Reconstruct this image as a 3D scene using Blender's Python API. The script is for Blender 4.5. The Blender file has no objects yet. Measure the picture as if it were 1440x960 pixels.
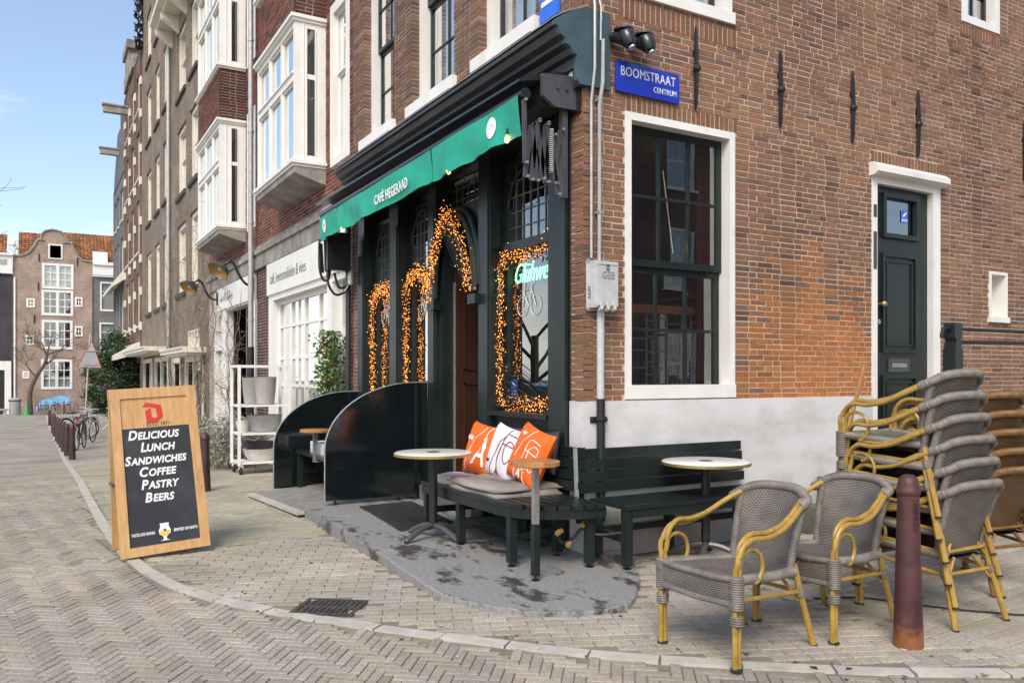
import bpy, bmesh, math, random
from mathutils import Vector, Matrix, Euler
random.seed(7)
R = math.radians
scene = bpy.context.scene
col = scene.collection

# ------------------------------------------------------------------ camera
cam_d = bpy.data.cameras.new('camera')
cam_d.sensor_width = 36.0
cam_d.lens = 28.675
cam_d.shift_y = 47.0 / 1440.0
cam_d.clip_start = 0.05
cam_d.clip_end = 2000
cam = bpy.data.objects.new('camera', cam_d)
cam.location = (-3.5485, -5.0515, 1.4)
cam.rotation_euler = (R(90), 0, R(-30.104))
col.objects.link(cam)
scene.camera = cam

# ------------------------------------------------------------------ world, sun, exposure
SUN_EL, SUN_AZ = 46.0, 222.0          # compass-like azimuth, clockwise from +Y
world = bpy.data.worlds.new('World')
scene.world = world
world.use_nodes = True
wn, wl = world.node_tree.nodes, world.node_tree.links
wn.clear()
w_out = wn.new('ShaderNodeOutputWorld')
w_bg = wn.new('ShaderNodeBackground')
w_sky = wn.new('ShaderNodeTexSky')
w_sky.sky_type = 'NISHITA'
w_sky.sun_disc = False
w_sky.sun_elevation = R(SUN_EL)
w_sky.sun_rotation = R(SUN_AZ)
w_sky.air_density = 1.0
w_sky.dust_density = 1.6
w_sky.ozone_density = 1.4
w_tc = wn.new('ShaderNodeTexCoord')
w_map = wn.new('ShaderNodeMapping')
w_map.inputs['Scale'].default_value = (1.0, 1.0, 2.6)
w_map.inputs['Location'].default_value = (0.0, 0.0, 0.0)
w_noise = wn.new('ShaderNodeTexNoise')
w_noise.inputs['Scale'].default_value = 2.3
w_noise.inputs['Detail'].default_value = 7.0
w_noise.inputs['Roughness'].default_value = 0.55
w_noise.inputs['Distortion'].default_value = 0.3
w_ramp = wn.new('ShaderNodeValToRGB')
w_ramp.color_ramp.elements[0].position = 0.57
w_ramp.color_ramp.elements[1].position = 0.80
w_mix = wn.new('ShaderNodeMixRGB')
w_mix.inputs['Color2'].default_value = (6.6, 6.5, 6.3, 1)
w_ramp.color_ramp.elements[0].color = (.05, .05, .05, 1)
wl.new(w_tc.outputs['Generated'], w_map.inputs['Vector'])
wl.new(w_map.outputs['Vector'], w_noise.inputs['Vector'])
# clouds bank up towards the horizon all the way round, thin out overhead
w_sep = wn.new('ShaderNodeSeparateXYZ'); wl.new(w_tc.outputs['Generated'], w_sep.inputs[0])
w_alt = wn.new('ShaderNodeMapRange'); w_alt.inputs['From Min'].default_value = .05; w_alt.inputs['From Max'].default_value = .30
w_alt.inputs['To Min'].default_value = .27; w_alt.inputs['To Max'].default_value = -.12
wl.new(w_sep.outputs['Z'], w_alt.inputs['Value'])
w_add = wn.new('ShaderNodeMath'); w_add.operation = 'ADD'
wl.new(w_noise.outputs['Fac'], w_add.inputs[0]); wl.new(w_alt.outputs['Result'], w_add.inputs[1])
wl.new(w_add.outputs[0], w_ramp.inputs['Fac'])
wl.new(w_ramp.outputs['Color'], w_mix.inputs['Fac'])
wl.new(w_sky.outputs['Color'], w_mix.inputs['Color1'])
wl.new(w_mix.outputs['Color'], w_bg.inputs['Color'])
wl.new(w_bg.outputs['Background'], w_out.inputs['Surface'])
w_bg.inputs['Strength'].default_value = 0.13

sun_d = bpy.data.lights.new('sun', 'SUN')
sun_d.energy = 1.65
sun_d.angle = R(28)
sun_d.color = (1.0, 0.93, 0.82)
sun = bpy.data.objects.new('sun', sun_d)
az, el = R(SUN_AZ), R(SUN_EL)
sd = Vector((math.sin(az) * math.cos(el), math.cos(az) * math.cos(el), math.sin(el)))
sun.rotation_euler = sd.to_track_quat('Z', 'Y').to_euler()
sun.location = (-8, -8, 14)
col.objects.link(sun)

scene.view_settings.view_transform = 'Standard'
scene.view_settings.look = 'None'
scene.view_settings.exposure = 0.84
scene.view_settings.gamma = 1.0
scene.view_settings.use_curve_mapping = False
try:
    scene.cycles.max_bounces = 6
    scene.cycles.transparent_max_bounces = 12
    scene.cycles.caustics_reflective = False
    scene.cycles.caustics_refractive = False
except Exception:
    pass

# ------------------------------------------------------------------ materials
def lin(c):
    return tuple(((x / 255.0) / 12.92 if x / 255.0 <= 0.04045 else ((x / 255.0 + 0.055) / 1.055) ** 2.4) for x in c)

def new_mat(name):
    m = bpy.data.materials.new(name)
    m.use_nodes = True
    n, l = m.node_tree.nodes, m.node_tree.links
    b = n['Principled BSDF']
    return m, n, l, b

def pm(name, c, rough=0.6, var=0.12, scale=6.0, bump=0.0, bscale=None, metal=0.0, spec=0.5, coat=0.0, stretch=(1, 1, 1), detail=5.0, c2=None, rvar=0.0):
    """principled with noise-mixed colour, noise bump and roughness variation"""
    m, n, l, b = new_mat(name)
    tc = n.new('ShaderNodeTexCoord'); mp = n.new('ShaderNodeMapping'); no = n.new('ShaderNodeTexNoise')
    mp.inputs['Scale'].default_value = stretch
    no.inputs['Scale'].default_value = scale; no.inputs['Detail'].default_value = detail
    no.inputs['Roughness'].default_value = 0.6
    l.new(tc.outputs['Object'], mp.inputs['Vector']); l.new(mp.outputs['Vector'], no.inputs['Vector'])
    mr = n.new('ShaderNodeMapRange')
    mr.inputs['From Min'].default_value = 0.3; mr.inputs['From Max'].default_value = 0.7
    l.new(no.outputs['Fac'], mr.inputs['Value'])
    mx = n.new('ShaderNodeMixRGB')
    a = tuple(max(0, x * (1 - var)) for x in c); d = tuple(min(1, x * (1 + var)) for x in c)
    if c2: a, d = c, c2
    mx.inputs['Color1'].default_value = (*a, 1); mx.inputs['Color2'].default_value = (*d, 1)
    l.new(mr.outputs['Result'], mx.inputs['Fac']); l.new(mx.outputs['Color'], b.inputs['Base Color'])
    b.inputs['Roughness'].default_value = rough; b.inputs['Metallic'].default_value = metal
    b.inputs['Specular IOR Level'].default_value = spec
    if coat:
        b.inputs['Coat Weight'].default_value = coat; b.inputs['Coat Roughness'].default_value = 0.08
    if rvar:
        r2 = n.new('ShaderNodeMapRange'); r2.inputs['To Min'].default_value = max(0.02, rough - rvar); r2.inputs['To Max'].default_value = min(1, rough + rvar)
        l.new(no.outputs['Fac'], r2.inputs['Value']); l.new(r2.outputs['Result'], b.inputs['Roughness'])
    if bump:
        nb = n.new('ShaderNodeTexNoise'); nb.inputs['Scale'].default_value = bscale or scale * 6; nb.inputs['Detail'].default_value = 4
        l.new(mp.outputs['Vector'], nb.inputs['Vector'])
        bp = n.new('ShaderNodeBump'); bp.inputs['Strength'].default_value = min(1, bump); bp.inputs['Distance'].default_value = 0.01
        l.new(nb.outputs['Fac'], bp.inputs['Height']); l.new(bp.outputs['Normal'], b.inputs['Normal'])
    return m

def piece_mat(name, rough=0.85, bump=0.5, bscale=70, blotch=0.35, bl_scale=1.6, speck=0.25, moss=None):
    """bricks and pavers: colour attribute Col, broken up by noise"""
    m, n, l, b = new_mat(name)
    at = n.new('ShaderNodeAttribute'); at.attribute_name = 'Col'
    geo = n.new('ShaderNodeNewGeometry')
    n1 = n.new('ShaderNodeTexNoise'); n1.inputs['Scale'].default_value = bl_scale; n1.inputs['Detail'].default_value = 4
    n2 = n.new('ShaderNodeTexNoise'); n2.inputs['Scale'].default_value = bscale; n2.inputs['Detail'].default_value = 5
    l.new(geo.outputs['Position'], n1.inputs['Vector']); l.new(geo.outputs['Position'], n2.inputs['Vector'])
    r1 = n.new('ShaderNodeMapRange'); r1.inputs['From Min'].default_value = .3; r1.inputs['From Max'].default_value = .7
    r1.inputs['To Min'].default_value = 1 - blotch; r1.inputs['To Max'].default_value = 1 + blotch
    r2 = n.new('ShaderNodeMapRange'); r2.inputs['From Min'].default_value = .3; r2.inputs['From Max'].default_value = .7
    r2.inputs['To Min'].default_value = 1 - speck; r2.inputs['To Max'].default_value = 1 + speck
    l.new(n1.outputs['Fac'], r1.inputs['Value']); l.new(n2.outputs['Fac'], r2.inputs['Value'])
    mu = n.new('ShaderNodeMath'); mu.operation = 'MULTIPLY'
    l.new(r1.outputs['Result'], mu.inputs[0]); l.new(r2.outputs['Result'], mu.inputs[1])
    vm = n.new('ShaderNodeVectorMath'); vm.operation = 'SCALE'
    l.new(at.outputs['Color'], vm.inputs[0]); l.new(mu.outputs['Value'], vm.inputs['Scale'])
    l.new(vm.outputs['Vector'], b.inputs['Base Color'])
    if moss:
        n3 = n.new('ShaderNodeTexNoise'); n3.inputs['Scale'].default_value = 1.1; n3.inputs['Detail'].default_value = 6; n3.inputs['Roughness'].default_value = .7
        l.new(geo.outputs['Position'], n3.inputs['Vector'])
        r3 = n.new('ShaderNodeMapRange'); r3.inputs['From Min'].default_value = .5; r3.inputs['From Max'].default_value = .72; r3.inputs['To Max'].default_value = .55
        l.new(n3.outputs['Fac'], r3.inputs['Value'])
        mm = n.new('ShaderNodeMixRGB'); mm.inputs['Color2'].default_value = (*moss, 1); l.new(r3.outputs[0], mm.inputs['Fac']); l.new(vm.outputs['Vector'], mm.inputs['Color1']); l.new(mm.outputs[0], b.inputs['Base Color'])
    b.inputs['Roughness'].default_value = rough; b.inputs['Specular IOR Level'].default_value = 0.3
    bp = n.new('ShaderNodeBump'); bp.inputs['Strength'].default_value = bump; bp.inputs['Distance'].default_value = 0.006
    l.new(n2.outputs['Fac'], bp.inputs['Height']); l.new(bp.outputs['Normal'], b.inputs['Normal'])
    return m

def far_brick_mat(name, c, mortar, bw=0.21, bh=0.055, axis='A', var=0.25, msize=0.012):
    """wall brick for surfaces too far to pick bricks apart"""
    m, n, l, b = new_mat(name)
    geo = n.new('ShaderNodeNewGeometry'); sx = n.new('ShaderNodeSeparateXYZ'); cx = n.new('ShaderNodeCombineXYZ')
    l.new(geo.outputs['Position'], sx.inputs[0])
    ad = n.new('ShaderNodeMath'); ad.operation = 'ADD'
    l.new(sx.outputs['X'], ad.inputs[0]); l.new(sx.outputs['Y'], ad.inputs[1])
    l.new(ad.outputs[0], cx.inputs['X']); l.new(sx.outputs['Z'], cx.inputs['Y'])
    br = n.new('ShaderNodeTexBrick')
    br.inputs['Color1'].default_value = (*[x * (1 - var) for x in c], 1); br.inputs['Color2'].default_value = (*[min(1, x * (1 + var)) for x in c], 1)
    br.inputs['Mortar'].default_value = (*mortar, 1); br.inputs['Scale'].default_value = 1.0
    br.inputs['Brick Width'].default_value = bw; br.inputs['Row Height'].default_value = bh; br.inputs['Mortar Size'].default_value = msize
    br.inputs['Mortar Smooth'].default_value = 0.3
    l.new(cx.outputs[0], br.inputs['Vector'])
    no = n.new('ShaderNodeTexNoise'); no.inputs['Scale'].default_value = 0.9; no.inputs['Detail'].default_value = 6
    l.new(geo.outputs['Position'], no.inputs['Vector'])
    mr = n.new('ShaderNodeMapRange'); mr.inputs['From Min'].default_value = .3; mr.inputs['From Max'].default_value = .7
    mr.inputs['To Min'].default_value = .72; mr.inputs['To Max'].default_value = 1.25
    l.new(no.outputs['Fac'], mr.inputs['Value'])
    vm = n.new('ShaderNodeVectorMath'); vm.operation = 'SCALE'
    l.new(br.outputs['Color'], vm.inputs[0]); l.new(mr.outputs['Result'], vm.inputs['Scale'])
    l.new(vm.outputs['Vector'], b.inputs['Base Color'])
    b.inputs['Roughness'].default_value = 0.9; b.inputs['Specular IOR Level'].default_value = 0.25
    bp = n.new('ShaderNodeBump'); bp.inputs['Strength'].default_value = .5; bp.inputs['Distance'].default_value = 0.01; bp.invert = True
    l.new(br.outputs['Fac'], bp.inputs['Height']); l.new(bp.outputs['Normal'], b.inputs['Normal'])
    return m

def glass_mat(name, tint=(0.8, 0.84, 0.83), boost=5.0, base=0.24, wav=0.0):
    m = bpy.data.materials.new(name); m.use_nodes = True
    n, l = m.node_tree.nodes, m.node_tree.links
    n.clear()
    o = n.new('ShaderNodeOutputMaterial'); mx = n.new('ShaderNodeMixShader')
    tr = n.new('ShaderNodeBsdfTransparent'); gl = n.new('ShaderNodeBsdfGlossy'); fr = n.new('ShaderNodeLayerWeight')
    tr.inputs['Color'].default_value = (*tint, 1); gl.inputs['Roughness'].default_value = 0.0
    gl.inputs['Color'].default_value = (.95, .97, .96, 1)
    fr.inputs['Blend'].default_value = 0.5
    pw = n.new('ShaderNodeMath'); pw.operation = 'POWER'; pw.inputs[1].default_value = 5.0; l.new(fr.outputs['Facing'], pw.inputs[0])
    ma = n.new('ShaderNodeMath'); ma.operation = 'MULTIPLY_ADD'; ma.use_clamp = True
    ma.inputs[1].default_value = boost; ma.inputs[2].default_value = base
    l.new(pw.outputs[0], ma.inputs[0]); l.new(ma.outputs[0], mx.inputs['Fac'])
    l.new(tr.outputs[0], mx.inputs[1]); l.new(gl.outputs[0], mx.inputs[2]); l.new(mx.outputs[0], o.inputs['Surface'])
    if wav:
        tc = n.new('ShaderNodeTexCoord'); no = n.new('ShaderNodeTexNoise'); no.inputs['Scale'].default_value = 2.2; no.inputs['Detail'].default_value = 1
        bp = n.new('ShaderNodeBump'); bp.inputs['Strength'].default_value = wav; bp.inputs['Distance'].default_value = 0.02
        l.new(tc.outputs['Object'], no.inputs['Vector']); l.new(no.outputs['Fac'], bp.inputs['Height'])
        l.new(bp.outputs[0], gl.inputs['Normal']); l.new(bp.outputs[0], fr.inputs['Normal'])
    return m

def emit_mat(name, c, s):
    m, n, l, b = new_mat(name)
    b.inputs['Base Color'].default_value = (*c, 1)
    b.inputs['Emission Color'].default_value = (*c, 1); b.inputs['Emission Strength'].default_value = s
    return m

def wood_mat(name, c, c2, rough=0.55, scale=3.0, stretch=(14, 14, 1), bump=0.15, coat=0.0):
    return pm(name, c, rough, scale=scale, stretch=stretch, c2=c2, bump=bump, bscale=scale * 3, coat=coat, detail=7)

def weave_mat(name, c_hi, c_lo, sx=26.0, sy=58.0):
    """woven strands in the surface's own uv-like object coordinates"""
    m, n, l, b = new_mat(name)
    uv = n.new('ShaderNodeUVMap'); uv.uv_map = 'UVMap'
    sp = n.new('ShaderNodeSeparateXYZ'); l.new(uv.outputs[0], sp.inputs[0])
    def mth(op, a=None, v=None):
        q = n.new('ShaderNodeMath'); q.operation = op
        if a is not None: l.new(a, q.inputs[0])
        if v is not None:
            if hasattr(v, 'is_linked'): l.new(v, q.inputs[1])
            else: q.inputs[1].default_value = v
        return q.outputs[0]
    u = mth('MULTIPLY', sp.outputs[0], sx * 2); v = mth('MULTIPLY', sp.outputs[1], sy * 2)
    row = mth('FLOOR', v); par = mth('MULTIPLY', row, 0.5)
    us = mth('ADD', u, par)
    wu = mth('SINE', mth('MULTIPLY', us, 2 * math.pi))
    fv = mth('FRACT', v)
    wv = mth('SINE', mth('MULTIPLY', fv, math.pi))
    h = mth('MULTIPLY', mth('MULTIPLY_ADD', wu, 0.35), wv)
    # MULTIPLY_ADD third input
    for q in n:
        if q.type == 'MATH' and q.operation == 'MULTIPLY_ADD': q.inputs[2].default_value = 0.62
    no = n.new('ShaderNodeTexNoise'); no.inputs['Scale'].default_value = 9.0; no.inputs['Detail'].default_value = 5
    tc = n.new('ShaderNodeTexCoord'); l.new(tc.outputs['Object'], no.inputs['Vector'])
    hh = mth('MULTIPLY', h, mth('ADD', mth('MULTIPLY', no.outputs['Fac'], 1.7), 0.2))
    mx = n.new('ShaderNodeMixRGB'); l.new(hh, mx.inputs['Fac'])
    mx.inputs['Color1'].default_value = (*c_lo, 1); mx.inputs['Color2'].default_value = (*c_hi, 1)
    l.new(mx.outputs[0], b.inputs['Base Color'])
    b.inputs['Roughness'].default_value = 0.55
    bp = n.new('ShaderNodeBump'); bp.inputs['Strength'].default_value = 0.9; bp.inputs['Distance'].default_value = 0.004
    l.new(h, bp.inputs['Height']); l.new(bp.outputs[0], b.inputs['Normal'])
    return m

M = {}
M['brick'] = piece_mat('brick_faces', blotch=.22, bl_scale=0.7, speck=.3, bscale=60)
M['paver'] = piece_mat('paver_faces', rough=.8, blotch=.20, bl_scale=0.9, speck=.30, bscale=85, bump=.7, moss=(.24, .215, .13))
M['mortar'] = pm('lime_mortar', (.50, .41, .315), .95, .2, 5, bump=.3, bscale=90)
M['mortar_d'] = pm('grey_mortar', (.38, .33, .275), .95, .25, 5, bump=.3, bscale=90)
M['joint'] = pm('sandy_joint', (.225, .19, .14), .95, .3, 3, bump=.5, bscale=120)
M['white'] = pm('white_paint', (.80, .775, .72), .42, .06, 2.5, bump=.04, bscale=30)
M['cream'] = pm('cream_paint', (.74, .69, .58), .45, .07, 2.5, bump=.04, bscale=30)
M['green'] = pm('bottle_green_paint', (.013, .020, .019), .36, .25, 3, bump=.03, bscale=12, coat=.08, rvar=.08, spec=.35)
M['blackp'] = pm('black_paint', (.014, .016, .017), .3, .25, 3, coat=.25, rvar=.1)
M['blackw'] = pm('weathered_black_lead', (.035, .034, .033), .5, .5, 5, bump=.25, bscale=30, stretch=(1, .4, 2))
M['teal'] = pm('faded_teal_paint', (.05, .085, .10), .5, .3, 5, bump=.2, bscale=25)
M['plinth'] = pm('grey_plaster', (.66, .645, .63), .75, .09, 1.6, bump=.16, bscale=11)
M['stone'] = pm('grey_stone', (.30, .27, .235), .85, .35, 3, bump=.3, bscale=40)
M['slab'] = pm('bluestone', (.245, .237, .225), .7, .22, 45, bump=.5, bscale=60)
M['stepst'] = pm('worn_step_stone', (.115, .108, .095), .8, .35, 4, bump=.4, bscale=40)
M['glass'] = glass_mat('window_glass', wav=.03)
M['glass_up'] = glass_mat('upper_window_glass', boost=6.0, base=.24, wav=.05)
M['glass_far'] = glass_mat('far_window_glass', boost=6.0, base=.22)
M['curtain'] = pm('white_curtain', (.72, .70, .66), .9, .12, 3, stretch=(8, 8, .3))
M['dark_room'] = pm('dark_interior', (.035, .028, .024), .8, .3, 2)
M['awning'] = pm('green_canvas', (.013, .37, .245), .62, .12, 4, bump=.12, bscale=18)
M['whitecloth'] = pm('white_print', (.82, .82, .80), .7, .05, 5)
M['anthr'] = pm('anthracite_metal', (.085, .085, .092), .38, .15, 8, metal=.25)
M['steel'] = pm('brushed_steel', (.42, .42, .41), .42, .2, 20, metal=.7)
M['galv'] = pm('galvanised_pipe', (.44, .44, .43), .5, .15, 12, metal=.4)
M['lead'] = pm('cast_grey_paint', (.50, .50, .49), .45, .12, 14, bump=.08)
M['iron'] = pm('black_iron', (.014, .014, .015), .42, .3, 12, bump=.3, bscale=60)
M['doorw'] = wood_mat('dark_brown_door_wood', (.032, .013, .007), (.062, .025, .013), .4, coat=.15)
M['boardw'] = wood_mat('varnished_pine', (.50, .27, .10), (.66, .40, .17), .42, scale=2.2, coat=.15)
M['topw'] = wood_mat('warm_tabletop_wood', (.30, .13, .04), (.52, .26, .09), .35, coat=.2)
M['slate'] = pm('chalkboard_slate', (.028, .030, .036), .5, .2, 2, rvar=.1)
M['red'] = pm('red_print', (.62, .035, .022), .5, .08, 6)
M['brown_ink'] = pm('brown_ink', (.11, .06, .03), .6, .1, 8)
M['bamboo'] = pm('bamboo_look_tube', (.38, .235, .048), .36, .25, 9, coat=.15)
M['bamboo2'] = pm('brown_cane_tube', (.20, .105, .032), .38, .3, 14)
M['foot'] = pm('black_rubber', (.02, .02, .02), .7, .2, 8)
M['wrap'] = pm('grey_wicker_wrap', (.175, .152, .13), .5, .4, 11)
M['wrap2'] = pm('amber_wicker_wrap', (.17, .085, .024), .45, .4, 11)
M['weave'] = weave_mat('grey_wicker_weave', (.31, .27, .232), (.016, .0135, .012))
M['weave2'] = weave_mat('brown_wicker_weave', (.22, .115, .04), (.03, .015, .007))
M['boll'] = pm('oxblood_bollard_paint', (.072, .024, .025), .55, .4, 6, bump=.25, bscale=30, rvar=.12)
M['boll2'] = pm('worn_brown_bollard_paint', (.050, .024, .022), .5, .4, 5, bump=.15, bscale=30)
M['rust'] = pm('rust', (.25, .085, .025), .9, .5, 14, bump=.4)
M['orange'] = pm('orange_fabric', (.78, .125, .008), .75, .08, 6, bump=.15, bscale=60)
M['pillow_w'] = pm('white_fabric', (.70, .68, .70), .8, .06, 6, bump=.15, bscale=60)
M['maroon'] = pm('maroon_print', (.22, .03, .05), .7, .1, 6)
M['navy'] = pm('dark_navy_fabric', (.03, .035, .05), .7, .3, 6)
M['pad'] = pm('worn_grey_seat_pad', (.15, .125, .105), .9, .3, 5, bump=.3, bscale=40, c2=(.34, .30, .265), stretch=(1, .35, 1))
M['pad_l'] = pm('pale_seat_pad', (.70, .68, .64), .9, .12, 5, bump=.3, bscale=40)
M['tabletop'] = pm('cream_laminate', (.74, .72, .66), .25, .05, 4)
M['brass'] = pm('brass_edge', (.45, .33, .12), .35, .15, 10, metal=.7)
M['sign_blue'] = pm('blue_enamel', (.012, .035, .42), .22, .08, 4, coat=.4)
M['sticker'] = pm('blue_sticker', (.03, .16, .72), .4, .05, 6)
M['mat'] = pm('rubber_mat', (.035, .033, .032), .8, .4, 8)
M['drain'] = pm('cast_iron_drain', (.085, .075, .065), .6, .5, 12, metal=.4, bump=.3)
M['ribbed'] = pm('ribbed_steel', (.34, .32, .29), .55, .2, 6, metal=.2)
M['kerb'] = pm('pale_kerb_stone', (.455, .425, .37), .8, .2, 5, bump=.4, bscale=60)
M['leaf'] = pm('laurel_leaf', (.018, .042, .012), .4, .5, 2.5, c2=(.055, .10, .028))
M['leaf_g'] = pm('grey_green_leaf', (.16, .17, .13), .6, .3, 3, c2=(.36, .37, .30))
M['leaf_ivy'] = pm('ivy_leaf', (.03, .085, .015), .4, .4, 4, c2=(.11, .19, .035))
M['leaf_y'] = pm('young_yellow_leaf', (.28, .27, .07), .6, .3, 4)
M['bark'] = pm('brown_bark', (.10, .075, .055), .9, .35, 6, bump=.5, bscale=40, stretch=(1, 1, .3))
M['twig'] = pm('pale_twig', (.20, .155, .115), .9, .3, 6)
M['twig_d'] = pm('dark_twig', (.045, .037, .032), .9, .3, 6)
M['rooftile'] = pm('orange_roof_tile', (.36, .135, .042), .8, .35, 3)
M['terra'] = pm('grey_pot_clay', (.36, .335, .30), .85, .12, 4, bump=.1)
M['zinc'] = pm('zinc_tub', (.33, .33, .32), .45, .2, 5, metal=.4)
M['potw'] = pm('pale_glazed_pot', (.62, .58, .52), .4, .1, 4)
M['cone'] = pm('green_cone_plastic', (.02, .42, .06), .5, .1, 5)
M['tarp'] = pm('blue_tarpaulin', (.14, .38, .62), .5, .15, 3, bump=.3, bscale=8)
M['bulb'] = emit_mat('warm_fairy_light', (1.0, .30, .05), 4.2)
M['lampbulb'] = emit_mat('warm_lamp', (1.0, .42, .10), 6.0)
M['flame'] = emit_mat('candle_flame', (1.0, .62, .25), 14.0)
M['neon'] = emit_mat('green_neon', (.14, 1.0, .46), 3.2)
M['redcurt'] = pm('red_curtain', (.065, .006, .010), .85, .25, 3, stretch=(10, 10, .3))
M['mahog'] = wood_mat('reddish_rail_wood', (.16, .055, .025), (.26, .10, .05), .4)
M['lamp_in'] = pm('brass_lamp_inside', (.50, .30, .10), .4, .1, 6, metal=.3)
M['lamp_out'] = pm('dark_grey_enamel', (.045, .045, .045), .35, .3, 8, coat=.2)
M['lead_came'] = pm('lead_came', (.17, .17, .165), .5, .2, 10, metal=.3)
M['signbk'] = pm('grey_sign_back', (.38, .39, .40), .5, .1, 5)
M['tyre'] = pm('black_tyre', (.018, .018, .018), .75, .2, 8)
M['chrome'] = pm('bike_chrome', (.55, .55, .55), .25, .1, 8, metal=.9)
M['beer'] = pm('beer_yellow', (.75, .55, .06), .5, .05, 5)
M['redpaint'] = pm('red_bike_paint', (.55, .02, .015), .35, .1, 5)
M['greytxt'] = pm('dark_grey_lettering', (.09, .085, .08), .6, .1, 5)
M['brown_b'] = far_brick_mat('far_brown_brick', (.205, .152, .112), (.245, .205, .165))
M['dark_b'] = far_brick_mat('far_dark_brick', (.135, .075, .05), (.22, .17, .14))
M['gable_b'] = far_brick_mat('far_gable_brick', (.35, .235, .17), (.38, .31, .26))  # brick colour lifted paler to stand in for slight distance haze
M['grey_b'] = far_brick_mat('far_grey_brick', (.17, .15, .145), (.20, .185, .18))
M['red_b'] = far_brick_mat('far_red_brick', (.20, .052, .032), (.24, .15, .12))
M['black_b'] = far_brick_mat('far_black_brick', (.055, .052, .058), (.075, .07, .072))
M['darkstone'] = pm('dark_grey_gable_paint', (.11, .11, .115), .7, .2, 3)
M['sill_d'] = pm('dark_sill_stone', (.06, .055, .05), .8, .2, 6)

def grime(m, c, scale, lo, hi, amount, stretch=(1, 1, 1), zmax=None):
    """blotchy stain mixed over a material's colour"""
    n, l = m.node_tree.nodes, m.node_tree.links; b = n['Principled BSDF']
    geo = n.new('ShaderNodeNewGeometry'); mp = n.new('ShaderNodeMapping'); mp.inputs['Scale'].default_value = stretch; no = n.new('ShaderNodeTexNoise')
    no.inputs['Scale'].default_value = scale; no.inputs['Detail'].default_value = 8; no.inputs['Roughness'].default_value = .68
    l.new(geo.outputs['Position'], mp.inputs[0]); l.new(mp.outputs[0], no.inputs['Vector'])
    src = no.outputs['Fac']
    if zmax is not None:
        sx = n.new('ShaderNodeSeparateXYZ'); l.new(geo.outputs['Position'], sx.inputs[0])
        ma = n.new('ShaderNodeMath'); ma.operation = 'MULTIPLY_ADD'; ma.inputs[1].default_value = -.55 / zmax; l.new(sx.outputs['Z'], ma.inputs[0]); l.new(src, ma.inputs[2]); src = ma.outputs[0]
    r = n.new('ShaderNodeMapRange'); r.inputs['From Min'].default_value = lo; r.inputs['From Max'].default_value = hi; r.inputs['To Max'].default_value = amount
    l.new(src, r.inputs['Value'])
    old = b.inputs['Base Color'].links[0].from_socket; mx = n.new('ShaderNodeMixRGB'); mx.inputs['Color2'].default_value = (*c, 1)
    l.new(r.outputs[0], mx.inputs['Fac']); l.new(old, mx.inputs['Color1']); l.new(mx.outputs[0], b.inputs['Base Color'])
grime(M['plinth'], (.30, .27, .22), 3.2, .18, .52, .75, (1, 1, .8), zmax=.9)
grime(M['plinth'], (.42, .40, .37), 1.1, .47, .66, .6, (1, 1, 2.5))
grime(M['awning'], (.006, .16, .11), 2.0, .5, .75, .5, (1, 1, .5))
grime(M['boardw'], (.24, .12, .04), 9, .58, .72, .5, (1, 1, .3))
grime(M['slate'], (.07, .07, .075), 2.5, .5, .7, .6)
grime(M['green_dummy'] if 'green_dummy' in M else M['white'], (.50, .46, .38), 3.0, .56, .74, .45, (1, 1, .35))

grime(M['bamboo'], (.16, .085, .02), 26, .52, .70, .7, (1, 1, .6))
grime(M['bamboo2'], (.08, .04, .014), 26, .5, .70, .7)
grime(M['stone'], (.11, .10, .085), 2.6, .48, .66, .7, (1, 1, .5))
grime(M['green'], (.045, .05, .046), 7.0, .56, .78, .5)

# ------------------------------------------------------------------ mesh helpers
OFF = {}
def FA(u, w, z): return (-w, u, z)            # street facade: u runs up the street, w out of the wall
def FB(u, w, z): return (u, -w, z)            # side-street facade
def catmull(pts, n=6):
    P = [Vector(p) for p in pts]; out = []
    for i in range(len(P) - 1):
        p0 = P[max(i - 1, 0)]; p1 = P[i]; p2 = P[i + 1]; p3 = P[min(i + 2, len(P) - 1)]
        for k in range(n):
            t = k / n
            out.append(0.5 * ((2 * p1) + (-p0 + p2) * t + (2 * p0 - 5 * p1 + 4 * p2 - p3) * t * t + (-p0 + 3 * p1 - 3 * p2 + p3) * t ** 3))
    out.append(P[-1]); return out

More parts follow.
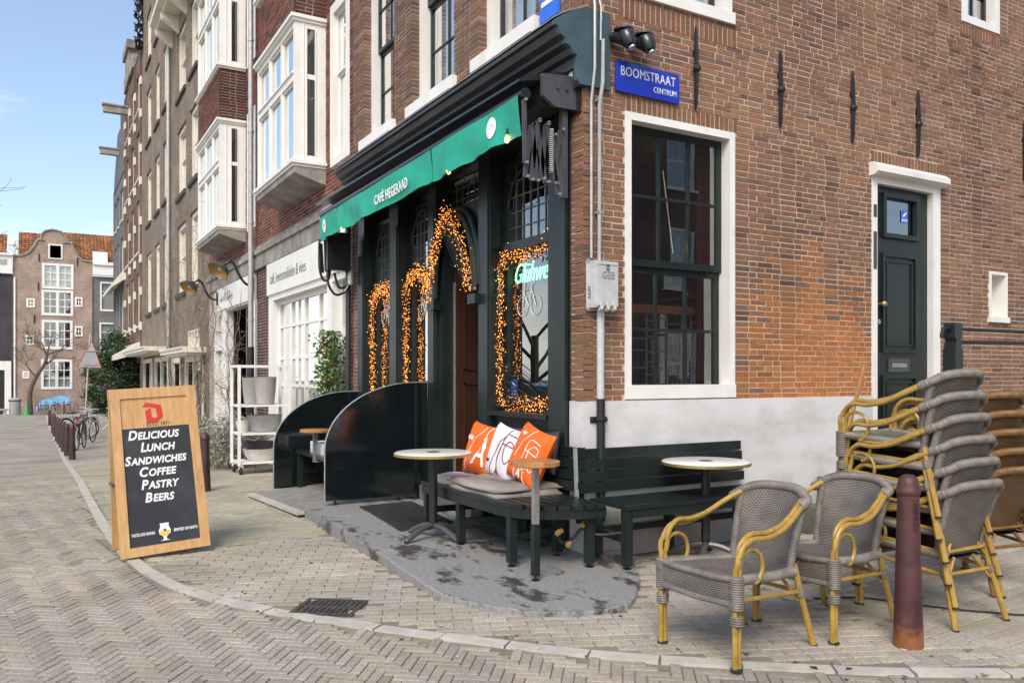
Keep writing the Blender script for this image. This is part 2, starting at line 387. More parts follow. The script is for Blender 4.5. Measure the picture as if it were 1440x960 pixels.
class MB:
    def __init__(s): s.v = []; s.f = []; s.c = []; s.uv = []; s.hasuv = False; s.hascol = False
    def face(s, idx, c=None, uv=None):
        s.f.append(idx); s.c.append(c); s.uv.append(uv)
        if c: s.hascol = True
        if uv: s.hasuv = True
    def poly(s, pts, c=None, uv=None):
        b = len(s.v); s.v += [tuple(p) for p in pts]; s.face(list(range(b, b + len(pts))), c, uv)
    def box(s, x0, x1, y0, y1, z0, z1, T=None, c=None, skip=()):
        p = [(x0, y0, z0), (x1, y0, z0), (x1, y1, z0), (x0, y1, z0), (x0, y0, z1), (x1, y0, z1), (x1, y1, z1), (x0, y1, z1)]
        if T: p = [T(*q) for q in p]
        b = len(s.v); s.v += p
        for k, q in enumerate(((0, 3, 2, 1), (4, 5, 6, 7), (0, 1, 5, 4), (1, 2, 6, 5), (2, 3, 7, 6), (3, 0, 4, 7))):
            if k not in skip: s.face([b + i for i in q], c)
        return s
    def hexa(s, p, c=None):
        b = len(s.v); s.v += [tuple(q) for q in p]
        for q in ((0, 3, 2, 1), (4, 5, 6, 7), (0, 1, 5, 4), (1, 2, 6, 5), (2, 3, 7, 6), (3, 0, 4, 7)): s.face([b + i for i in q], c)
        return s
    def bar(s, a, b_, wd, ht, up=(0, 0, 1)):
        """rectangular bar from a to b"""
        a, b_ = Vector(a), Vector(b_); d = (b_ - a).normalized(); upv = Vector(up)
        sd = d.cross(upv)
        if sd.length < 1e-4: sd = d.cross(Vector((0, 1, 0)))
        sd.normalize(); u = sd.cross(d).normalized()
        p = []
        for q in (a, b_):
            for (i, j) in ((-1, -1), (1, -1), (1, 1), (-1, 1)): p.append(q + sd * (i * wd / 2) + u * (j * ht / 2))
        return s.hexa(p)
    def tube(s, pts, r, n=8, cap=True, closed=False):
        P = [Vector(p) for p in pts]; m = len(P)
        rr = r if isinstance(r, (list, tuple)) else [r] * m
        base = len(s.v); prev = None
        for i, p in enumerate(P):
            if closed: d = P[(i + 1) % m] - P[i - 1]
            else: d = P[min(i + 1, m - 1)] - P[max(i - 1, 0)]
            if d.length < 1e-9: d = Vector((0, 0, 1))
            d.normalize()
            if prev is None:
                a = d.orthogonal().normalized()
            else:
                a = prev - d * prev.dot(d)
                a = a.normalized() if a.length > 1e-6 else d.orthogonal().normalized()
            prev = a; b = d.cross(a)
            for k in range(n):
                t = 2 * math.pi * k / n
                s.v.append(tuple(p + (a * math.cos(t) + b * math.sin(t)) * rr[i]))
        for i in range(m if closed else m - 1):
            for k in range(n):
                i2 = (i + 1) % m
                s.face([base + i * n + k, base + i * n + (k + 1) % n, base + i2 * n + (k + 1) % n, base + i2 * n + k])
        if cap and not closed:
            s.face([base + k for k in range(n)][::-1]); s.face([base + (m - 1) * n + k for k in range(n)])
        return s
    def lathe(s, prof, n=20, c=(0, 0, 0), cap=True):
        base = len(s.v); m = len(prof)
        for (r, z) in prof:
            for k in range(n):
                t = 2 * math.pi * k / n; s.v.append((c[0] + r * math.cos(t), c[1] + r * math.sin(t), c[2] + z))
        for i in range(m - 1):
            for k in range(n): s.face([base + i * n + k, base + i * n + (k + 1) % n, base + (i + 1) * n + (k + 1) % n, base + (i + 1) * n + k])
        if cap:
            s.face([base + k for k in range(n)][::-1]); s.face([base + (m - 1) * n + k for k in range(n)])
        return s
    def prism(s, poly, d0, d1, T):
        """polygon (a,b) extruded from d0 to d1; T(a,b,d)"""
        n = len(poly); b = len(s.v)
        s.v += [T(a, c, d0) for a, c in poly] + [T(a, c, d1) for a, c in poly]
        s.face(list(range(b, b + n))[::-1]); s.face(list(range(b + n, b + 2 * n)))
        for i in range(n): s.face([b + i, b + (i + 1) % n, b + n + (i + 1) % n, b + n + i])
        return s
    def grid(s, fn, nu, nv, uvs=(1, 1), close_u=False):
        """fn(u,v) -> point, uv scaled to metres"""
        b = len(s.v)
        for j in range(nv + 1):
            for i in range(nu + 1): s.v.append(tuple(fn(i / nu, j / nv)))
        for j in range(nv):
            for i in range(nu):
                q = [b + j * (nu + 1) + i, b + j * (nu + 1) + i + 1, b + (j + 1) * (nu + 1) + i + 1, b + (j + 1) * (nu + 1) + i]
                uv = [(i / nu * uvs[0], j / nv * uvs[1]), ((i + 1) / nu * uvs[0], j / nv * uvs[1]), ((i + 1) / nu * uvs[0], (j + 1) / nv * uvs[1]), (i / nu * uvs[0], (j + 1) / nv * uvs[1])]
                s.face(q, None, uv)
        return s
    def sph(s, c, r, n=8, m=6, sq=1.0):
        prof = [(r * math.sin(math.pi * i / m) + 1e-5, -r * sq * math.cos(math.pi * i / m)) for i in range(m + 1)]
        return s.lathe(prof, n, c, cap=False)
    def add(s, other, fn=None):
        b = len(s.v); s.v += [tuple(fn(*p)) if fn else p for p in other.v]
        for f, c, u in zip(other.f, other.c, other.uv): s.face([b + i for i in f], c, u)
        return s
    def mesh(s, name, smooth=False, off=(0, 0, 0)):
        me = bpy.data.meshes.new(name)
        v = s.v if off == (0, 0, 0) else [(a - off[0], b - off[1], c - off[2]) for a, b, c in s.v]
        me.from_pydata(v, [], s.f)
        if s.hascol:
            ca = me.color_attributes.new('Col', 'FLOAT_COLOR', 'CORNER')
            flat = []
            for f, c in zip(s.f, s.c): flat += [*(c or (.5, .5, .5)), 1.0] * len(f)
            ca.data.foreach_set('color', flat)
        if s.hasuv:
            ul = me.uv_layers.new(name='UVMap'); flat = []
            for f, u in zip(s.f, s.uv):
                for k in range(len(f)): flat += list(u[k]) if u else [0.0, 0.0]
            ul.data.foreach_set('uv', flat)
        if smooth:
            me.polygons.foreach_set('use_smooth', [True] * len(me.polygons))
            try: me.set_sharp_from_angle(angle=R(42))
            except Exception: pass
        me.update(); return me
    def build(s, name, mat, parent=None, smooth=False, local=False):
        off = (0, 0, 0) if (local or parent is None) else OFF.get(parent.name, (0, 0, 0))
        me = s.mesh(name, smooth, off)
        me.materials.append(M[mat] if isinstance(mat, str) else mat)
        o = bpy.data.objects.new(name, me); col.objects.link(o)
        if parent is not None: o.parent = parent
        OFF[o.name] = off
        return o

def tag(o, label=None, cat=None, group=None, kind=None):
    if label: o['label'] = label
    if cat: o['category'] = cat
    if group: o['group'] = group
    if kind: o['kind'] = kind
    return o
def thing(name, label, cat, loc=(0, 0, 0), rz=0.0, group=None):
    o = bpy.data.objects.new(name, None); col.objects.link(o)
    o.empty_display_size = 0.1
    o.location = loc; o.rotation_euler = (0, 0, rz)
    OFF[o.name] = tuple(loc)
    return tag(o, label, cat, group)
def copy_tree(o, parent=None):
    c = o.copy(); col.objects.link(c); c.parent = parent
    for ch in list(o.children): copy_tree(ch, c)
    return c
def B1(x0, x1, y0, y1, z0, z1, T=None): return MB().box(x0, x1, y0, y1, z0, z1, T)

def text_part(body, size, T, mat, parent, name='lettering', shear=0.0, bold=0.0, align='CENTER', sx=1.0, depth=0.004, bevel=0.0, spacing=1.0, fill=True):
    cu = bpy.data.curves.new(name, 'FONT'); cu.body = body; cu.size = size; cu.shear = shear; cu.offset = bold
    cu.align_x = align; cu.extrude = depth / 2; cu.resolution_u = 3; cu.space_character = spacing
    if not fill: cu.fill_mode = 'NONE'
    if bevel: cu.bevel_depth = bevel; cu.bevel_resolution = 1
    o = bpy.data.objects.new(name, cu); col.objects.link(o)
    bpy.context.view_layer.update()
    dg = bpy.context.evaluated_depsgraph_get()
    me = bpy.data.meshes.new_from_object(o.evaluated_get(dg))
    bpy.data.objects.remove(o); bpy.data.curves.remove(cu)
    off = Vector(OFF.get(parent.name, (0, 0, 0)))
    for v in me.vertices: v.co = Vector(T(v.co.x * sx, v.co.y, v.co.z)) - off
    me.materials.clear(); me.materials.append(M[mat])
    ob = bpy.data.objects.new(name, me); col.objects.link(ob); ob.parent = parent; OFF[ob.name] = tuple(off)
    return ob

def jit(c, a, b=0.0):
    k = 1 + random.uniform(-a, a)
    return tuple(max(0.004, x * k * (1 + random.uniform(-b, b))) for x in c)

def wall_cells(u0, u1, z0, z1, holes):
    us = sorted({u0, u1, *[h[0] for h in holes if u0 < h[0] < u1], *[h[1] for h in holes if u0 < h[1] < u1]})
    zs = sorted({z0, z1, *[h[2] for h in holes if z0 < h[2] < z1], *[h[3] for h in holes if z0 < h[3] < z1]})
    for a, b in zip(us, us[1:]):
        for c, d in zip(zs, zs[1:]):
            m, q = (a + b) / 2, (c + d) / 2
            if not any(h[0] < m < h[1] and h[2] < q < h[3] for h in holes): yield a, b, c, d
def holed_wall(mb, T, u0, u1, z0, z1, holes, thick=0.22, w=0.0):
    for a, b, c, d in wall_cells(u0, u1, z0, z1, holes):
        mb.poly([T(a, w, c), T(b, w, c), T(b, w, d), T(a, w, d)]); mb.poly([T(a, w - thick, c), T(b, w - thick, c), T(b, w - thick, d), T(a, w - thick, d)])
    for (a, b, c, d) in holes:
        for p in (((a, c), (a, d)), ((b, c), (b, d)), ((a, c), (b, c)), ((a, d), (b, d))):
            (m, n_), (p_, q) = p
            mb.poly([T(m, w, n_), T(p_, w, q), T(p_, w - thick, q), T(m, w - thick, n_)])
    return mb
def lay_bricks(T, u0, u1, z0, z1, holes, colfn, course=0.0475, L=0.195, joint=0.0112, w0=-0.10, w1=0.0035, bond='mix'):
    """list of (u0,u1,w0,w1,z0,z1,col) bricks, cut round the openings"""
    out = []; k = 0; z = z0
    while z + course * .6 < z1:
        zt = min(z + course - joint, z1); zm = (z + zt) / 2
        cuts = [(h[0], h[1]) for h in holes if h[2] < zm < h[3]]
        iv = [(u0, u1)]
        for (a, b) in cuts:
            nv = []
            for (p, q) in iv:
                if b <= p or a >= q: nv.append((p, q)); continue
                if a > p: nv.append((p, a + .004))
                if b < q: nv.append((b - .004, q))
            iv = nv
        header = (k % 2 == 1) and bond == 'mix'
        for (p, q) in iv:
            u = p - (L * .5 if k % 2 else 0) * (0 if header else 1) - random.uniform(0, .02)
            i = 0
            while u < q:
                ln = L if not (header and i % 2) else L * .5
                ln *= random.uniform(.94, 1.05)
                a, b = max(u, p), min(u + ln - joint, q)
                if b - a > .02:
                    out.append((a, b, w0, w1 + random.uniform(-.002, .002), z + random.uniform(-.0015, .0015), zt + random.uniform(-.0015, .0015), colfn(a, zm)))
                u += ln; i += 1
        z += course; k += 1
    return out
def bricks_mesh(T, lst):
    mb = MB()
    for (a, b, w0, w1, z0, z1, c) in lst: mb.box(a, b, w0, w1, z0, z1, T, c, skip=(2,))
    return mb
def prj(x, y, z):
    dx, dy = x + 3.5485, y + 5.0515; th = R(30.104)
    dep = dx * math.sin(th) + dy * math.cos(th); lat = dx * math.cos(th) - dy * math.sin(th)
    return (dep, lat / max(dep, .01) * 1147 + 720, 527 - (z - 1.4) / max(dep, .01) * 1147)

# ------------------------------------------------------------------ ground, road, pavement
PR = [(-99, 0), (2, 0), (5, -.03), (8, -.10), (12, -.32), (17, -.58), (40, -1.1), (64, -1.45), (400, -1.5)]
def gz(y):
    for (a, b), (c, d) in zip(PR, PR[1:]):
        if y <= c:
            return b + (d - b) * (y - a) / (c - a)
    return -1.5
KERB = [(-3.12, 70), (-3.12, 40), (-3.05, 20), (-3.05, 8), (-3.03, 4), (-2.95, 1.9), (-2.8, .9), (-2.6, .30), (-2.24, -.33), (-1.63, -1.15), (-1.01, -1.86), (-.23, -2.50), (.34, -2.88), (1.3, -3.35), (2.6, -3.75), (5, -4.1), (14, -4.3), (30, -4.4)]
def kerb_curve():
    return [(p.x, p.y) for p in catmull([(a, b, 0) for a, b in KERB], 14)]
KC = kerb_curve()
def inside_kerb(x, y):
    """True on the pavement side"""
    if y > -2.0 and x < -1.0 or y > 1.5:
        best = min(KC, key=lambda p: abs(p[1] - y)); return x > best[0]
    best = min(KC, key=lambda p: abs(p[0] - x)); return y > best[1]
def sheet_strip(name, left, right, mat, dz):
    """strip between two polylines of equal length following the ground height"""
    mb = MB(); b = 0
    n = len(left)
    for (p, q) in zip(left, right): mb.v += [(p[0], p[1], gz(p[1]) + dz), (q[0], q[1], gz(q[1]) + dz)]
    for i in range(n - 1): mb.face([2 * i, 2 * i + 1, 2 * i + 3, 2 * i + 2])
    return mb.build(name, mat)

def paver_sheet_mat(name, c, mortar, rot):
    m, n, l, b = new_mat(name)
    geo = n.new('ShaderNodeNewGeometry'); mp = n.new('ShaderNodeMapping'); mp.inputs['Rotation'].default_value = (0, 0, rot)
    l.new(geo.outputs['Position'], mp.inputs['Vector'])
    br = n.new('ShaderNodeTexBrick'); br.inputs['Scale'].default_value = 1; br.inputs['Brick Width'].default_value = .2; br.inputs['Row Height'].default_value = .0667
    br.inputs['Mortar Size'].default_value = .006; br.inputs['Color1'].default_value = (*[x * .85 for x in c], 1); br.inputs['Color2'].default_value = (*[x * 1.15 for x in c], 1)
    br.inputs['Mortar'].default_value = (*mortar, 1)
    l.new(mp.outputs[0], br.inputs['Vector'])
    no = n.new('ShaderNodeTexNoise'); no.inputs['Scale'].default_value = .8; no.inputs['Detail'].default_value = 7
    l.new(geo.outputs['Position'], no.inputs['Vector'])
    mr = n.new('ShaderNodeMapRange'); mr.inputs['From Min'].default_value = .3; mr.inputs['From Max'].default_value = .7; mr.inputs['To Min'].default_value = .75; mr.inputs['To Max'].default_value = 1.25
    l.new(no.outputs['Fac'], mr.inputs['Value'])
    vm = n.new('ShaderNodeVectorMath'); vm.operation = 'SCALE'; l.new(br.outputs['Color'], vm.inputs[0]); l.new(mr.outputs[0], vm.inputs['Scale'])
    l.new(vm.outputs[0], b.inputs['Base Color']); b.inputs['Roughness'].default_value = .85
    bp = n.new('ShaderNodeBump'); bp.invert = True; bp.inputs['Strength'].default_value = .6; bp.inputs['Distance'].default_value = .01
    l.new(br.outputs['Fac'], bp.inputs['Height']); l.new(bp.outputs[0], b.inputs['Normal'])
    return m
ROADC, PAVEC = (.335, .295, .24), (.355, .318, .258)
M['road_far'] = paver_sheet_mat('distant_road_brick', tuple(x * 1.05 for x in ROADC), (.20, .175, .14), R(45))
M['pave_far'] = paver_sheet_mat('distant_pavement_brick', tuple(x * 1.05 for x in PAVEC), (.22, .195, .15), 0)

g = MB()                                            # the land under everything, out to the horizon
ys = [-300, -60, -20, 2, 5, 8, 12, 17, 40, 64, 120, 400]
for y in ys: g.v += [(-400, y, gz(y) - .06), (400, y, gz(y) - .06)]
for i in range(len(ys) - 1): g.face([2 * i, 2 * i + 1, 2 * i + 3, 2 * i + 2])
ground = tag(g.build('ground', 'joint'), kind='structure')

kx = [(x, y) for x, y in KC]
BUILT_Y = 13.0
def split_far(poly, side):
    pass
# sheets: near part is sandy joint under built pavers, far part carries the brick pattern
near = [p for p in kx if p[1] <= BUILT_Y]; far = [p for p in kx if p[1] >= BUILT_Y - .4]
far_fix = [(x, max(y, BUILT_Y - .02)) for x, y in far]
road = tag(sheet_strip('road', [(-9.0 if p[1] > 0 else -9.0, p[1]) for p in far_fix], far_fix, 'road_far', 0.004), kind='structure')
pavement = tag(sheet_strip('pavement', far_fix, [(0.02, p[1]) for p in far_fix], 'pave_far', 0.004), kind='structure')
rb = MB()
for y0, y1 in ((-7, 2), (2, 5), (5, 8), (8, 12), (12, BUILT_Y)):
    rb.poly([(-9, y0, gz(y0) - .0055), (9, y0, gz(y0) - .0055), (9, y1, gz(y1) - .0055), (-9, y1, gz(y1) - .0055)])
rb.build('paving_bed', 'joint', road)
of = MB()                                           # road beyond the built pavers, to the side and behind
of.poly([(-40, -40, -.01), (40, -40, -.01), (40, -7, -.01), (-40, -7, -.01)])
of.poly([(9, -7, -.01), (40, -7, -.01), (40, 0, -.01), (9, 0, -.01)])
for (ya, yb) in ((-7, 2), (2, 5), (5, 8), (8, 12), (12, 17), (17, 40), (40, 64)):
    of.poly([(-40, ya, gz(ya) - .01), (-9, ya, gz(ya) - .01), (-9, yb, gz(yb) - .01), (-40, yb, gz(yb) - .01)])
of.build('road_surface', 'road_far', road)

# slab in front of the cafe (bluestone stoop), its outline
SLAB = [(-.02, 3.35), (-1.26, 3.02), (-1.33, 2.0), (-1.36, .9), (-1.40, -.2), (-1.36, -.55), (-1.22, -.86), (-1.0, -1.08), (-.72, -1.2), (-.45, -1.14), (-.24, -.94), (.0, -.66), (.12, -.40), (.3, -.3), (.3, .0), (.0, .0)]
SLABC = [(p.x, p.y) for p in catmull([(a, b, 0) for a, b in SLAB[1:14]], 5)]
_rs = random.Random(2)
SLABC = [(a + (b[0] - a) * t / 3 + _rs.uniform(-.008, .008), c + (b[1] - c) * t / 3 + _rs.uniform(-.008, .008)) for (a, c), b in zip(SLABC, SLABC[1:]) for t in range(3)] + [SLABC[-1]]
SLAB_POLY = [SLAB[0]] + SLABC + SLAB[14:]
def in_poly(x, y, P):
    c = False; j = len(P) - 1
    for i in range(len(P)):
        if (P[i][1] > y) != (P[j][1] > y) and x < (P[j][0] - P[i][0]) * (y - P[i][1]) / (P[j][1] - P[i][1]) + P[i][0]: c = not c
        j = i
    return c
def slab_z(x, y): return .026 + .085 * min(1, max(0, (y + 1.1) / 3.2)) 
def clip_y(P, y0, y1):
    for lim, keep in ((y0, lambda y: y >= y0), (y1, lambda y: y <= y1)):
        out = []
        for i in range(len(P)):
            p, q = P[i], P[(i + 1) % len(P)]
            if keep(p[1]): out.append(p)
            if keep(p[1]) != keep(q[1]): t = (lim - p[1]) / (q[1] - p[1]); out.append((p[0] + (q[0] - p[0]) * t, lim))
        P = out
    return P
stoop = bpy.data.objects.new('stone_stoop', None); col.objects.link(stoop); stoop.location = (-.7, .8, 0); OFF['stone_stoop'] = (-.7, .8, 0)
for (ya, yb) in ((-3, .72), (.728, 2.16), (2.168, 4)):     # three slabs butted with open joints
    P = clip_y(SLAB_POLY, ya, yb); n = len(P)
    bm = bmesh.new()
    top = [bm.verts.new((x, y, slab_z(x, y))) for x, y in P]; bot = [bm.verts.new((x, y, -.06)) for x, y in P]
    cx_, cy_ = sum(p[0] for p in P) / n, sum(p[1] for p in P) / n
    ins = [bm.verts.new((x + (cx_ - x) * .012, y + (cy_ - y) * .012, slab_z(x, y) + .006)) for x, y in P]
    f = bm.faces.new(ins); bmesh.ops.triangulate(bm, faces=[f])
    for i in range(n):
        bm.faces.new((top[i], bot[i], bot[(i + 1) % n], top[(i + 1) % n])); bm.faces.new((ins[i], top[i], top[(i + 1) % n], ins[(i + 1) % n]))
    for v in bm.verts: v.co -= Vector((-.7, .8, 0))
    me = bpy.data.meshes.new('slab_stone'); bm.to_mesh(me); bm.free(); me.materials.append(M['slab'])
    so = bpy.data.objects.new('slab_stone', me); col.objects.link(so); so.parent = stoop
def slab_mat():
    m = M['slab']; n, l = m.node_tree.nodes, m.node_tree.links; b = n['Principled BSDF']
    geo = n.new('ShaderNodeNewGeometry'); no = n.new('ShaderNodeTexNoise'); no.inputs['Scale'].default_value = 2.7; no.inputs['Detail'].default_value = 9; no.inputs['Roughness'].default_value = .72
    mp = n.new('ShaderNodeMapping'); mp.inputs['Scale'].default_value = (1.5, .8, 1); mp.inputs['Rotation'].default_value = (0, 0, .5)
    l.new(geo.outputs['Position'], mp.inputs[0]); l.new(mp.outputs[0], no.inputs['Vector'])
    rp = n.new('ShaderNodeValToRGB'); rp.color_ramp.elements[0].position = .52; rp.color_ramp.elements[1].position = .585
    l.new(no.outputs['Fac'], rp.inputs['Fac'])
    old = b.inputs['Base Color'].links[0].from_socket
    mx = n.new('ShaderNodeMixRGB'); mx.inputs['Color2'].default_value = (.06, .054, .048, 1)
    l.new(rp.outputs[0], mx.inputs['Fac']); l.new(old, mx.inputs['Color1']); l.new(mx.outputs[0], b.inputs['Base Color'])
    r2 = n.new('ShaderNodeMapRange'); r2.inputs['To Min'].default_value = .65; r2.inputs['To Max'].default_value = .42
    l.new(rp.outputs[0], r2.inputs['Value']); l.new(r2.outputs[0], b.inputs['Roughness'])
slab_mat()
tag(stoop, 'low grey bluestone slab with a rounded corner under the green bench', 'stoop')

# drain and steel plate keep-outs
DRAIN = (-2.03, -.24, R(-38), .195, .16)            # cx, cy, angle, half length, half width
PLATE = [(-1.40, 4.75), (-1.30, 3.0), (-.08, 3.35), (-.08, 4.95)]
def in_drain(x, y, m=.03):
    cx, cy, a, hl, hw = DRAIN; dx, dy = x - cx, y - cy
    return abs(dx * math.cos(a) + dy * math.sin(a)) < hl + m and abs(-dx * math.sin(a) + dy * math.cos(a)) < hw + m
def kerb_dist(x, y): return min((x - p[0]) ** 2 + (y - p[1]) ** 2 for p in KN) ** .5
KN = [p for p in KC if p[1] < 16 and p[0] < 6]

pavers = []                                         # (cx, cy, angle, length, width, colour, zone)
W_, L_ = .0555, .1665
a0 = R(52)
ca, sa = math.cos(a0), math.sin(a0)
rng = int(13 / W_)
def pcol(base):
    c = jit(base, .11, .03)
    t = random.random()
    if t < .05: c = tuple(x * .78 for x in c)
    elif t < .10: c = (c[0] * 1.16, c[1] * 1.12, c[2] * 1.05)
    elif t < .15: c = (c[0] * 1.08, c[1] * .98, c[2] * .9)
    return c
for i in range(-rng, rng):
    for j in range(-rng, rng):
        c = (i - j) % 6
        if c not in (0, 5): continue
        if c == 0: lx, ly, ang = (i + 1.5) * W_, (j + .5) * W_, 0
        else: lx, ly, ang = (i + .5) * W_, (j + 1.5) * W_, R(90)
        x, y = ca * lx - sa * ly - 4.5, sa * lx + ca * ly + 1.5
        if not (-8.5 < x < 6 and -6.5 < y < 13.05): continue
        dep, px, py = prj(x, y, 0)
        if dep < 1.0 or px < -420 or px > 1700 or py > 1250: continue
        if inside_kerb(x, y) or kerb_dist(x, y) < .085: continue
        pavers.append((x, y, a0 + ang, L_, W_, pcol(ROADC), 'road'))
# pavement: running bond that follows the kerb round the corner
def bond_field(ang, ox, oy, test, base, zone, L=.205, W=.078):
    c, s_ = math.cos(ang), math.sin(ang)
    for r in range(-180, 180):
        for q in range(-60, 60):
            lx = (q + (.5 if r % 2 else 0) + random.uniform(-.006, .006)) * L; ly = r * W
            x, y = c * lx - s_ * ly + ox, s_ * lx + c * ly + oy
            if not (-3.3 < x < 6.5 and -4.5 < y < 13.05) or not test(x, y): continue
            dep, px, py = prj(x, y, 0)
            if dep < 1.5 or px > 1750 or px < -150: continue
            if not inside_kerb(x, y) or kerb_dist(x, y) < .10 or in_drain(x, y) or in_poly(x, y, SLAB_POLY) or in_poly(x, y, PLATE): continue
            if x > -.06 and y > -.06: continue
            if x > 2.3 and y > -.9 and x < 4.6: continue
            pavers.append((x, y, ang, L, W, pcol(base), zone))
bond_field(R(-24), 0, 0, lambda x, y: y < 1.9 and x < .55 - .0 * y, PAVEC, 'pave')
bond_field(R(4), .1, .03, lambda x, y: y < 1.9 and x >= .55, PAVEC, 'pave')
bond_field(R(0), 0, .02, lambda x, y: y >= 1.9, (PAVEC[0] * .98, PAVEC[1], PAVEC[2] * .92), 'pave')

def paver_mb(p, mb, jz=None):
    x, y, a, L, W, c, zone = p
    c_, s_ = math.cos(a), math.sin(a); hl, hw = L / 2 - .0022, W / 2 - .0028
    zt = gz(y) + .003 + random.uniform(-.002, .002); tx, ty = random.uniform(-.009, .009), random.uniform(-.018, .018)
    pts = []
    for k, (ll, ww) in enumerate(((-hl, -hw), (hl, -hw), (hl, hw), (-hl, hw))): pts.append((x + c_ * ll - s_ * ww, y + s_ * ll + c_ * ww, zt - .02))
    ins = .004
    for (ll, ww) in ((-hl, -hw), (hl, -hw), (hl, hw), (-hl, hw)): pts.append((x + c_ * ll - s_ * ww, y + s_ * ll + c_ * ww, zt - .003 + ll * tx + ww * ty))
    for (ll, ww) in ((-hl + ins, -hw + ins), (hl - ins, -hw + ins), (hl - ins, hw - ins), (-hl + ins, hw - ins)): pts.append((x + c_ * ll - s_ * ww, y + s_ * ll + c_ * ww, zt + ll * tx + ww * ty))
    b = len(mb.v); mb.v += pts
    for q in ((0, 1, 5, 4), (1, 2, 6, 5), (2, 3, 7, 6), (3, 0, 4, 7), (4, 5, 9, 8), (5, 6, 10, 9), (6, 7, 11, 10), (7, 4, 8, 11), (8, 9, 10, 11)): mb.face([b + i for i in q], c)
def shown(p):
    dep, px, py = prj(p[0], p[1], gz(p[1]))
    return 0 < px < 1440 and 0 < py < 957
for zone, root in (('road', road), ('pave', pavement)):
    lst = [p for p in pavers if p[6] == zone]
    vis = sorted([p for p in lst if shown(p)], key=lambda p: prj(p[0], p[1], 0)[0])[:290]
    vs = set(id(p) for p in vis)
    fld = MB()
    for p in lst:
        if id(p) not in vs: paver_mb(p, fld)
    tag(fld.build('paver_field', 'paver', root), kind='stuff')
    variants = []
    for k in range(14):
        q = (0, -50, 0, vis[0][3], vis[0][4], pcol(ROADC if zone == 'road' else PAVEC), zone)
        m1 = MB(); paver_mb(q, m1); me = m1.mesh('paver', off=(0, -50, 0)); me.materials.append(M['paver']); variants.append(me)
    for p in vis:
        o = bpy.data.objects.new('paver', random.choice(variants)); col.objects.link(o); o.parent = root
        o.location = (p[0], p[1], gz(p[1]) + .0005); o.rotation_euler = (0, 0, p[2])

# kerb: one pale stone after another along the bend
kerb = bpy.data.objects.new('kerb', None); col.objects.link(kerb); tag(kerb, kind='structure')
acc = 0; pts = [Vector((x, y, 0)) for x, y in KC]
dists = [0]
for a, b in zip(pts, pts[1:]): dists.append(dists[-1] + (b - a).length)
def along(d):
    for i in range(len(dists) - 1):
        if dists[i + 1] >= d:
            t = (d - dists[i]) / max(1e-6, dists[i + 1] - dists[i]); return pts[i].lerp(pts[i + 1], t)
    return pts[-1]
d = 12.0
while d < dists[-1] - 26:
    ln = random.uniform(.34, .44) if along(d).y < 9 else 1.0
    a, b = along(d), along(d + ln - .012)
    t = (b - a).normalized(); nn = Vector((-t.y, t.x, 0)) * .045
    hz = random.uniform(-.003, .004)
    top = [(q.x, q.y, gz(q.y) + .008 + hz) for q in (a - nn, b - nn, b + nn, a + nn)]
    mb = MB().hexa([(x, y, z - .05) for x, y, z in top] + top)
    mb.build('kerb_stone', 'kerb', kerb)
    d += ln

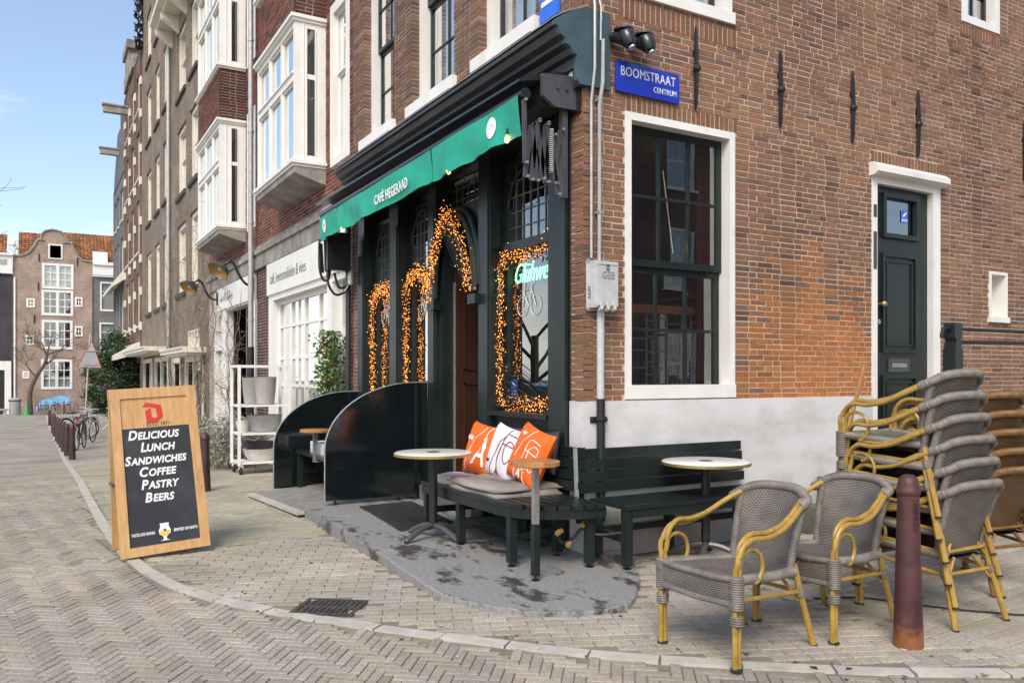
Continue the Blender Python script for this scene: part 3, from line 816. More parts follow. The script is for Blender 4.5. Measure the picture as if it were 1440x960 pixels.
# ------------------------------------------------------------------ window kit
def sash_window(bld, T, u0, u1, z0, z1, frame='white', sash='green', fw=.075, rec=.06, cols=2, rows=(2, 2), split=.5, glass='glass_up', curtain=True, sill=True, sillmat='white', name='window', sw=.035, mw=.016, proud=-.03, sill_out=.09, sill_h=.07, sill_x=.05, cur_gap=0.0):
    """box frame + sliding sashes with muntins + panes; opening u0..u1, z0..z1; proud: frame face relative to the wall"""
    f = MB(); p = proud; d = p - .13
    f.box(u0, u0 + fw, d, p, z0, z1, T); f.box(u1 - fw, u1, d, p, z0, z1, T)
    f.box(u0 + fw, u1 - fw, d, p, z1 - fw, z1, T); f.box(u0 + fw, u1 - fw, d, p, z0, z0 + fw * .8, T)
    w = f.build(name, frame, bld)
    a0, a1, b0, b1 = u0 + fw, u1 - fw, z0 + fw * .8, z1 - fw
    zm = b0 + (b1 - b0) * split
    s = MB(); nr = len(rows)
    secs = [(b0, zm, rows[0], p - rec - .035), (zm, b1, rows[1], p - rec)] if nr == 2 else [(b0, b1, rows[0], p - rec)]
    panes = []
    for (c0, c1, r, ww) in secs:
        s.box(a0, a0 + sw, ww - .035, ww, c0, c1, T); s.box(a1 - sw, a1, ww - .035, ww, c0, c1, T)
        s.box(a0 + sw, a1 - sw, ww - .035, ww, c0, c0 + sw * 1.15, T); s.box(a0 + sw, a1 - sw, ww - .035, ww, c1 - sw, c1, T)
        g0, g1, h0, h1 = a0 + sw, a1 - sw, c0 + sw * 1.15, c1 - sw
        for k in range(1, cols):
            x = g0 + (g1 - g0) * k / cols; s.box(x - mw / 2, x + mw / 2, ww - .03, ww - .004, h0, h1, T)
        for k in range(1, r):
            y = h0 + (h1 - h0) * k / r; s.box(g0, g1, ww - .029, ww - .005, y - mw / 2, y + mw / 2, T)
        panes.append((g0, g1, h0, h1, ww - .02, r))
    s.build('sash', sash, w)
    for (g0, g1, h0, h1, ww, r) in panes:
        for ci in range(cols):
            for ri in range(r):
                pa, pb = g0 + (g1 - g0) * ci / cols, g0 + (g1 - g0) * (ci + 1) / cols; pc, pd = h0 + (h1 - h0) * ri / r, h0 + (h1 - h0) * (ri + 1) / r
                tw = random.uniform(-.0015, .0015)
                pn = MB(); pn.poly([T(pa, ww + tw, pc), T(pb, ww, pc), T(pb, ww - tw, pd), T(pa, ww, pd)]); pn.build('pane', glass, w)
    if curtain:
        c = MB(); nf = 22; wl_ = p - .19
        def fold(x0, x1):
            def fn(u, v): return T(x0 + (x1 - x0) * u, wl_ + .018 * math.sin(u * nf * (x1 - x0) * 3.2), b0 + (b1 - b0) * v)
            c.grid(fn, 40, 1)
        if cur_gap > 0:
            m = (a0 + a1) / 2; fold(a0, m - cur_gap / 2); fold(m + cur_gap / 2, a1)
        else: fold(a0, a1)
        c.hasuv = False
        c.build('curtain', 'curtain', w, smooth=True)
    if sill:
        B1(u0 - sill_x, u1 + sill_x, p - .1, sill_out, z0 - sill_h, z0 - .002, T).build('sill', sillmat, w)
    return w

def plain_pane(T, u0, u1, z0, z1, w): 
    m = MB(); m.poly([T(u0, w, z0), T(u1, w, z0), T(u1, w, z1), T(u0, w, z1)]); return m

# ------------------------------------------------------------------ cafe building
cafe = thing('cafe_building', 'brown brick corner cafe with dark timber shopfront and grey plaster plinth', 'building', (0, 0, 0))
CA_W = [(.67, 1.70, 4.34, 6.55), (2.20, 3.27, 4.34, 6.55), (3.78, 4.78, 4.34, 6.55)]
CB_H = [(.39, 1.56, 1.21, 3.45), (.40, 1.53, 4.36, 6.6), (3.37, 4.46, .60, 3.31), (5.34, 5.68, 2.0, 2.52), (4.84, 5.54, 5.12, 6.5)]
TOPZ = 8.6
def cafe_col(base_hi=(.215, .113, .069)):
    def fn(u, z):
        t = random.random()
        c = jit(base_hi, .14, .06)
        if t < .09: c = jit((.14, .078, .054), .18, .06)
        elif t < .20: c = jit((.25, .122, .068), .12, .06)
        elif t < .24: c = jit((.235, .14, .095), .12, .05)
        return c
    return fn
def cafeB_col(u, z):
    c = cafe_col()(u, z)
    o = max(0.0, min(1.0, (2.55 + .22 * math.sin(u * 3.1) + .1 * math.sin(u * 11) - z) / .95)) * max(0, min(1, (u - 1.35) / .3)) * max(0, min(1, (3.6 - u) / .3))
    if o > 0 and random.random() < 1.25 * o:
        r = jit((.42, .15, .042), .14, .07); k = .45 + .55 * o; c = tuple(a * (1 - k) + b * k for a, b in zip(c, r))
    if u < .4 and z < 2.0: c = (c[0] * 1.1, c[1] * 1.0, c[2] * .92)
    s = max(0, 1 - abs(u - 5.05) / .35) * max(0, min(1, (5.0 - z) / .3)) * max(0, min(1, (z - 2.6) / .8))    # rain-streaked band below the upper window
    if s > 0: c = tuple(x * (1 - .38 * s) for x in c)
    return c
# side-street wall
wb = MB(); holed_wall(wb, FB, 0.0, 9.0, 0.0, TOPZ, CB_H, .30)
wallB = wb.build('side_wall', 'mortar', cafe)
SOLD = [(.36, 1.60, 3.45, 3.585), (.34, 1.60, 4.17, 4.34), (3.37, 4.46, 3.44, 3.565), (4.82, 5.58, 4.99, 5.10)]
CUTB = CB_H + SOLD + [(-.1, 3.37, -1, 1.205), (3.33, 4.49, 3.30, 3.44), (.36, .39, 1.2, 1.25)]
lst = lay_bricks(FB, 0.0, 7.6, 0.012, 6.6, CUTB, cafeB_col)
for (a, b, c, d) in SOLD:
    u = a
    while u < b - .02:
        w_ = .052 * random.uniform(.95, 1.06)
        lst.append((u, min(u + w_ - .012, b), -.1, .004 + random.uniform(-.002, .002), c, d - .010, jit((.20, .098, .058), .2, .08))); u += w_
def seen_b(q):
    dep, px, py = prj((q[0] + q[1]) / 2, 0, (q[4] + q[5]) / 2)
    return 0 < px < 1440 and 0 < py < 960
def size_b(q):
    a = prj(q[0], 0, q[4]); b = prj(q[1], 0, q[5]); return abs(b[1] - a[1]) * abs((q[5] - q[4]) / a[0])
blocked = lambda q: False
cand = sorted([q for q in lst if seen_b(q) and q[1] - q[0] > .1 and q[4] > 1.2 and (q[5] - q[4]) < .06], key=size_b, reverse=True)[:300]
cid = set(id(q) for q in cand)
tag(bricks_mesh(FB, [q for q in lst if id(q) not in cid]).build('brick_field', 'brick', wallB), kind='stuff')
bvar = {}
for q in cand:
    key = (round((q[1] - q[0]) * 60), random.randrange(5), q[4] < 2.1 and q[0] > 1.5)
    if key not in bvar:
        l0, h0 = q[1] - q[0], q[5] - q[4]
        m1 = MB().box(-l0 / 2, l0 / 2, -.007, .10, -h0 / 2, h0 / 2, None, q[6]); me = m1.mesh('brick'); me.materials.append(M['brick']); bvar[key] = me
    o = bpy.data.objects.new('brick', bvar[key]); col.objects.link(o); o.parent = wallB
    o.location = ((q[0] + q[1]) / 2, -(q[3] - .007), (q[4] + q[5]) / 2)
# plaster plinth, wraps the corner
B1(-.018, 3.37, -.02, .018, 0.0, 1.2, FB).build('plinth', 'plinth', cafe)
B1(-.0175, .155, -.02, .020, 0.0, 1.199, FA).build('plinth', 'plinth', cafe)
# street wall above the shopfront, and the brick pier at the corner
wa = MB(); holed_wall(wa, FA, 0.0, 5.2, 3.4, TOPZ, CA_W, .30)
B1(.001, .16, -.25, 0.0, 0.0, 3.4, FA).build('corner_pier', 'mortar', cafe); wa.box(4.97, 5.2, -.3, 0.0, -.3, 3.4, FA)
wallA = wa.build('street_wall', 'mortar_d', cafe)
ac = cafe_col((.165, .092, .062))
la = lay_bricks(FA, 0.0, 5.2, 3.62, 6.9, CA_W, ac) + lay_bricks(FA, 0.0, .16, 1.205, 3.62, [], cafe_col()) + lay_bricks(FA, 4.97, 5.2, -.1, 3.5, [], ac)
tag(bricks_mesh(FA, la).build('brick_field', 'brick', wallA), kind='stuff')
# shell: rear walls, ceiling, roof, floor
sh = MB(); sh.box(.3, 9.0, .3, 5.2, 3.62, 3.72); sh.box(0.0, 9.0, 0.0, 5.2, TOPZ - .06, TOPZ); sh.box(9.0, 9.2, 0, 5.2, 0, TOPZ); sh.box(.25, 9.0, 5.02, 5.19, -.3, TOPZ); sh.box(.02, 9.0, .02, 5.0, -.1, .16)
sh.build('interior_shell', 'dark_room', cafe)
B1(3.3, 3.4, .3, 5.0, .16, 3.62).build('interior_wall', 'dark_room', cafe)

# windows over the cornice
for (a, b, c, d) in CA_W:
    w = sash_window(cafe, FA, a, b, c, d, cols=2, rows=(2, 2), split=.5, sill=False, proud=-.09, fw=.09, cur_gap=.0)
    B1(a - .055, b + .055, -.1, .06, c - .13, c - .003, FA).build('sill', 'white', w)
    B1(a - .03, b + .03, -.09, .075, c - .155, c - .133, FA).build('lead_flashing', 'blackw', w)
# side-street windows
w = sash_window(cafe, FB, .39, 1.56, 1.21, 3.45, cols=3, rows=(2, 2), split=.475, glass='glass', curtain=False, sill=False, proud=.015, rec=.10, fw=.06, sw=.05, mw=.024)
B1(.395, 1.565, -.1, .022, 1.212, 1.32, FB).build('sill', 'white', w)
w2 = sash_window(cafe, FB, .40, 1.53, 4.36, 6.6, cols=3, rows=(2, 2), proud=.012, fw=.11, sill=False)
B1(.38, 1.55, -.1, .03, 4.362, 4.46, FB).build('sill', 'white', w2)
w3 = sash_window(cafe, FB, 4.84, 5.54, 5.12, 6.5, cols=2, rows=(2, 2), proud=.012, fw=.10, sill=False)
nf = MB(); nf.box(5.34, 5.37, -.2, .02, 2.0, 2.52, FB); nf.box(5.65, 5.68, -.2, .02, 2.0, 2.52, FB); nf.box(5.37, 5.65, -.2, .02, 2.49, 2.52, FB); nf.box(5.32, 5.70, -.2, .035, 1.97, 2.03, FB)
nw = nf.build('niche_window', 'white', cafe)
plain_pane(FB, 5.37, 5.65, 2.03, 2.49, -.19).build('pane', 'white', nw)
# front door of the upper flats
dr = MB(); dr.box(3.37, 3.45, -.12, .012, .60, 3.31, FB); dr.box(4.34, 4.46, -.12, .012, .60, 3.31, FB); dr.box(3.45, 4.34, -.12, .010, 3.25, 3.31, FB)
dfr = dr.build('door_frame', 'white', cafe)
B1(3.39, 3.44, 0, .0145, 2.42, 2.78, FB).build('name_plate', 'anthr', dfr)
B1(3.39, 3.44, 0, .0145, 2.92, 3.04, FB).build('name_plate', 'anthr', dfr)
lp = MB(); lp.prism([(-.02, 3.305), (.07, 3.315), (.105, 3.34), (.105, 3.39), (.05, 3.435), (-.02, 3.44)], 3.335, 4.485, lambda a, b, d_: FB(d_, a, b))
lp.build('lintel', 'white', cafe)
DW = -.055
leaf_ = MB(); leaf_.box(3.45, 4.34, DW - .05, DW, .62, 2.76, FB); leaf_.box(3.45, 3.63, DW - .05, DW, 2.76, 3.25, FB); leaf_.box(4.14, 4.34, DW - .05, DW, 2.76, 3.25, FB)
leaf_.box(3.63, 4.14, DW - .05, DW, 2.76, 2.8, FB); leaf_.box(3.63, 4.14, DW - .05, DW, 3.14, 3.25, FB)
fd = leaf_.build('door', 'green', cafe)
def moulding(u0, u1, z0, z1, w, t=.03, h=.022):
    m = MB()
    for (a, b, c, d_) in ((u0, u0 + t, z0, z1), (u1 - t, u1, z0, z1), (u0 + t, u1 - t, z0, z0 + t), (u0 + t, u1 - t, z1 - t, z1)): m.box(a, b, w, w + h, c, d_, FB)
    return m
moulding(3.60, 4.17, 2.75, 3.19, DW + .001, .045, .03).build('window_moulding', 'green', fd)
for (z0, z1) in ((1.62, 2.6), (.75, 1.40)):
    moulding(3.60, 4.15, z0, z1, DW + .001, .035, .022).build('panel_moulding', 'green', fd)
    moulding(3.67, 4.08, z0 + .07, z1 - .07, DW + .001, .016, .012).build('panel_moulding', 'green', fd)
plain_pane(FB, 3.63, 4.14, 2.8, 3.14, DW - .02).build('pane', 'glass', fd)
stk = plain_pane(FB, 3.93, 4.04, 2.93, 3.05, DW - .014).build('sticker', 'sticker', fd)
bird = MB(); bird.poly([FB(3.945, DW - .011, 2.985), FB(3.985, DW - .011, 2.99), FB(4.03, DW - .011, 3.04), FB(3.975, DW - .011, 3.02)]); bird.box(3.94, 4.03, DW - .0125, DW - .011, 2.955, 2.963, FB); bird.box(3.94, 4.03, DW - .0125, DW - .011, 2.94, 2.947, FB)
bird.build('sticker_mark', 'whitecloth', stk)
kn = MB(); kn.tube([FB(3.555, DW, 2.09), FB(3.555, DW + .05, 2.09)], .012); kn.sph(FB(3.555, DW + .065, 2.09), .03); kn.build('door_knob', 'brass', fd, smooth=True)
MB().tube([FB(3.555, DW, 1.92), FB(3.555, DW + .012, 1.92)], .026).build('lock_plate', 'steel', fd)
ml = MB(); ml.box(3.70, 4.03, DW, DW + .014, 1.43, 1.56, FB); mls = ml.build('letter_plate', 'anthr', fd); B1(3.75, 3.98, DW + .014, DW + .018, 1.475, 1.515, FB).build('letter_flap', 'steel', mls)
# black wrought wall anchors
for x in (1.11, 2.10, 3.07, 4.07, 6.01):
    a = MB(); a.tube([FB(x, .022, 3.58), FB(x, .024, 3.62), FB(x, .03, 3.86), FB(x, .03, 3.96), FB(x, .026, 4.18), FB(x, .022, 4.25)], [.010, .017, .021, .021, .017, .009], 6)
    a.sph(FB(x, .036, 3.905), .034, 8, 6); a.box(x - .016, x + .016, 0, .03, 4.02, 4.06, FB)
    a.build('wall_anchor', 'iron', cafe, smooth=True)

# ------------------------------------------------------------------ shopfront joinery
G1 = .0
PIL = [(.16, .46), (1.43, 1.66), (2.60, 2.80), (3.62, 3.88), (4.74, 4.97)]
for i, (a, b) in enumerate(PIL):
    p = MB(); p.box(a, b, -.24, .02, .02, 3.45, FA)
    p.box(a + .03, b - .03, .02, .032, .55, 3.1, FA)
    if i == 0: p.box(.16, .28, .032, .06, .12, 3.42, FA)
    p.box(a - .008, b + .008, -.1, .034, .02, .45, FA)
    p.build('pilaster', 'green', cafe)
# stall risers and window units
WIN = [(.46, 1.43, 1.08, 2.5, 3.32), (2.80, 3.62, 1.0, 2.48, 3.3), (3.88, 4.74, 1.0, 2.46, 3.3)]
for i, (a, b, s0, tr, tp) in enumerate(WIN):
    rs = MB(); rs.box(a, b, -.2, -.03, -.1, s0 - .04, FA); rs.box(a - .004, b + .004, -.2, .045, s0 - .04, s0, FA)
    rs.box(a + .08, b - .08, -.03, -.02, .25, s0 - .15, FA)
    rs.build('stall_riser', 'green', cafe)
    f = MB(); w0, w1 = -.22, -.12
    f.box(a, a + .05, w0, w1, s0, tp, FA); f.box(b - .07, b, w0, w1, s0, tp, FA); f.box(a + .05, b - .07, w0, w1, s0, s0 + .05, FA); f.box(a + .05, b - .07, w0, w1 + .05, tr, tr + .075, FA); f.box(a + .05, b - .07, w0, w1, tp - .05, tp, FA)
    wd = f.build('shop_window', 'green', cafe)
    plain_pane(FA, a + .05, b - .07, s0 + .05, tr, w1 - .03).build('pane', 'glass', wd)
    plain_pane(FA, a + .05, b - .07, tr + .075, tp - .05, w1 - .03).build('upper_pane', 'glass', wd)
    ld = MB(); g0, g1, h0, h1 = a + .05, b - .07, tr + .075, tp - .05
    nc, nr_ = 7, 5
    for k in range(1, nc): x = g0 + (g1 - g0) * k / nc; ld.box(x - .004, x + .004, w1 - .028, w1 - .02, h0, h1, FA)
    for k in range(1, nr_): z = h0 + (h1 - h0) * k / nr_; ld.box(g0, g1, w1 - .0275, w1 - .0195, z - .004, z + .004, FA)
    ld.build('lead_lattice', 'lead_came', wd)
    ar = MB(); cx, hw = (g0 + g1) / 2, (g1 - g0) / 2
    arc = [(cx - hw * math.cos(math.pi * t / 12), h1 - .36 + .34 * math.sin(math.pi * t / 12)) for t in range(13)]
    ar.tube([FA(x, w1 - .01, z) for x, z in arc], .014, 6); ar.build('arched_bar', 'green', wd)
# pointed door surround
dz0, dz1 = .30, 2.40
arch = []
ac_, hw, sp, pk = 2.13, .40, 2.12, 2.90
for t in range(11):
    q = t / 10; x = -hw * (1 - q ** 1.9) ; arch.append((ac_ - hw * (1 - q ** 1.8) if False else ac_ + x, sp + (pk - sp) * math.sin(q * math.pi / 2) ** .9))
left = arch; right = [(2 * ac_ - x, z) for x, z in arch[::-1]][1:]
prof = left + right
sur = MB()                                          # solid panel around the arch opening
for (p, q) in zip(prof, prof[1:]):
    sur.poly([FA(p[0], -.02, p[1]), FA(q[0], -.02, q[1]), FA(q[0], -.02, 3.0), FA(p[0], -.02, 3.0)])
    sur.poly([FA(p[0], -.02, p[1]), FA(q[0], -.02, q[1]), FA(q[0], -.32, q[1]), FA(p[0], -.32, p[1])])
sur.box(1.66, 2.60, -.22, -.0205, 3.0, 3.06, FA); sur.box(1.66, ac_ - hw, -.30, -.02, .1, 3.0, FA); sur.box(ac_ + hw, 2.60, -.30, -.02, .1, 3.0, FA)
sur.build('door_surround', 'green', cafe)
B1(2.477, 2.523, -.15, -.142, .30, 2.35, FA).build('door_edge_strip', 'steel', cafe)
hood = MB()
hood.tube([FA(ac_ + (x - ac_) * 1.10, .04, z + .06) for x, z in prof], .035, 8); hood.tube([FA(ac_ + (x - ac_) * 1.22, .015, z + .12) for x, z in prof], .03, 8)
hood.box(1.60, 1.75, .0, .09, 2.06, 2.15, FA); hood.box(2.51, 2.66, .0, .09, 2.06, 2.15, FA)
hood.build('arched_hood', 'green', cafe, smooth=True)
tl = MB(); tl.poly([FA(1.66, -.16, 3.06), FA(2.6, -.16, 3.06), FA(2.6, -.16, 3.4), FA(1.66, -.16, 3.4)])
fl = tl.build('door_fanlight', 'glass', cafe)
ld = MB()
for k in range(1, 7): x = 1.66 + .94 * k / 7; ld.box(x - .004, x + .004, -.158, -.15, 3.06, 3.4, FA)
for k in range(1, 3): z = 3.06 + .34 * k / 3; ld.box(1.66, 2.60, -.1575, -.1495, z - .004, z + .004, FA)
ld.build('lead_lattice', 'lead_came', fl)
dd = MB(); dd.box(2.475, 2.525, -1.05, -.15, .28, 2.60, FA)
cdoor = dd.build('door', 'doorw', cafe)
for z0, z1 in ((.45, 1.32), (1.45, 2.5)): 
    for u0, u1 in ((.14, .44), (.52, .84)):
        m = MB(); 
        for (a, b, c, d_) in ((u0, u0 + .02, z0, z1), (u1 - .02, u1, z0, z1), (u0, u1, z0, z0 + .02), (u0, u1, z1 - .02, z1)): m.box(2.463, 2.475, -b - .1, -a - .1, c, d_, FA)
        m.build('door_panel', 'doorw', cdoor)
B1(1.55, 2.72, -.3, .15, .06, .27, FA).build('threshold_step', 'stepst', cafe)
# fascia, cornice and its painted end cap
fa = MB(); fa.box(.02, 5.0, -.12, .03, 3.38, 3.74, FA); fa.build('fascia', 'blackp', cafe)
cp = [(-.02, 4.16), (.20, 4.06), (.275, 4.01), (.285, 3.97), (.255, 3.96), (.235, 3.91), (.19, 3.885), (.195, 3.85), (.14, 3.83), (.12, 3.79), (.085, 3.775), (.085, 3.70), (.06, 3.69), (.06, 3.56), (-.02, 3.56)]
cm = MB(); cm.prism([(a, b) for a, b in cp], .0, 5.12, lambda a, b, d_: FA(d_, a, b)); cm.build('cornice', 'blackw', cafe)
lf = MB(); lf.prism([(-.02, 4.168), (.205, 4.068), (.283, 4.02), (.283, 4.03), (.2, 4.083), (-.02, 4.184)], -.04, 5.13, lambda a, b, d_: FA(d_, a, b)); lf.build('lead_capping', 'stone', cafe)
ec = MB(); ec.prism([(-.22, 4.15), (.02, 4.15), (.20, 4.06), (.275, 4.01), (.285, 3.97), (.255, 3.96), (.235, 3.91), (.19, 3.885), (.195, 3.85), (.14, 3.83), (.12, 3.79), (.085, 3.775), (.085, 3.60), (.06, 3.57), (-.22, 3.57)], -.045, -.001, lambda a, b, d_: FA(d_, a, b))
ec.build('cornice_end_cap', 'teal', cafe)
fst = MB(); fst.box(.05, 4.9, .0605, .064, 3.57, 3.69, FA); fst.build('fascia_board', 'plinth', cafe)

# interior of the bar seen through the glass
ins = MB()
for x in (.55, .9, 1.25): ins.box(x - .008, x + .008, .42, .44, 1.25, 1.93)
B1(.40, 1.6, .40, .46, 1.93, 2.0).build('leaded_screen_rail', 'mahog', cafe)
ls = MB()
random.seed(11)
x = .42
while x < 1.55:
    nx = min(1.55, x + random.uniform(.09, .17)); ls.box(x - .005, x + .005, .424, .432, 1.3, 1.93)
    z = 1.3
    while z < 1.9:
        ls.box(x, nx, .425, .431, z - .005, z + .005); z += random.uniform(.08, .2)
    x = nx
ls.build('leaded_screen', 'lead_came', cafe)
plain_pane(lambda u, w, z: (u, w, z), .40, 1.58, 1.26, 1.93, .436).build('leaded_screen_glass', 'glass', cafe)
rc = MB(); rc.grid(lambda u, v: (1.42 + .15 * u, .30 + .025 * math.sin(u * 26), 1.35 + 2.05 * v), 40, 1); rc.hasuv = False
rc.build('red_curtain', 'redcurt', cafe, smooth=True)
rc = MB(); rc.grid(lambda u, v: (.24 + .02 * math.sin(u * 30), 4.55 + .16 * u, 1.05 + 1.5 * v), 40, 1); rc.hasuv = False
rc.build('red_curtain', 'redcurt', cafe, smooth=True)
random.seed(21)
B1(.62, .632, .5, .512, 2.5, 3.6).build('lamp_rod', 'brass', cafe)
for (x, z) in ((.56, 2.50), (.64, 2.60), (.72, 2.52)):
    MB().lathe([(.004, 0), (.016, .02), (.014, .045), (.003, .075)], 8, (x, .55, z)).build('candle_bulb', 'flame', cafe, smooth=True)
MB().tube([(.95, .2, 3.1), (1.06, .2, 2.42)], .005, 6).build('blind_cord', 'white', cafe)
# bar counter and shelving, dim behind the shopfront
B1(2.2, 2.7, .6, 4.6, .16, 1.2).build('bar_counter', 'mahog', cafe)
for k in range(3): B1(3.1, 3.28, .8, 4.4, 1.5 + .4 * k, 1.53 + .4 * k).build('bar_shelf', 'mahog', cafe)
# card and menu in the street windows
B1(2.95, 3.35, -.27, -.26, 1.50, 1.98, FA).build('window_card', 'whitecloth', cafe)
text_part('X', .13, lambda x, y, z: FA(3.25 - x, -.255 + z, 1.68 + y), 'greytxt', cafe, sx=1.3); text_part('O', .13, lambda x, y, z: FA(3.10 - x, -.255 + z, 1.68 + y), 'greytxt', cafe, sx=1.3)
bs = B1(2.95, 3.40, -.30, -.26, 1.05, 1.25, FA).build('storage_box', 'potw', cafe)
mb_ = B1(4.16, 4.36, -.2, -.185, 1.02, 1.4, FA).build('menu_board', 'slate', cafe)
mf = MB()
for (a, b, c, d_) in ((4.14, 4.16, 1.0, 1.42), (4.36, 4.38, 1.0, 1.42), (4.16, 4.36, 1.0, 1.02), (4.16, 4.36, 1.4, 1.42)): mf.box(a, b, -.205, -.18, c, d_, FA)
mf.build('menu_frame', 'boardw', mb_)
ml_ = MB()
for k in range(6): ml_.box(4.19, 4.33 - .03 * (k % 3), -.1845, -.183, 1.07 + .05 * k, 1.085 + .05 * k, FA)
ml_.build('menu_lines', 'whitecloth', mb_)
# painted line drawing of a bicycle and bow on the panes, stickers
def line_on_glass(pts, w, mat='whitecloth', r=.004): return MB().tube([FA(u, w, z) for u, z in pts], r, 5)
for (u0, z0, w) in ((3.22, 2.10, -.142), (4.35, 2.10, -.142), (1.02, 2.0, -.142)):
    m = MB()
    for dx in (-.11, .11): m.tube([FA(u0 + dx + .085 * math.cos(t * math.pi / 8), w, z0 + .085 * math.sin(t * math.pi / 8)) for t in range(16)], .0028, 5, closed=True)
    m.tube([FA(u0 + a, w, z0 + b) for a, b in ((-.11, 0), (-.04, .15), (.09, .13), (0, 0), (-.04, .15), (-.05, .19), (-.09, .19))], .004, 5)
    m.tube([FA(u0 + a, w, z0 + b) for a, b in ((.11, 0), (.07, .2), (.12, .23))], .004, 5)
    m.build('bicycle_drawing', 'whitecloth', cafe)
s1 = plain_pane(FA, 1.20, 1.32, 1.20, 1.36, -.135).build('sticker', 'sticker', cafe)
bm_ = MB(); bm_.box(1.22, 1.30, -.1335, -.132, 1.225, 1.235, FA); bm_.box(1.22, 1.30, -.1335, -.132, 1.25, 1.26, FA); bm_.poly([FA(1.22, -.132, 1.29), FA(1.26, -.132, 1.285), FA(1.30, -.132, 1.34), FA(1.25, -.132, 1.32)])
bm_.build('sticker_mark', 'whitecloth', s1)
# text over the door fanlight
rk_ = random.Random(3); ink = MB(); u_ = 2.46
while u_ > 1.82:                                    # small white lettering too blurred to read
    h_ = rk_.choice((.035, .05, .04)); ink.box(u_ - .012, u_, -.135, -.132, 3.33, 3.33 + h_, FA); ink.box(u_ - .03, u_ - .012, -.135, -.132, 3.33 + h_ * .6, 3.335 + h_ * .75, FA); u_ -= rk_.uniform(.035, .055)
tag(ink.build('lettering', 'whitecloth', cafe), kind='stuff')

# neon word in the side pane
neon = thing('neon_sign', 'green neon Gluhwein lettering hanging inside the cafe window', 'neon sign', (.17, 1.0, 2.25))
cu = text_part('Glühwein', .26, lambda x, y, z: FA(1.36 - x, -.185 + z, 2.22 + y), 'neon', neon, name='neon_tube', align='LEFT', shear=.5, bold=-.005, sx=.70, depth=.01)

# ------------------------------------------------------------------ houses up the street
def shell(bld, y0, y1, top, depth=8.0, mat='dark_room', zb=-1.2):
    s = MB(); s.box(.34, depth, y0 + .02, y0 + .2, zb, top - .02); s.box(.34, depth, y1 - .2, y1 - .02, zb, top - .02); s.box(depth, depth + .2, y0 + .02, y1 - .02, zb, top - .02)
    s.box(.0, depth, y0 + .02, y1 - .02, top - .1, top); s.box(.34, depth - .01, y0 + .2, y1 - .2, 3.3, 3.4)
    s.build('rear_walls', mat, bld)

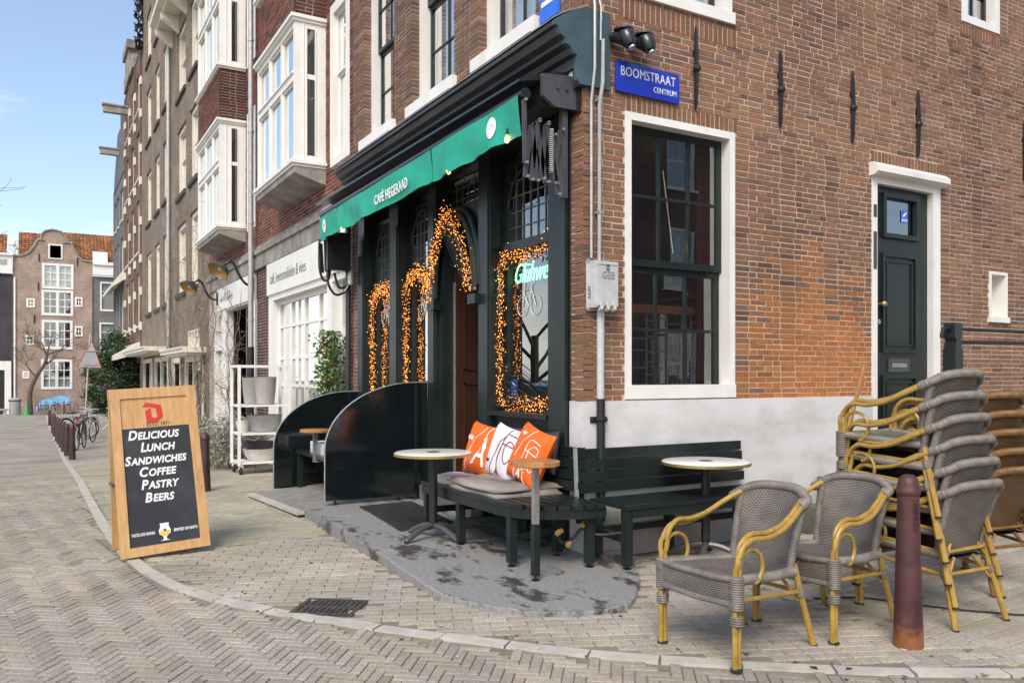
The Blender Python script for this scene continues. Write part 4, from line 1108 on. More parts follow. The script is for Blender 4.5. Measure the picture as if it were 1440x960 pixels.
def bay(bld, y0, y1, z0, z1, v, keel=True, name='bay_window'):
    """white timber bay on the street facade: y0 is the side face the camera sees"""
    f = MB(); t = .07
    zt = z0 + (z1 - z0) * .60                       # transom
    for yy in (y0, y1 - t):                         # side posts, front corners
        f.box(yy, yy + t, v - .10, v, z0 + .09, z1 - .09, FA); f.box(yy, yy + t, 0.0, .07, z0 + .09, z1 - .09, FA)
    n = 3; w = (y1 - y0 - t) / n
    for k in range(1, n): f.box(y0 + t / 2 + w * k - t / 2, y0 + t / 2 + w * k + t / 2, v - .09, v - .008, z0 + .09, z1 - .09, FA)
    f.box(y0 + t, y1 - t, v - .10, v - .006, zt - .05, zt + .05, FA); 
    f.box(y0 + t, y1 - t, v - .13, v + .018, zt + .05, zt + .075, FA)
    f.box(y0 + t, y1 - t, v - .1, v - .004, z0 + .09, z0 + .15, FA); f.box(y0 + t, y1 - t, v - .1, v - .004, z1 - .16, z1 - .09, FA)
    b = f.build(name, 'white', bld)
    hd = MB(); hd.box(y0 - .05, y1 + .05, -.02, v + .06, z1 - .05, z1, FA); hd.box(y0 - .025, y1 + .025, -.02, v + .03, z1 - .09, z1 - .05, FA); hd.build('head_moulding', 'white', b)
    sl_ = MB(); sl_.box(y0 - .05, y1 + .05, -.02, v + .06, z0 + .04, z0 + .09, FA); sl_.box(y0 - .02, y1 + .02, -.02, v + .03, z0, z0 + .04, FA); sl_.build('sill', 'white', b)
    for yy, s_ in ((y0, 1), (y1, -1)):              # side faces with a narrow light
        sf = MB(); ya, yb = (yy, yy + .05) if s_ > 0 else (yy - .05, yy)
        sf.box(ya, yb, .07, .15, z0 + .09, z1 - .09, FA); sf.box(ya, yb, .29, v - .10, z0 + .09, z1 - .09, FA)
        for (c, d) in ((z0 + .09, z0 + .17), (zt - .03, zt + .04), (z1 - .17, z1 - .09)): sf.box(ya, yb, .15, .29, c, d, FA)
        for x in (.15, .275): sf.box(ya - .012 * s_ if s_ > 0 else yb - .002, ya if s_ > 0 else yb + .012, x, x + .015, z0 + .17, z1 - .17, FA)
        sf.box(ya - .012 if s_ > 0 else yb, ya if s_ > 0 else yb + .012, v - .13, v - .12, z0 + .09, z1 - .09, FA)
        so = sf.build('side_frame', 'white', b)
        for (c, d) in ((z0 + .17, zt - .03), (zt + .04, z1 - .17)):
            m = MB(); ym = (ya + yb) / 2; m.poly([FA(ym, .15, c), FA(ym, .29, c), FA(ym, .29, d), FA(ym, .15, d)]); m.build('pane', 'glass_far', so)
    for k in range(n):
        u0 = y0 + t / 2 + w * k + t / 2 + .0; u1 = u0 + w - t
        for (c, d, cols) in ((z0 + .15, zt - .05, 1), (zt + .075, z1 - .16, 1)):
            fr = MB()
            for (a, b_, e, g_) in ((u0, u0 + .035, c, d), (u1 - .035, u1, c, d), (u0 + .035, u1 - .035, c, c + .035), (u0 + .035, u1 - .035, d - .035, d)): fr.box(a, b_, v - .075, v - .035, e, g_, FA)
            fo = fr.build('casement', 'white', b)
            plain_pane(FA, u0 + .035, u1 - .035, c + .035, d - .035, v - .06).build('pane', 'glass_up', fo)
    cu_ = MB(); cu_.grid(lambda a, b_: FA(y0 + .1 + (y1 - y0 - .2) * a, v - .17 + .012 * math.sin(a * 60), z0 + .1 + (zt - z0 - .1) * b_), 60, 1); cu_.hasuv = False
    cu_.build('curtain', 'curtain', b, smooth=True)
    bk = MB(); bk.box(y0 + .06, y1 - .06, -.01, .005, z0 + .1, z1 - .1, FA); bk.build('room_behind', 'dark_room', b)
    fl_ = MB(); fl_.box(y0 + .06, y1 - .06, .005, v - .12, z0 + .085, z0 + .10, FA); fl_.build('bay_floor', 'mahog', b)
    if keel:
        kp = MB(); kp.prism([(0, z0), (v + .01, z0), (v + .01, z0 - .09), (v - .05, z0 - .11), (.1, z0 - .2), (0, z0 - .22)], y0 - .01, y1 + .01, lambda a, c, d: FA(d, a, c)); kp.build('console', 'stone', b)
    return b

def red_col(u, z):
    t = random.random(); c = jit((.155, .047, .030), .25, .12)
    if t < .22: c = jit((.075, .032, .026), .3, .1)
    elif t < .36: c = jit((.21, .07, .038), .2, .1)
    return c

# --- red-brick house with white bay over a white shop
b2 = thing('red_brick_house', 'red brick house with large white bay window above a white shopfront', 'house', (0, 5.2, 0))
H2 = [(5.33, 6.14, 4.30, 6.55), (5.33, 6.14, 7.5, 9.5), (6.42, 8.55, 4.4, 6.4), (6.42, 8.55, 7.5, 9.5)]
Y0, Y1 = 5.2, 10.6
m = MB(); holed_wall(m, FA, Y0, Y1, 3.3, 11.0, H2, .3); m.box(9.70, Y1, -.3, 0, -1, 3.3, FA); m.box(Y0, 5.36, -.3, 0, -1, 3.3, FA)
w2w = m.build('wall', 'mortar_d', b2)
lb = lay_bricks(FA, Y0, Y1, 3.78, 9.2, H2 + [(6.37, 8.62, 4.25, 9.3)], red_col, course=.056, L=.21) + lay_bricks(FA, 9.70, Y1, -.5, 3.36, [], lambda u, z: jit((.10, .05, .042), .3, .1), course=.056, L=.21) + lay_bricks(FA, Y0, 5.36, -.2, 3.36, [], red_col, course=.056, L=.21)
tag(bricks_mesh(FA, lb).build('brick_field', 'brick', w2w), kind='stuff')
shell(b2, Y0, Y1, 11.0)
bay(b2, 6.37, 8.62, 4.33, 6.46, .45)
bay(b2, 6.37, 8.62, 7.42, 9.5, .45, keel=False)
sp_ = MB(); sp_.box(6.37, 8.62, 0, .43, 6.48, 7.40, FA); so = sp_.build('spandrel', 'mortar_d', b2)
lb = lay_bricks(FA, 6.37, 8.62, 6.48, 7.40, [], red_col, course=.056, L=.21); fs = bricks_mesh(lambda u, w, z: FA(u, w + .43, z), lb)
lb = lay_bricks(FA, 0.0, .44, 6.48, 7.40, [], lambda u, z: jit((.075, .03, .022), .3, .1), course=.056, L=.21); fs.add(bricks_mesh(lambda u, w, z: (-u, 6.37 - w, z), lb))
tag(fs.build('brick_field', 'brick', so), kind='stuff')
sash_window(b2, FA, 5.33, 6.14, 4.30, 6.55, frame='white', sash='white', cols=1, rows=(1, 1), split=.58, fw=.14, proud=.015, sill=False, curtain=True)
sash_window(b2, FA, 5.33, 6.14, 7.5, 9.5, frame='white', sash='white', cols=1, rows=(1, 1), split=.58, fw=.14, proud=.015, sill=False)
# stone band
sb = MB(); sb.box(5.12, Y1, -.05, .05, 3.36, 3.62, FA); sb.box(5.12, Y1, -.05, .085, 3.62, 3.70, FA); sb.box(5.12, Y1, -.05, .03, 3.70, 3.79, FA); sb.build('stone_band', 'stone', b2)
# white shopfront
s2 = MB(); s2.box(9.40, 9.70, -.2, .012, -1, 2.80, FA); s2.box(6.06, 6.28, -.2, .012, -1, 2.80, FA); s2.box(5.36, 5.46, -.2, .012, -1, 2.80, FA)
s2.box(6.28, 9.40, -.2, .010, 2.70, 2.80, FA); s2.box(5.46, 6.06, -.2, .010, 2.70, 2.80, FA); s2.box(6.28, 9.40, -.2, .02, .25, .42, FA)
sfr = s2.build('shopfront_frame', 'white', b2)
B1(6.28, 9.40, -.2, -.02, -1, .25, FA).build('stall_riser', 'stone', b2)
sgn = B1(5.36, 9.70, -.02, .045, 2.80, 3.35, FA).build('sign_board', 'white', b2)
text_part('café, levensmiddelen & vlees', .27, lambda x, y, z: FA(9.45 - x, .047 + z, 2.98 + y), 'greytxt', sgn, align='LEFT', shear=.1, sx=.72, bold=-.004)
gw = MB(); W0, W1 = 6.28, 9.40; wp = -.11
for k in range(5):
    x = W0 + (W1 - W0) * k / 4; wd = .05 if k in (0, 4) else .032; gw.box(max(W0, x - wd), min(W1, x + wd), wp - .05, wp, .42, 2.70, FA)
for z, h in ((.42, .09), (1.20, .05), (1.66, .045), (2.21, .04), (2.62, .08)): gw.box(W0, W1, wp - .048, wp - .003, z, z + h, FA)
for k in range(4):
    x = W0 + (W1 - W0) * (k + .5) / 4; gw.box(x - .012, x + .012, wp - .045, wp - .008, .42, 2.70, FA) if k % 2 == 0 else None
gwo = gw.build('shop_window', 'white', b2)
for k in range(4):
    for (c, d) in ((.5, 1.2), (1.25, 1.66), (1.7, 2.21), (2.25, 2.62)):
        plain_pane(FA, W0 + (W1 - W0) * k / 4 + .03, W0 + (W1 - W0) * (k + 1) / 4 - .03, c, d, wp - .03).build('pane', 'glass_far', gwo)
dw = MB(); dw.box(5.46, 5.56, wp - .05, wp, -.3, 2.7, FA); dw.box(5.96, 6.06, wp - .05, wp, -.3, 2.7, FA); dw.box(5.56, 5.96, wp - .05, wp, 1.93, 2.05, FA); dw.box(5.56, 5.96, wp - .05, wp, -.3, .5, FA); dw.box(5.56, 5.96, wp - .05, wp, 1.84, 1.88, FA); dw.box(5.74, 5.78, wp - .045, wp - .005, 2.05, 2.7, FA)
dwo = dw.build('door', 'white', b2)
plain_pane(FA, 5.56, 5.96, .5, 1.84, wp - .03).build('pane', 'glass_far', dwo); plain_pane(FA, 5.56, 5.96, 2.05, 2.7, wp - .03).build('pane', 'glass_far', dwo)
for k, (y, z) in enumerate(((7.0, .9), (7.7, 1.2), (8.6, 1.0), (8.1, 1.8))): B1(.6, 1.0, y, y + .5, -.3, z).build('shop_fitting', ('potw', 'mahog', 'terra', 'potw')[k], b2)

# --- second bay house with a florist below
b3 = thing('brick_bay_house', 'red brick house with stacked white bays above a plant shop with dark lamps', 'house', (0, 10.6, 0))
Y0, Y1 = 10.6, 15.6
H3 = [(10.72, 11.42, 4.20, 6.5), (10.72, 11.42, 7.4, 9.7), (11.7, 14.0, 4.3, 6.3), (11.7, 14.0, 7.5, 9.5)]
m = MB(); holed_wall(m, FA, Y0, Y1, 3.3, 12.5, H3, .3); m.box(14.9, Y1, -.3, 0, -1, 3.3, FA)
w3w = m.build('wall', 'mortar_d', b3)
lb = lay_bricks(FA, Y0, Y1, 3.78, 10.0, H3 + [(11.6, 14.1, 4.1, 9.6)], red_col, course=.056, L=.21)
tag(bricks_mesh(FA, lb).build('brick_field', 'brick', w3w), kind='stuff')
shell(b3, Y0, Y1, 12.5)
bay(b3, 11.6, 14.1, 4.25, 6.42, .5)
bay(b3, 11.6, 14.1, 7.40, 9.7, .5, keel=False)
sp_ = MB(); sp_.box(11.6, 14.1, 0, .48, 6.44, 7.38, FA); so = sp_.build('spandrel', 'mortar_d', b3)
lb = lay_bricks(FA, 11.6, 14.1, 6.44, 7.38, [], red_col, course=.056, L=.21); fs = bricks_mesh(lambda u, w, z: FA(u, w + .48, z), lb)
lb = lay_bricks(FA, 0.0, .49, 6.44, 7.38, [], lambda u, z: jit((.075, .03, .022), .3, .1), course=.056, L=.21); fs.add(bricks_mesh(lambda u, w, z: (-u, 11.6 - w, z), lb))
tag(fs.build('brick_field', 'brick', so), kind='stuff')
for (c, d) in ((4.20, 6.5), (7.4, 9.7)):
    sash_window(b3, FA, 10.72, 11.42, c, d, frame='white', sash='white', cols=1, rows=(1, 1), split=.6, fw=.12, proud=.02, sill=False)
sb = MB(); sb.box(Y0, Y1, -.05, .05, 3.34, 3.60, FA); sb.box(Y0, Y1, -.05, .085, 3.60, 3.69, FA); sb.box(Y0, Y1, -.05, .03, 3.69, 3.78, FA); sb.build('stone_band', 'stone', b3)
sgn = B1(10.75, 14.4, -.02, .045, 2.84, 3.33, FA).build('sign_board', 'white', b3)
rk_ = random.Random(14); ink = MB(); y_ = 14.05
while y_ > 12.6:                                    # worn thin lettering, no longer legible
    h_ = rk_.choice((.09, .11, .2, .12)); ink.box(y_ - .018, y_, .045, .048, 3.0, 3.0 + h_, FA); ink.box(y_ - .06, y_ - .018, .045, .048, 3.0 + h_ * rk_.random() * .8, 3.02 + h_ * .8, FA); y_ -= rk_.uniform(.09, .15)
tag(ink.build('lettering', 'greytxt', sgn), kind='stuff')
s3 = MB(); s3.box(13.55, 13.95, -.2, .012, -1, 2.84, FA); s3.box(14.75, 14.9, -.2, .012, -1, 3.34, FA); s3.box(13.9, 14.76, -.2, -.021, 3.26, 3.34, FA); s3.box(10.95, 13.56, -.2, .011, 2.80, 2.84, FA); s3.box(10.75, 10.95, -.2, .012, -1, 2.84, FA); s3.box(13.95, 14.75, -.2, .008, 1.95, 2.05, FA); s3.box(13.95, 14.75, -.2, .008, .2, .35, FA); s3.box(14.33, 14.38, -.12, -.05, .35, 3.3, FA)
for z in (2.4, 2.75): s3.box(13.95, 14.75, -.12, -.05, z, z + .03, FA)
s3.build('shopfront_frame', 'white', b3)
plain_pane(FA, 13.95, 14.75, .35, 3.3, -.09).build('pane', 'glass_far', b3)
B1(11.0, 13.5, -.9, -.85, -1, 2.84, FA).build('back_panel', 'leaf_y', b3)
fpn = MB(); fpn.box(10.95, 11.02, -.25, -.15, -.6, 2.84, FA); fpn.box(12.2, 12.27, -.25, -.15, -.6, 2.84, FA); fpn.box(13.48, 13.55, -.25, -.15, -.6, 2.84, FA); fpn.build('mullions', 'blackp', b3)

# --- brown house fronts in two heights with tall sash windows
def tall_house(name, label, y0, y1, top, rows, cols, mat, depth=8, zb=-1.5, ground=None, wname='window', sillmat='sill_d'):
    b = thing(name, label, 'house', (0, y0, 0))
    H = [(a, c, z0, z1) for (z0, z1) in rows for (a, c) in cols] + (ground or [])
    m = MB(); holed_wall(m, FA, y0, y1, zb, top, H, .3); m.build('wall', mat, b); shell(b, y0, y1, top, zb=zb)
    for (z0, z1) in rows:
        for (a, c) in cols:
            sash_window(b, FA, a, c, z0, z1, frame='cream', sash='cream', cols=1, rows=(1, 1), split=.55, fw=.12, proud=-.06, glass='glass_far', sillmat=sillmat, sill_out=.06, sill_h=.12, sill_x=.06)
    return b
c4a = [(17.25, 18.55), (19.25, 20.15 + .75)]
b4a = tall_house('brown_brick_house', 'brown brick house with two tall cream windows per floor and projecting cream gutter', 15.6, 22.2, 12.2, [(3.75, 5.75), (6.6, 8.55), (9.5, 11.45)], c4a, 'brown_b', ground=[(16.4, 19.3, -1.0, 1.75), (17.0, 19.0, 2.12, 2.62), (20.2, 21.9, -1.0, 1.9)])
gt = MB(); gt.box(15.6, 22.15, -.05, .62, 12.05, 12.2, FA); gt.box(15.6, 22.15, -.05, .45, 11.9, 12.05, FA)
for y in (15.9, 17.5, 19.1, 20.6, 21.9): gt.prism([(0, 11.9), (.5, 11.9), (.45, 11.75), (.2, 11.6), (0, 11.45)], y - .12, y + .12, lambda a, c, d: FA(d, a, c))
gt.build('gutter_cornice', 'cream', b4a)
def canopy(b, y0, y1, z, out):
    m = MB(); m.box(y0, y1, 0, out, z, z + .10, FA); m.box(y0, y1, 0, out + .04, z + .10, z + .14, FA); m.box(y0 + .1, y1 - .1, 0, out - .1, z - .06, z, FA)
    return m.build('canopy', 'cream', b)
canopy(b4a, 16.0, 20.2, 1.95, .55)
gf = MB()
for x in (16.45, 17.9, 19.25, 20.25, 21.85): gf.box(x - .07, x + .07, -.06, .02, -1.0, 1.9, FA)
for (a, b_) in ((16.4, 19.3), (20.2, 21.9)): gf.box(a, b_, -.06, .015, 1.75, 1.9, FA); gf.box(a, b_, -.06, .015, -.1, .05, FA)
for x in (17.0, 17.5, 18.0, 18.5, 19.0): gf.box(x - .035, x + .035, -.15, -.02, 2.12, 2.62, FA)
gf.box(17.0, 19.0, -.15, -.025, 2.12, 2.18, FA); gf.box(17.0, 19.0, -.15, -.025, 2.56, 2.62, FA)
gf.build('ground_floor_frame', 'cream', b4a)
for (a, b_, c, d) in ((16.4, 19.3, .05, 1.75), (20.2, 21.9, .05, 1.75), (17.0, 19.0, 2.18, 2.56)): plain_pane(FA, a, b_, c, d, -.12).build('pane', 'glass_far', b4a)
B1(16.4, 19.3, -.2, -.05, -1.2, -.1, FA).build('stall_riser', 'brown_b', b4a)
c4b = [(22.75, 24.1), (25.0, 26.3), (27.4, 28.9)]
b4b = tall_house('tall_brown_house', 'tallest brown brick house with three tall cream windows per floor', 22.2, 30.4, 17.5, [(3.7, 5.95), (7.05, 9.0), (10.1, 12.1), (13.1, 15.0)], c4b, 'brown_b', ground=[(22.8, 26.2, -1.2, 2.0), (27.0, 29.8, -1.2, 2.0)])
canopy(b4b, 22.4, 29.9, 2.15, .75)
gf = MB()
for x in (22.85, 24.6, 26.15, 27.05, 29.75): gf.box(x - .08, x + .08, -.06, .02, -1.2, 2.0, FA)
for (a, b_) in ((22.8, 26.2), (27.0, 29.8)): gf.box(a, b_, -.06, .015, 1.85, 2.0, FA); gf.box(a, b_, -.06, .015, -.6, -.45, FA)
gf.build('ground_floor_frame', 'cream', b4b)
for (a, b_) in ((22.8, 26.2), (27.0, 29.8)): plain_pane(FA, a, b_, -.45, 1.85, -.12).build('pane', 'glass_far', b4b)
MB().tube([FA(22.2, .08, 12.0), FA(22.2, .08, 3.2), FA(22.2, .06, .3), FA(22.2, .06, -.7)], .055, 8).build('downpipe', 'galv', b4b)
lv = MB(); random.seed(5)
for k in range(260):
    c = (-random.uniform(-.05, .28), random.uniform(29.9, 30.5), random.uniform(14.2, 17.6)); s_ = .10
    a = Vector((random.gauss(0, 1), random.gauss(0, 1), random.gauss(0, 1))).normalized() * s_; b_ = a.orthogonal().normalized() * s_
    lv.poly([Vector(c) - a, Vector(c) + b_, Vector(c) + a, Vector(c) - b_])
lv.build('wall_creeper', 'twig_d', b4b)
# --- narrow dark brick house with white stone blocks and a hoist beam
b5 = thing('dark_brick_house', 'narrow dark brick house with white stone blocks and hoist beam', 'house', (0, 30.4, 0))
r5 = [(3.4, 5.6), (6.4, 8.6), (9.4, 11.4), (12.2, 13.8)]; c5 = [(31.2, 32.6), (33.5, 34.9), (35.8, 37.2)]
m = MB(); holed_wall(m, FA, 30.4, 38.0, -1.6, 14.6, [(a, c, z0, z1) for z0, z1 in r5 for a, c in c5] + [(31.2, 33.6, -1.2, 1.9), (34.4, 37.2, -1.2, 1.9)], .3); m.build('wall', 'dark_b', b5); shell(b5, 30.4, 38, 14.6, zb=-1.6)
for z0, z1 in r5:
    for a, c in c5: sash_window(b5, FA, a, c, z0, z1, frame='cream', sash='cream', cols=1, rows=(1, 1), fw=.12, proud=-.08, glass='glass_far', sill=True, sill_out=.08, sillmat='cream')
for z in (3.2, 4.6, 5.9, 7.4, 9.0, 10.3, 11.7, 13.0):
    for y in (30.75, 33.05, 35.35, 37.6): B1(y - .22, y + .22, 0, .07, z, z + .32, FA).build('stone_block', 'cream', b5)
for y in (30.75, 33.05, 35.35, 37.6): B1(y - .16, y + .16, 0, .055, 2.4, 14.4, FA).build('brick_pier', 'dark_b', b5)
pg = MB(); pg.box(34.6, 36.4, -.3, .12, 14.6, 15.8, FA); pg.box(34.4, 36.6, -.35, .22, 15.8, 16.15, FA); pg.box(33.4, 34.6, -.3, .1, 14.6, 15.2, FA); pg.box(36.4, 37.4, -.3, .1, 14.6, 15.2, FA); pg.build('gable_top', 'stone', b5)
hb = MB(); hb.box(35.85, 36.15, -.3, 1.05, 13.25, 13.55, FA); hb.box(35.8, 36.2, -.3, 1.1, 13.55, 13.62, FA); hb.build('hoist_beam', 'stone', b5)
cd = MB(); cd.prism([(0, 2.3), (.9, 2.0), (.9, 2.2), (0, 2.75)], 30.6, 37.8, lambda a, c, d: FA(d, a, c)); cd.build('canopy', 'cream', b5)
for (a, b_) in ((31.2, 33.6), (34.4, 37.2)): plain_pane(FA, a, b_, -1.2, 1.9, -.12).build('pane', 'glass_far', b5)
# --- grey gabled house with hoist beam
b6 = thing('grey_gabled_house', 'dark grey painted house with a pointed gable and hoist beam', 'house', (0, 38.0, 0))
r6 = [(3.2, 5.4), (6.2, 8.2), (9.0, 10.6)]; c6 = [(39.0, 40.4), (41.2, 42.4), (43.0, 44.2)]
m = MB(); holed_wall(m, FA, 38.0, 45.0, -1.7, 11.4, [(a, c, z0, z1) for z0, z1 in r6 for a, c in c6], .3)
m.prism([(38.6, 11.4), (38.9, 12.0), (40.3, 13.2), (40.9, 13.9), (42.3, 13.9), (42.9, 13.2), (44.3, 12.0), (44.6, 11.4)], 0.0, -.3, lambda a, c, d: FA(a, d, c)); m.build('wall', 'darkstone', b6); shell(b6, 38, 45, 11.3, zb=-1.7)
for z0, z1 in r6:
    for a, c in c6: sash_window(b6, FA, a, c, z0, z1, frame='cream', sash='cream', cols=1, rows=(1, 1), fw=.12, proud=-.08, glass='glass_far', sillmat='cream', sill_out=.07)
hb = MB(); hb.box(41.45, 41.75, -.3, .85, 12.7, 12.98, FA); hb.box(41.4, 41.8, -.3, .9, 12.98, 13.05, FA); hb.build('hoist_beam', 'stone', b6)
B1(41.5, 41.7, -.25, -.1, 13.9, 15.1, FA).build('finial_post', 'darkstone', b6)
cd = MB(); cd.prism([(0, 6.0), (.55, 5.6), (.55, 5.75), (0, 6.5)], 38.2, 44.8, lambda a, c, d: FA(d, a, c)); cd.build('moulded_ledge', 'cream', b6)
cd = MB(); cd.prism([(0, 2.6), (.7, 2.2), (.7, 2.4), (0, 3.0)], 38.2, 44.8, lambda a, c, d: FA(d, a, c)); cd.build('shop_cornice', 'cream', b6)

# ------------------------------------------------------------------ houses closing the view
EY = 64.5
def FE(u, w, z): return (u, EY - w, z)
gh = thing('neck_gable_house', 'brown brick house with a curved neck gable closing the street', 'house', (-2.6, EY, -1.4))
HE = [(-2.96, -2.03, 10.01, 11.11), (-3.37, -1.31, 7.79, 9.68), (-3.4, -1.33, 5.81, 7.7), (-4.36, -3.81, 6.35, 7.02), (-1.22, -.71, 6.53, 7.25), (-3.39, -1.37, 3.31, 5.47), (-3.43, -1.39, .34, 2.56), (-1.24, -.7, 4.3, 5.07), (-4.42, -3.87, 3.59, 4.31), (-4.6, -4.17, 1.13, 1.67)]
m = MB(); holed_wall(m, FE, -5.2, -.05, -1.6, 9.92, HE[1:], .3)
out_ = [(-5.2, 9.92), (-5.2, 10.04), (-4.6, 10.07), (-4.15, 10.38), (-3.81, 10.93), (-3.65, 11.33), (-3.43, 11.38), (-3.40, 11.74), (-3.17, 12.01), (-2.71, 12.14), (-2.17, 12.05), (-1.85, 11.75), (-1.75, 11.32), (-1.48, 11.29), (-1.31, 10.77), (-1.0, 10.26), (-.68, 9.97), (-.05, 9.93)]
m.prism(out_, 0.0, -.3, lambda a, c, d: FE(a, d, c))
m.build('wall', 'gable_b', gh)
cpm = MB(); cpm.tube([FE(a, .03, c + .05) for a, c in out_[1:]], .075, 6); cpm.box(-3.75, -3.2, -.2, .1, 11.33, 11.42, FE); cpm.box(-1.98, -1.4, -.2, .1, 11.25, 11.34, FE); cpm.build('gable_coping', 'stone', gh)
a = HE[0]; fr = MB()
sash_window(gh, FE, *HE[0], frame='white', sash='white', cols=1, rows=(1,), proud=.05, fw=.1, glass='glass_far', curtain=False, sill=False)
B1(-2.93, -2.06, -.02, -.0, 10.05, 11.05, FE).build('attic_shutter', 'green', gh)
for h in (HE[1], HE[2], HE[5], HE[6]):
    u0, u1, z0, z1 = h; um = (u0 + u1) / 2; fw = .17
    w = MB(); w.box(u0, u0 + fw, -.1, .05, z0, z1, FE); w.box(u1 - fw, u1, -.1, .05, z0, z1, FE); w.box(um - .1, um + .1, -.1, .05, z0, z1, FE)
    for (p, q) in ((u0 + fw, um - .1), (um + .1, u1 - fw)): w.box(p, q, -.1, .048, z1 - fw, z1, FE); w.box(p, q, -.1, .048, z0, z0 + fw * 1.1, FE)
    wo = w.build('window', 'white', gh)
    gb = MB()
    for (p, q) in ((u0 + fw, um - .1), (um + .1, u1 - fw)):
        gb.box((p + q) / 2 - .03, (p + q) / 2 + .03, -.07, -.02, z0 + fw, z1 - fw, FE)
        for k in (1, 2): z = z0 + fw + (z1 - z0 - 2 * fw) * k / 3; gb.box(p, q, -.072, -.022, z - .03, z + .03, FE)
        plain_pane(FE, p, q, z0 + fw, z1 - fw, -.05).build('pane', 'glass_far', wo)
        full = h in (HE[1],); zc = z1 - fw if full else z0 + fw + (z1 - z0) * .36
        if h in (HE[1], HE[6]): B1(p, q, -.16, -.15, z0 + fw, zc, FE).build('curtain', 'curtain', wo)
        else: B1(p, q, -.36, -.35, z0 + fw, z1 - fw, FE).build('room_behind', 'dark_room' if h == HE[2] else 'curtain', wo)
    gb.build('glazing_bars', 'white', wo)
for h in (HE[3], HE[4], HE[7], HE[8], HE[9]):
    u0, u1, z0, z1 = h; fw = .12
    w = MB(); w.box(u0, u0 + fw, -.1, .05, z0, z1, FE); w.box(u1 - fw, u1, -.1, .05, z0, z1, FE); w.box(u0 + fw, u1 - fw, -.1, .048, z0, z0 + fw, FE); w.box(u0 + fw, u1 - fw, -.1, .048, z1 - fw, z1, FE)
    w.box((u0 + u1) / 2 - .03, (u0 + u1) / 2 + .03, -.05, .0, z0 + fw, z1 - fw, FE); w.box(u0 + fw, u1 - fw, -.05, -.001, (z0 + z1) / 2 - .03, (z0 + z1) / 2 + .03, FE)
    wo = w.build('small_window', 'white', gh); plain_pane(FE, u0 + fw, u1 - fw, z0 + fw, z1 - fw, -.06).build('pane', 'glass_far', wo)
for (x, z) in ((-3.55, 9.75), (-1.05, 9.6), (-3.6, 7.6), (-3.85, 5.2)): B1(x - .04, x + .04, 0, .05, z, z + .6, FE).build('wall_anchor', 'iron', gh)
MB().tube([FE(-5.08, .08, 8.5), FE(-5.08, .08, -1.3)], .06, 6).build('downpipe', 'white', gh)
shb = MB(); shb.box(-5.2, -.05, EY + .31, EY + 9, -1.6, 9.8); shb.build('rear_walls', 'dark_room', gh)
# tiled roofs: rows of tiles with their own edges
def tile_roof(bld, x0, x1, y0, z0, y1, z1, mat='rooftile', rows=15, tw=.24, name='roof', skew=0):
    bs = MB(); bs.poly([(x0, y0, z0), (x1, y0, z0), (x1 + skew, y1, z1), (x0 + skew, y1, z1)]); ro = bs.build(name, mat, bld)
    t = MB(); d = Vector((0, y1 - y0, z1 - z0)) / rows; nrm = Vector((0, -(z1 - z0), y1 - y0)).normalized()
    n = int((x1 - x0) / tw)
    for r in range(rows):
        for k in range(n):
            xa = x0 + (x1 - x0) * k / n; w = (x1 - x0) / n
            b0 = Vector((xa, y0, z0)) + d * r + nrm * .06; b1 = b0 + d * 1.08 - nrm * .05
            c = jit((.29, .125, .05), .3, .12) if random.random() > .3 else jit((.19, .10, .055), .3, .1)
            v = []
            for (bx, uu) in ((b0, 0), (b1, 0)):
                for s in range(5): v.append(bx + Vector((w * s / 4, 0, 0)) + nrm * (.05 * math.sin(math.pi * s / 4 * 1.0)))
            b = len(t.v); t.v += [tuple(q) for q in v]
            for s in range(4): t.face([b + s, b + s + 1, b + 6 + s, b + 5 + s], c)
            t.face([b, b + 1, b + 2, b + 3, b + 4], c)
    tag(t.build('roof_tiles', 'brick', ro), kind='stuff')
    return ro
tile_roof(gh, -4.9, -.1, EY + .4, 9.3, EY + 3.4, 12.3, rows=16)
# neighbour to the right: grey-fronted house with white cornice and big tiled roof
rh = thing('grey_front_house', 'grey brick house with white cornice and orange tiled roof beside the gable house', 'house', (1.6, EY, -1.4))
m = MB(); holed_wall(m, FE, -.03, 5.0, -1.6, 8.9, [(.48, 1.6, 6.29, 8.51), (2.4, 3.6, 6.29, 8.5), (.44, 1.6, 3.2, 5.4), (2.4, 3.6, 3.2, 5.4)], .3, w=-.1); m.box(-.03, 5.0, -9, -.5, -1.6, 8.9, FE); m.build('wall', 'grey_b', rh)
cm = MB(); cm.box(-.03, 5.1, -.3, .15, 8.98, 9.75, FE); cm.box(-.03, 5.1, -.3, .3, 9.75, 9.97, FE); cm.build('cornice', 'white', rh)
for h in ((.48, 1.6, 6.29, 8.51), (2.4, 3.6, 6.29, 8.5), (.44, 1.6, 3.2, 5.4), (2.4, 3.6, 3.2, 5.4)): sash_window(rh, FE, *h, frame='white', sash='white', cols=1, rows=(1, 1), split=.68, fw=.1, proud=-.09, glass='glass_far', sill=False)
tile_roof(rh, -2.2, 5.0, EY + .5, 9.9, EY + 3.2, 12.5, rows=14)
dm = MB(); dm.box(.0, 1.0, EY + .2, EY + 1.6, 9.97, 10.8); dm.build('dormer', 'white', rh)
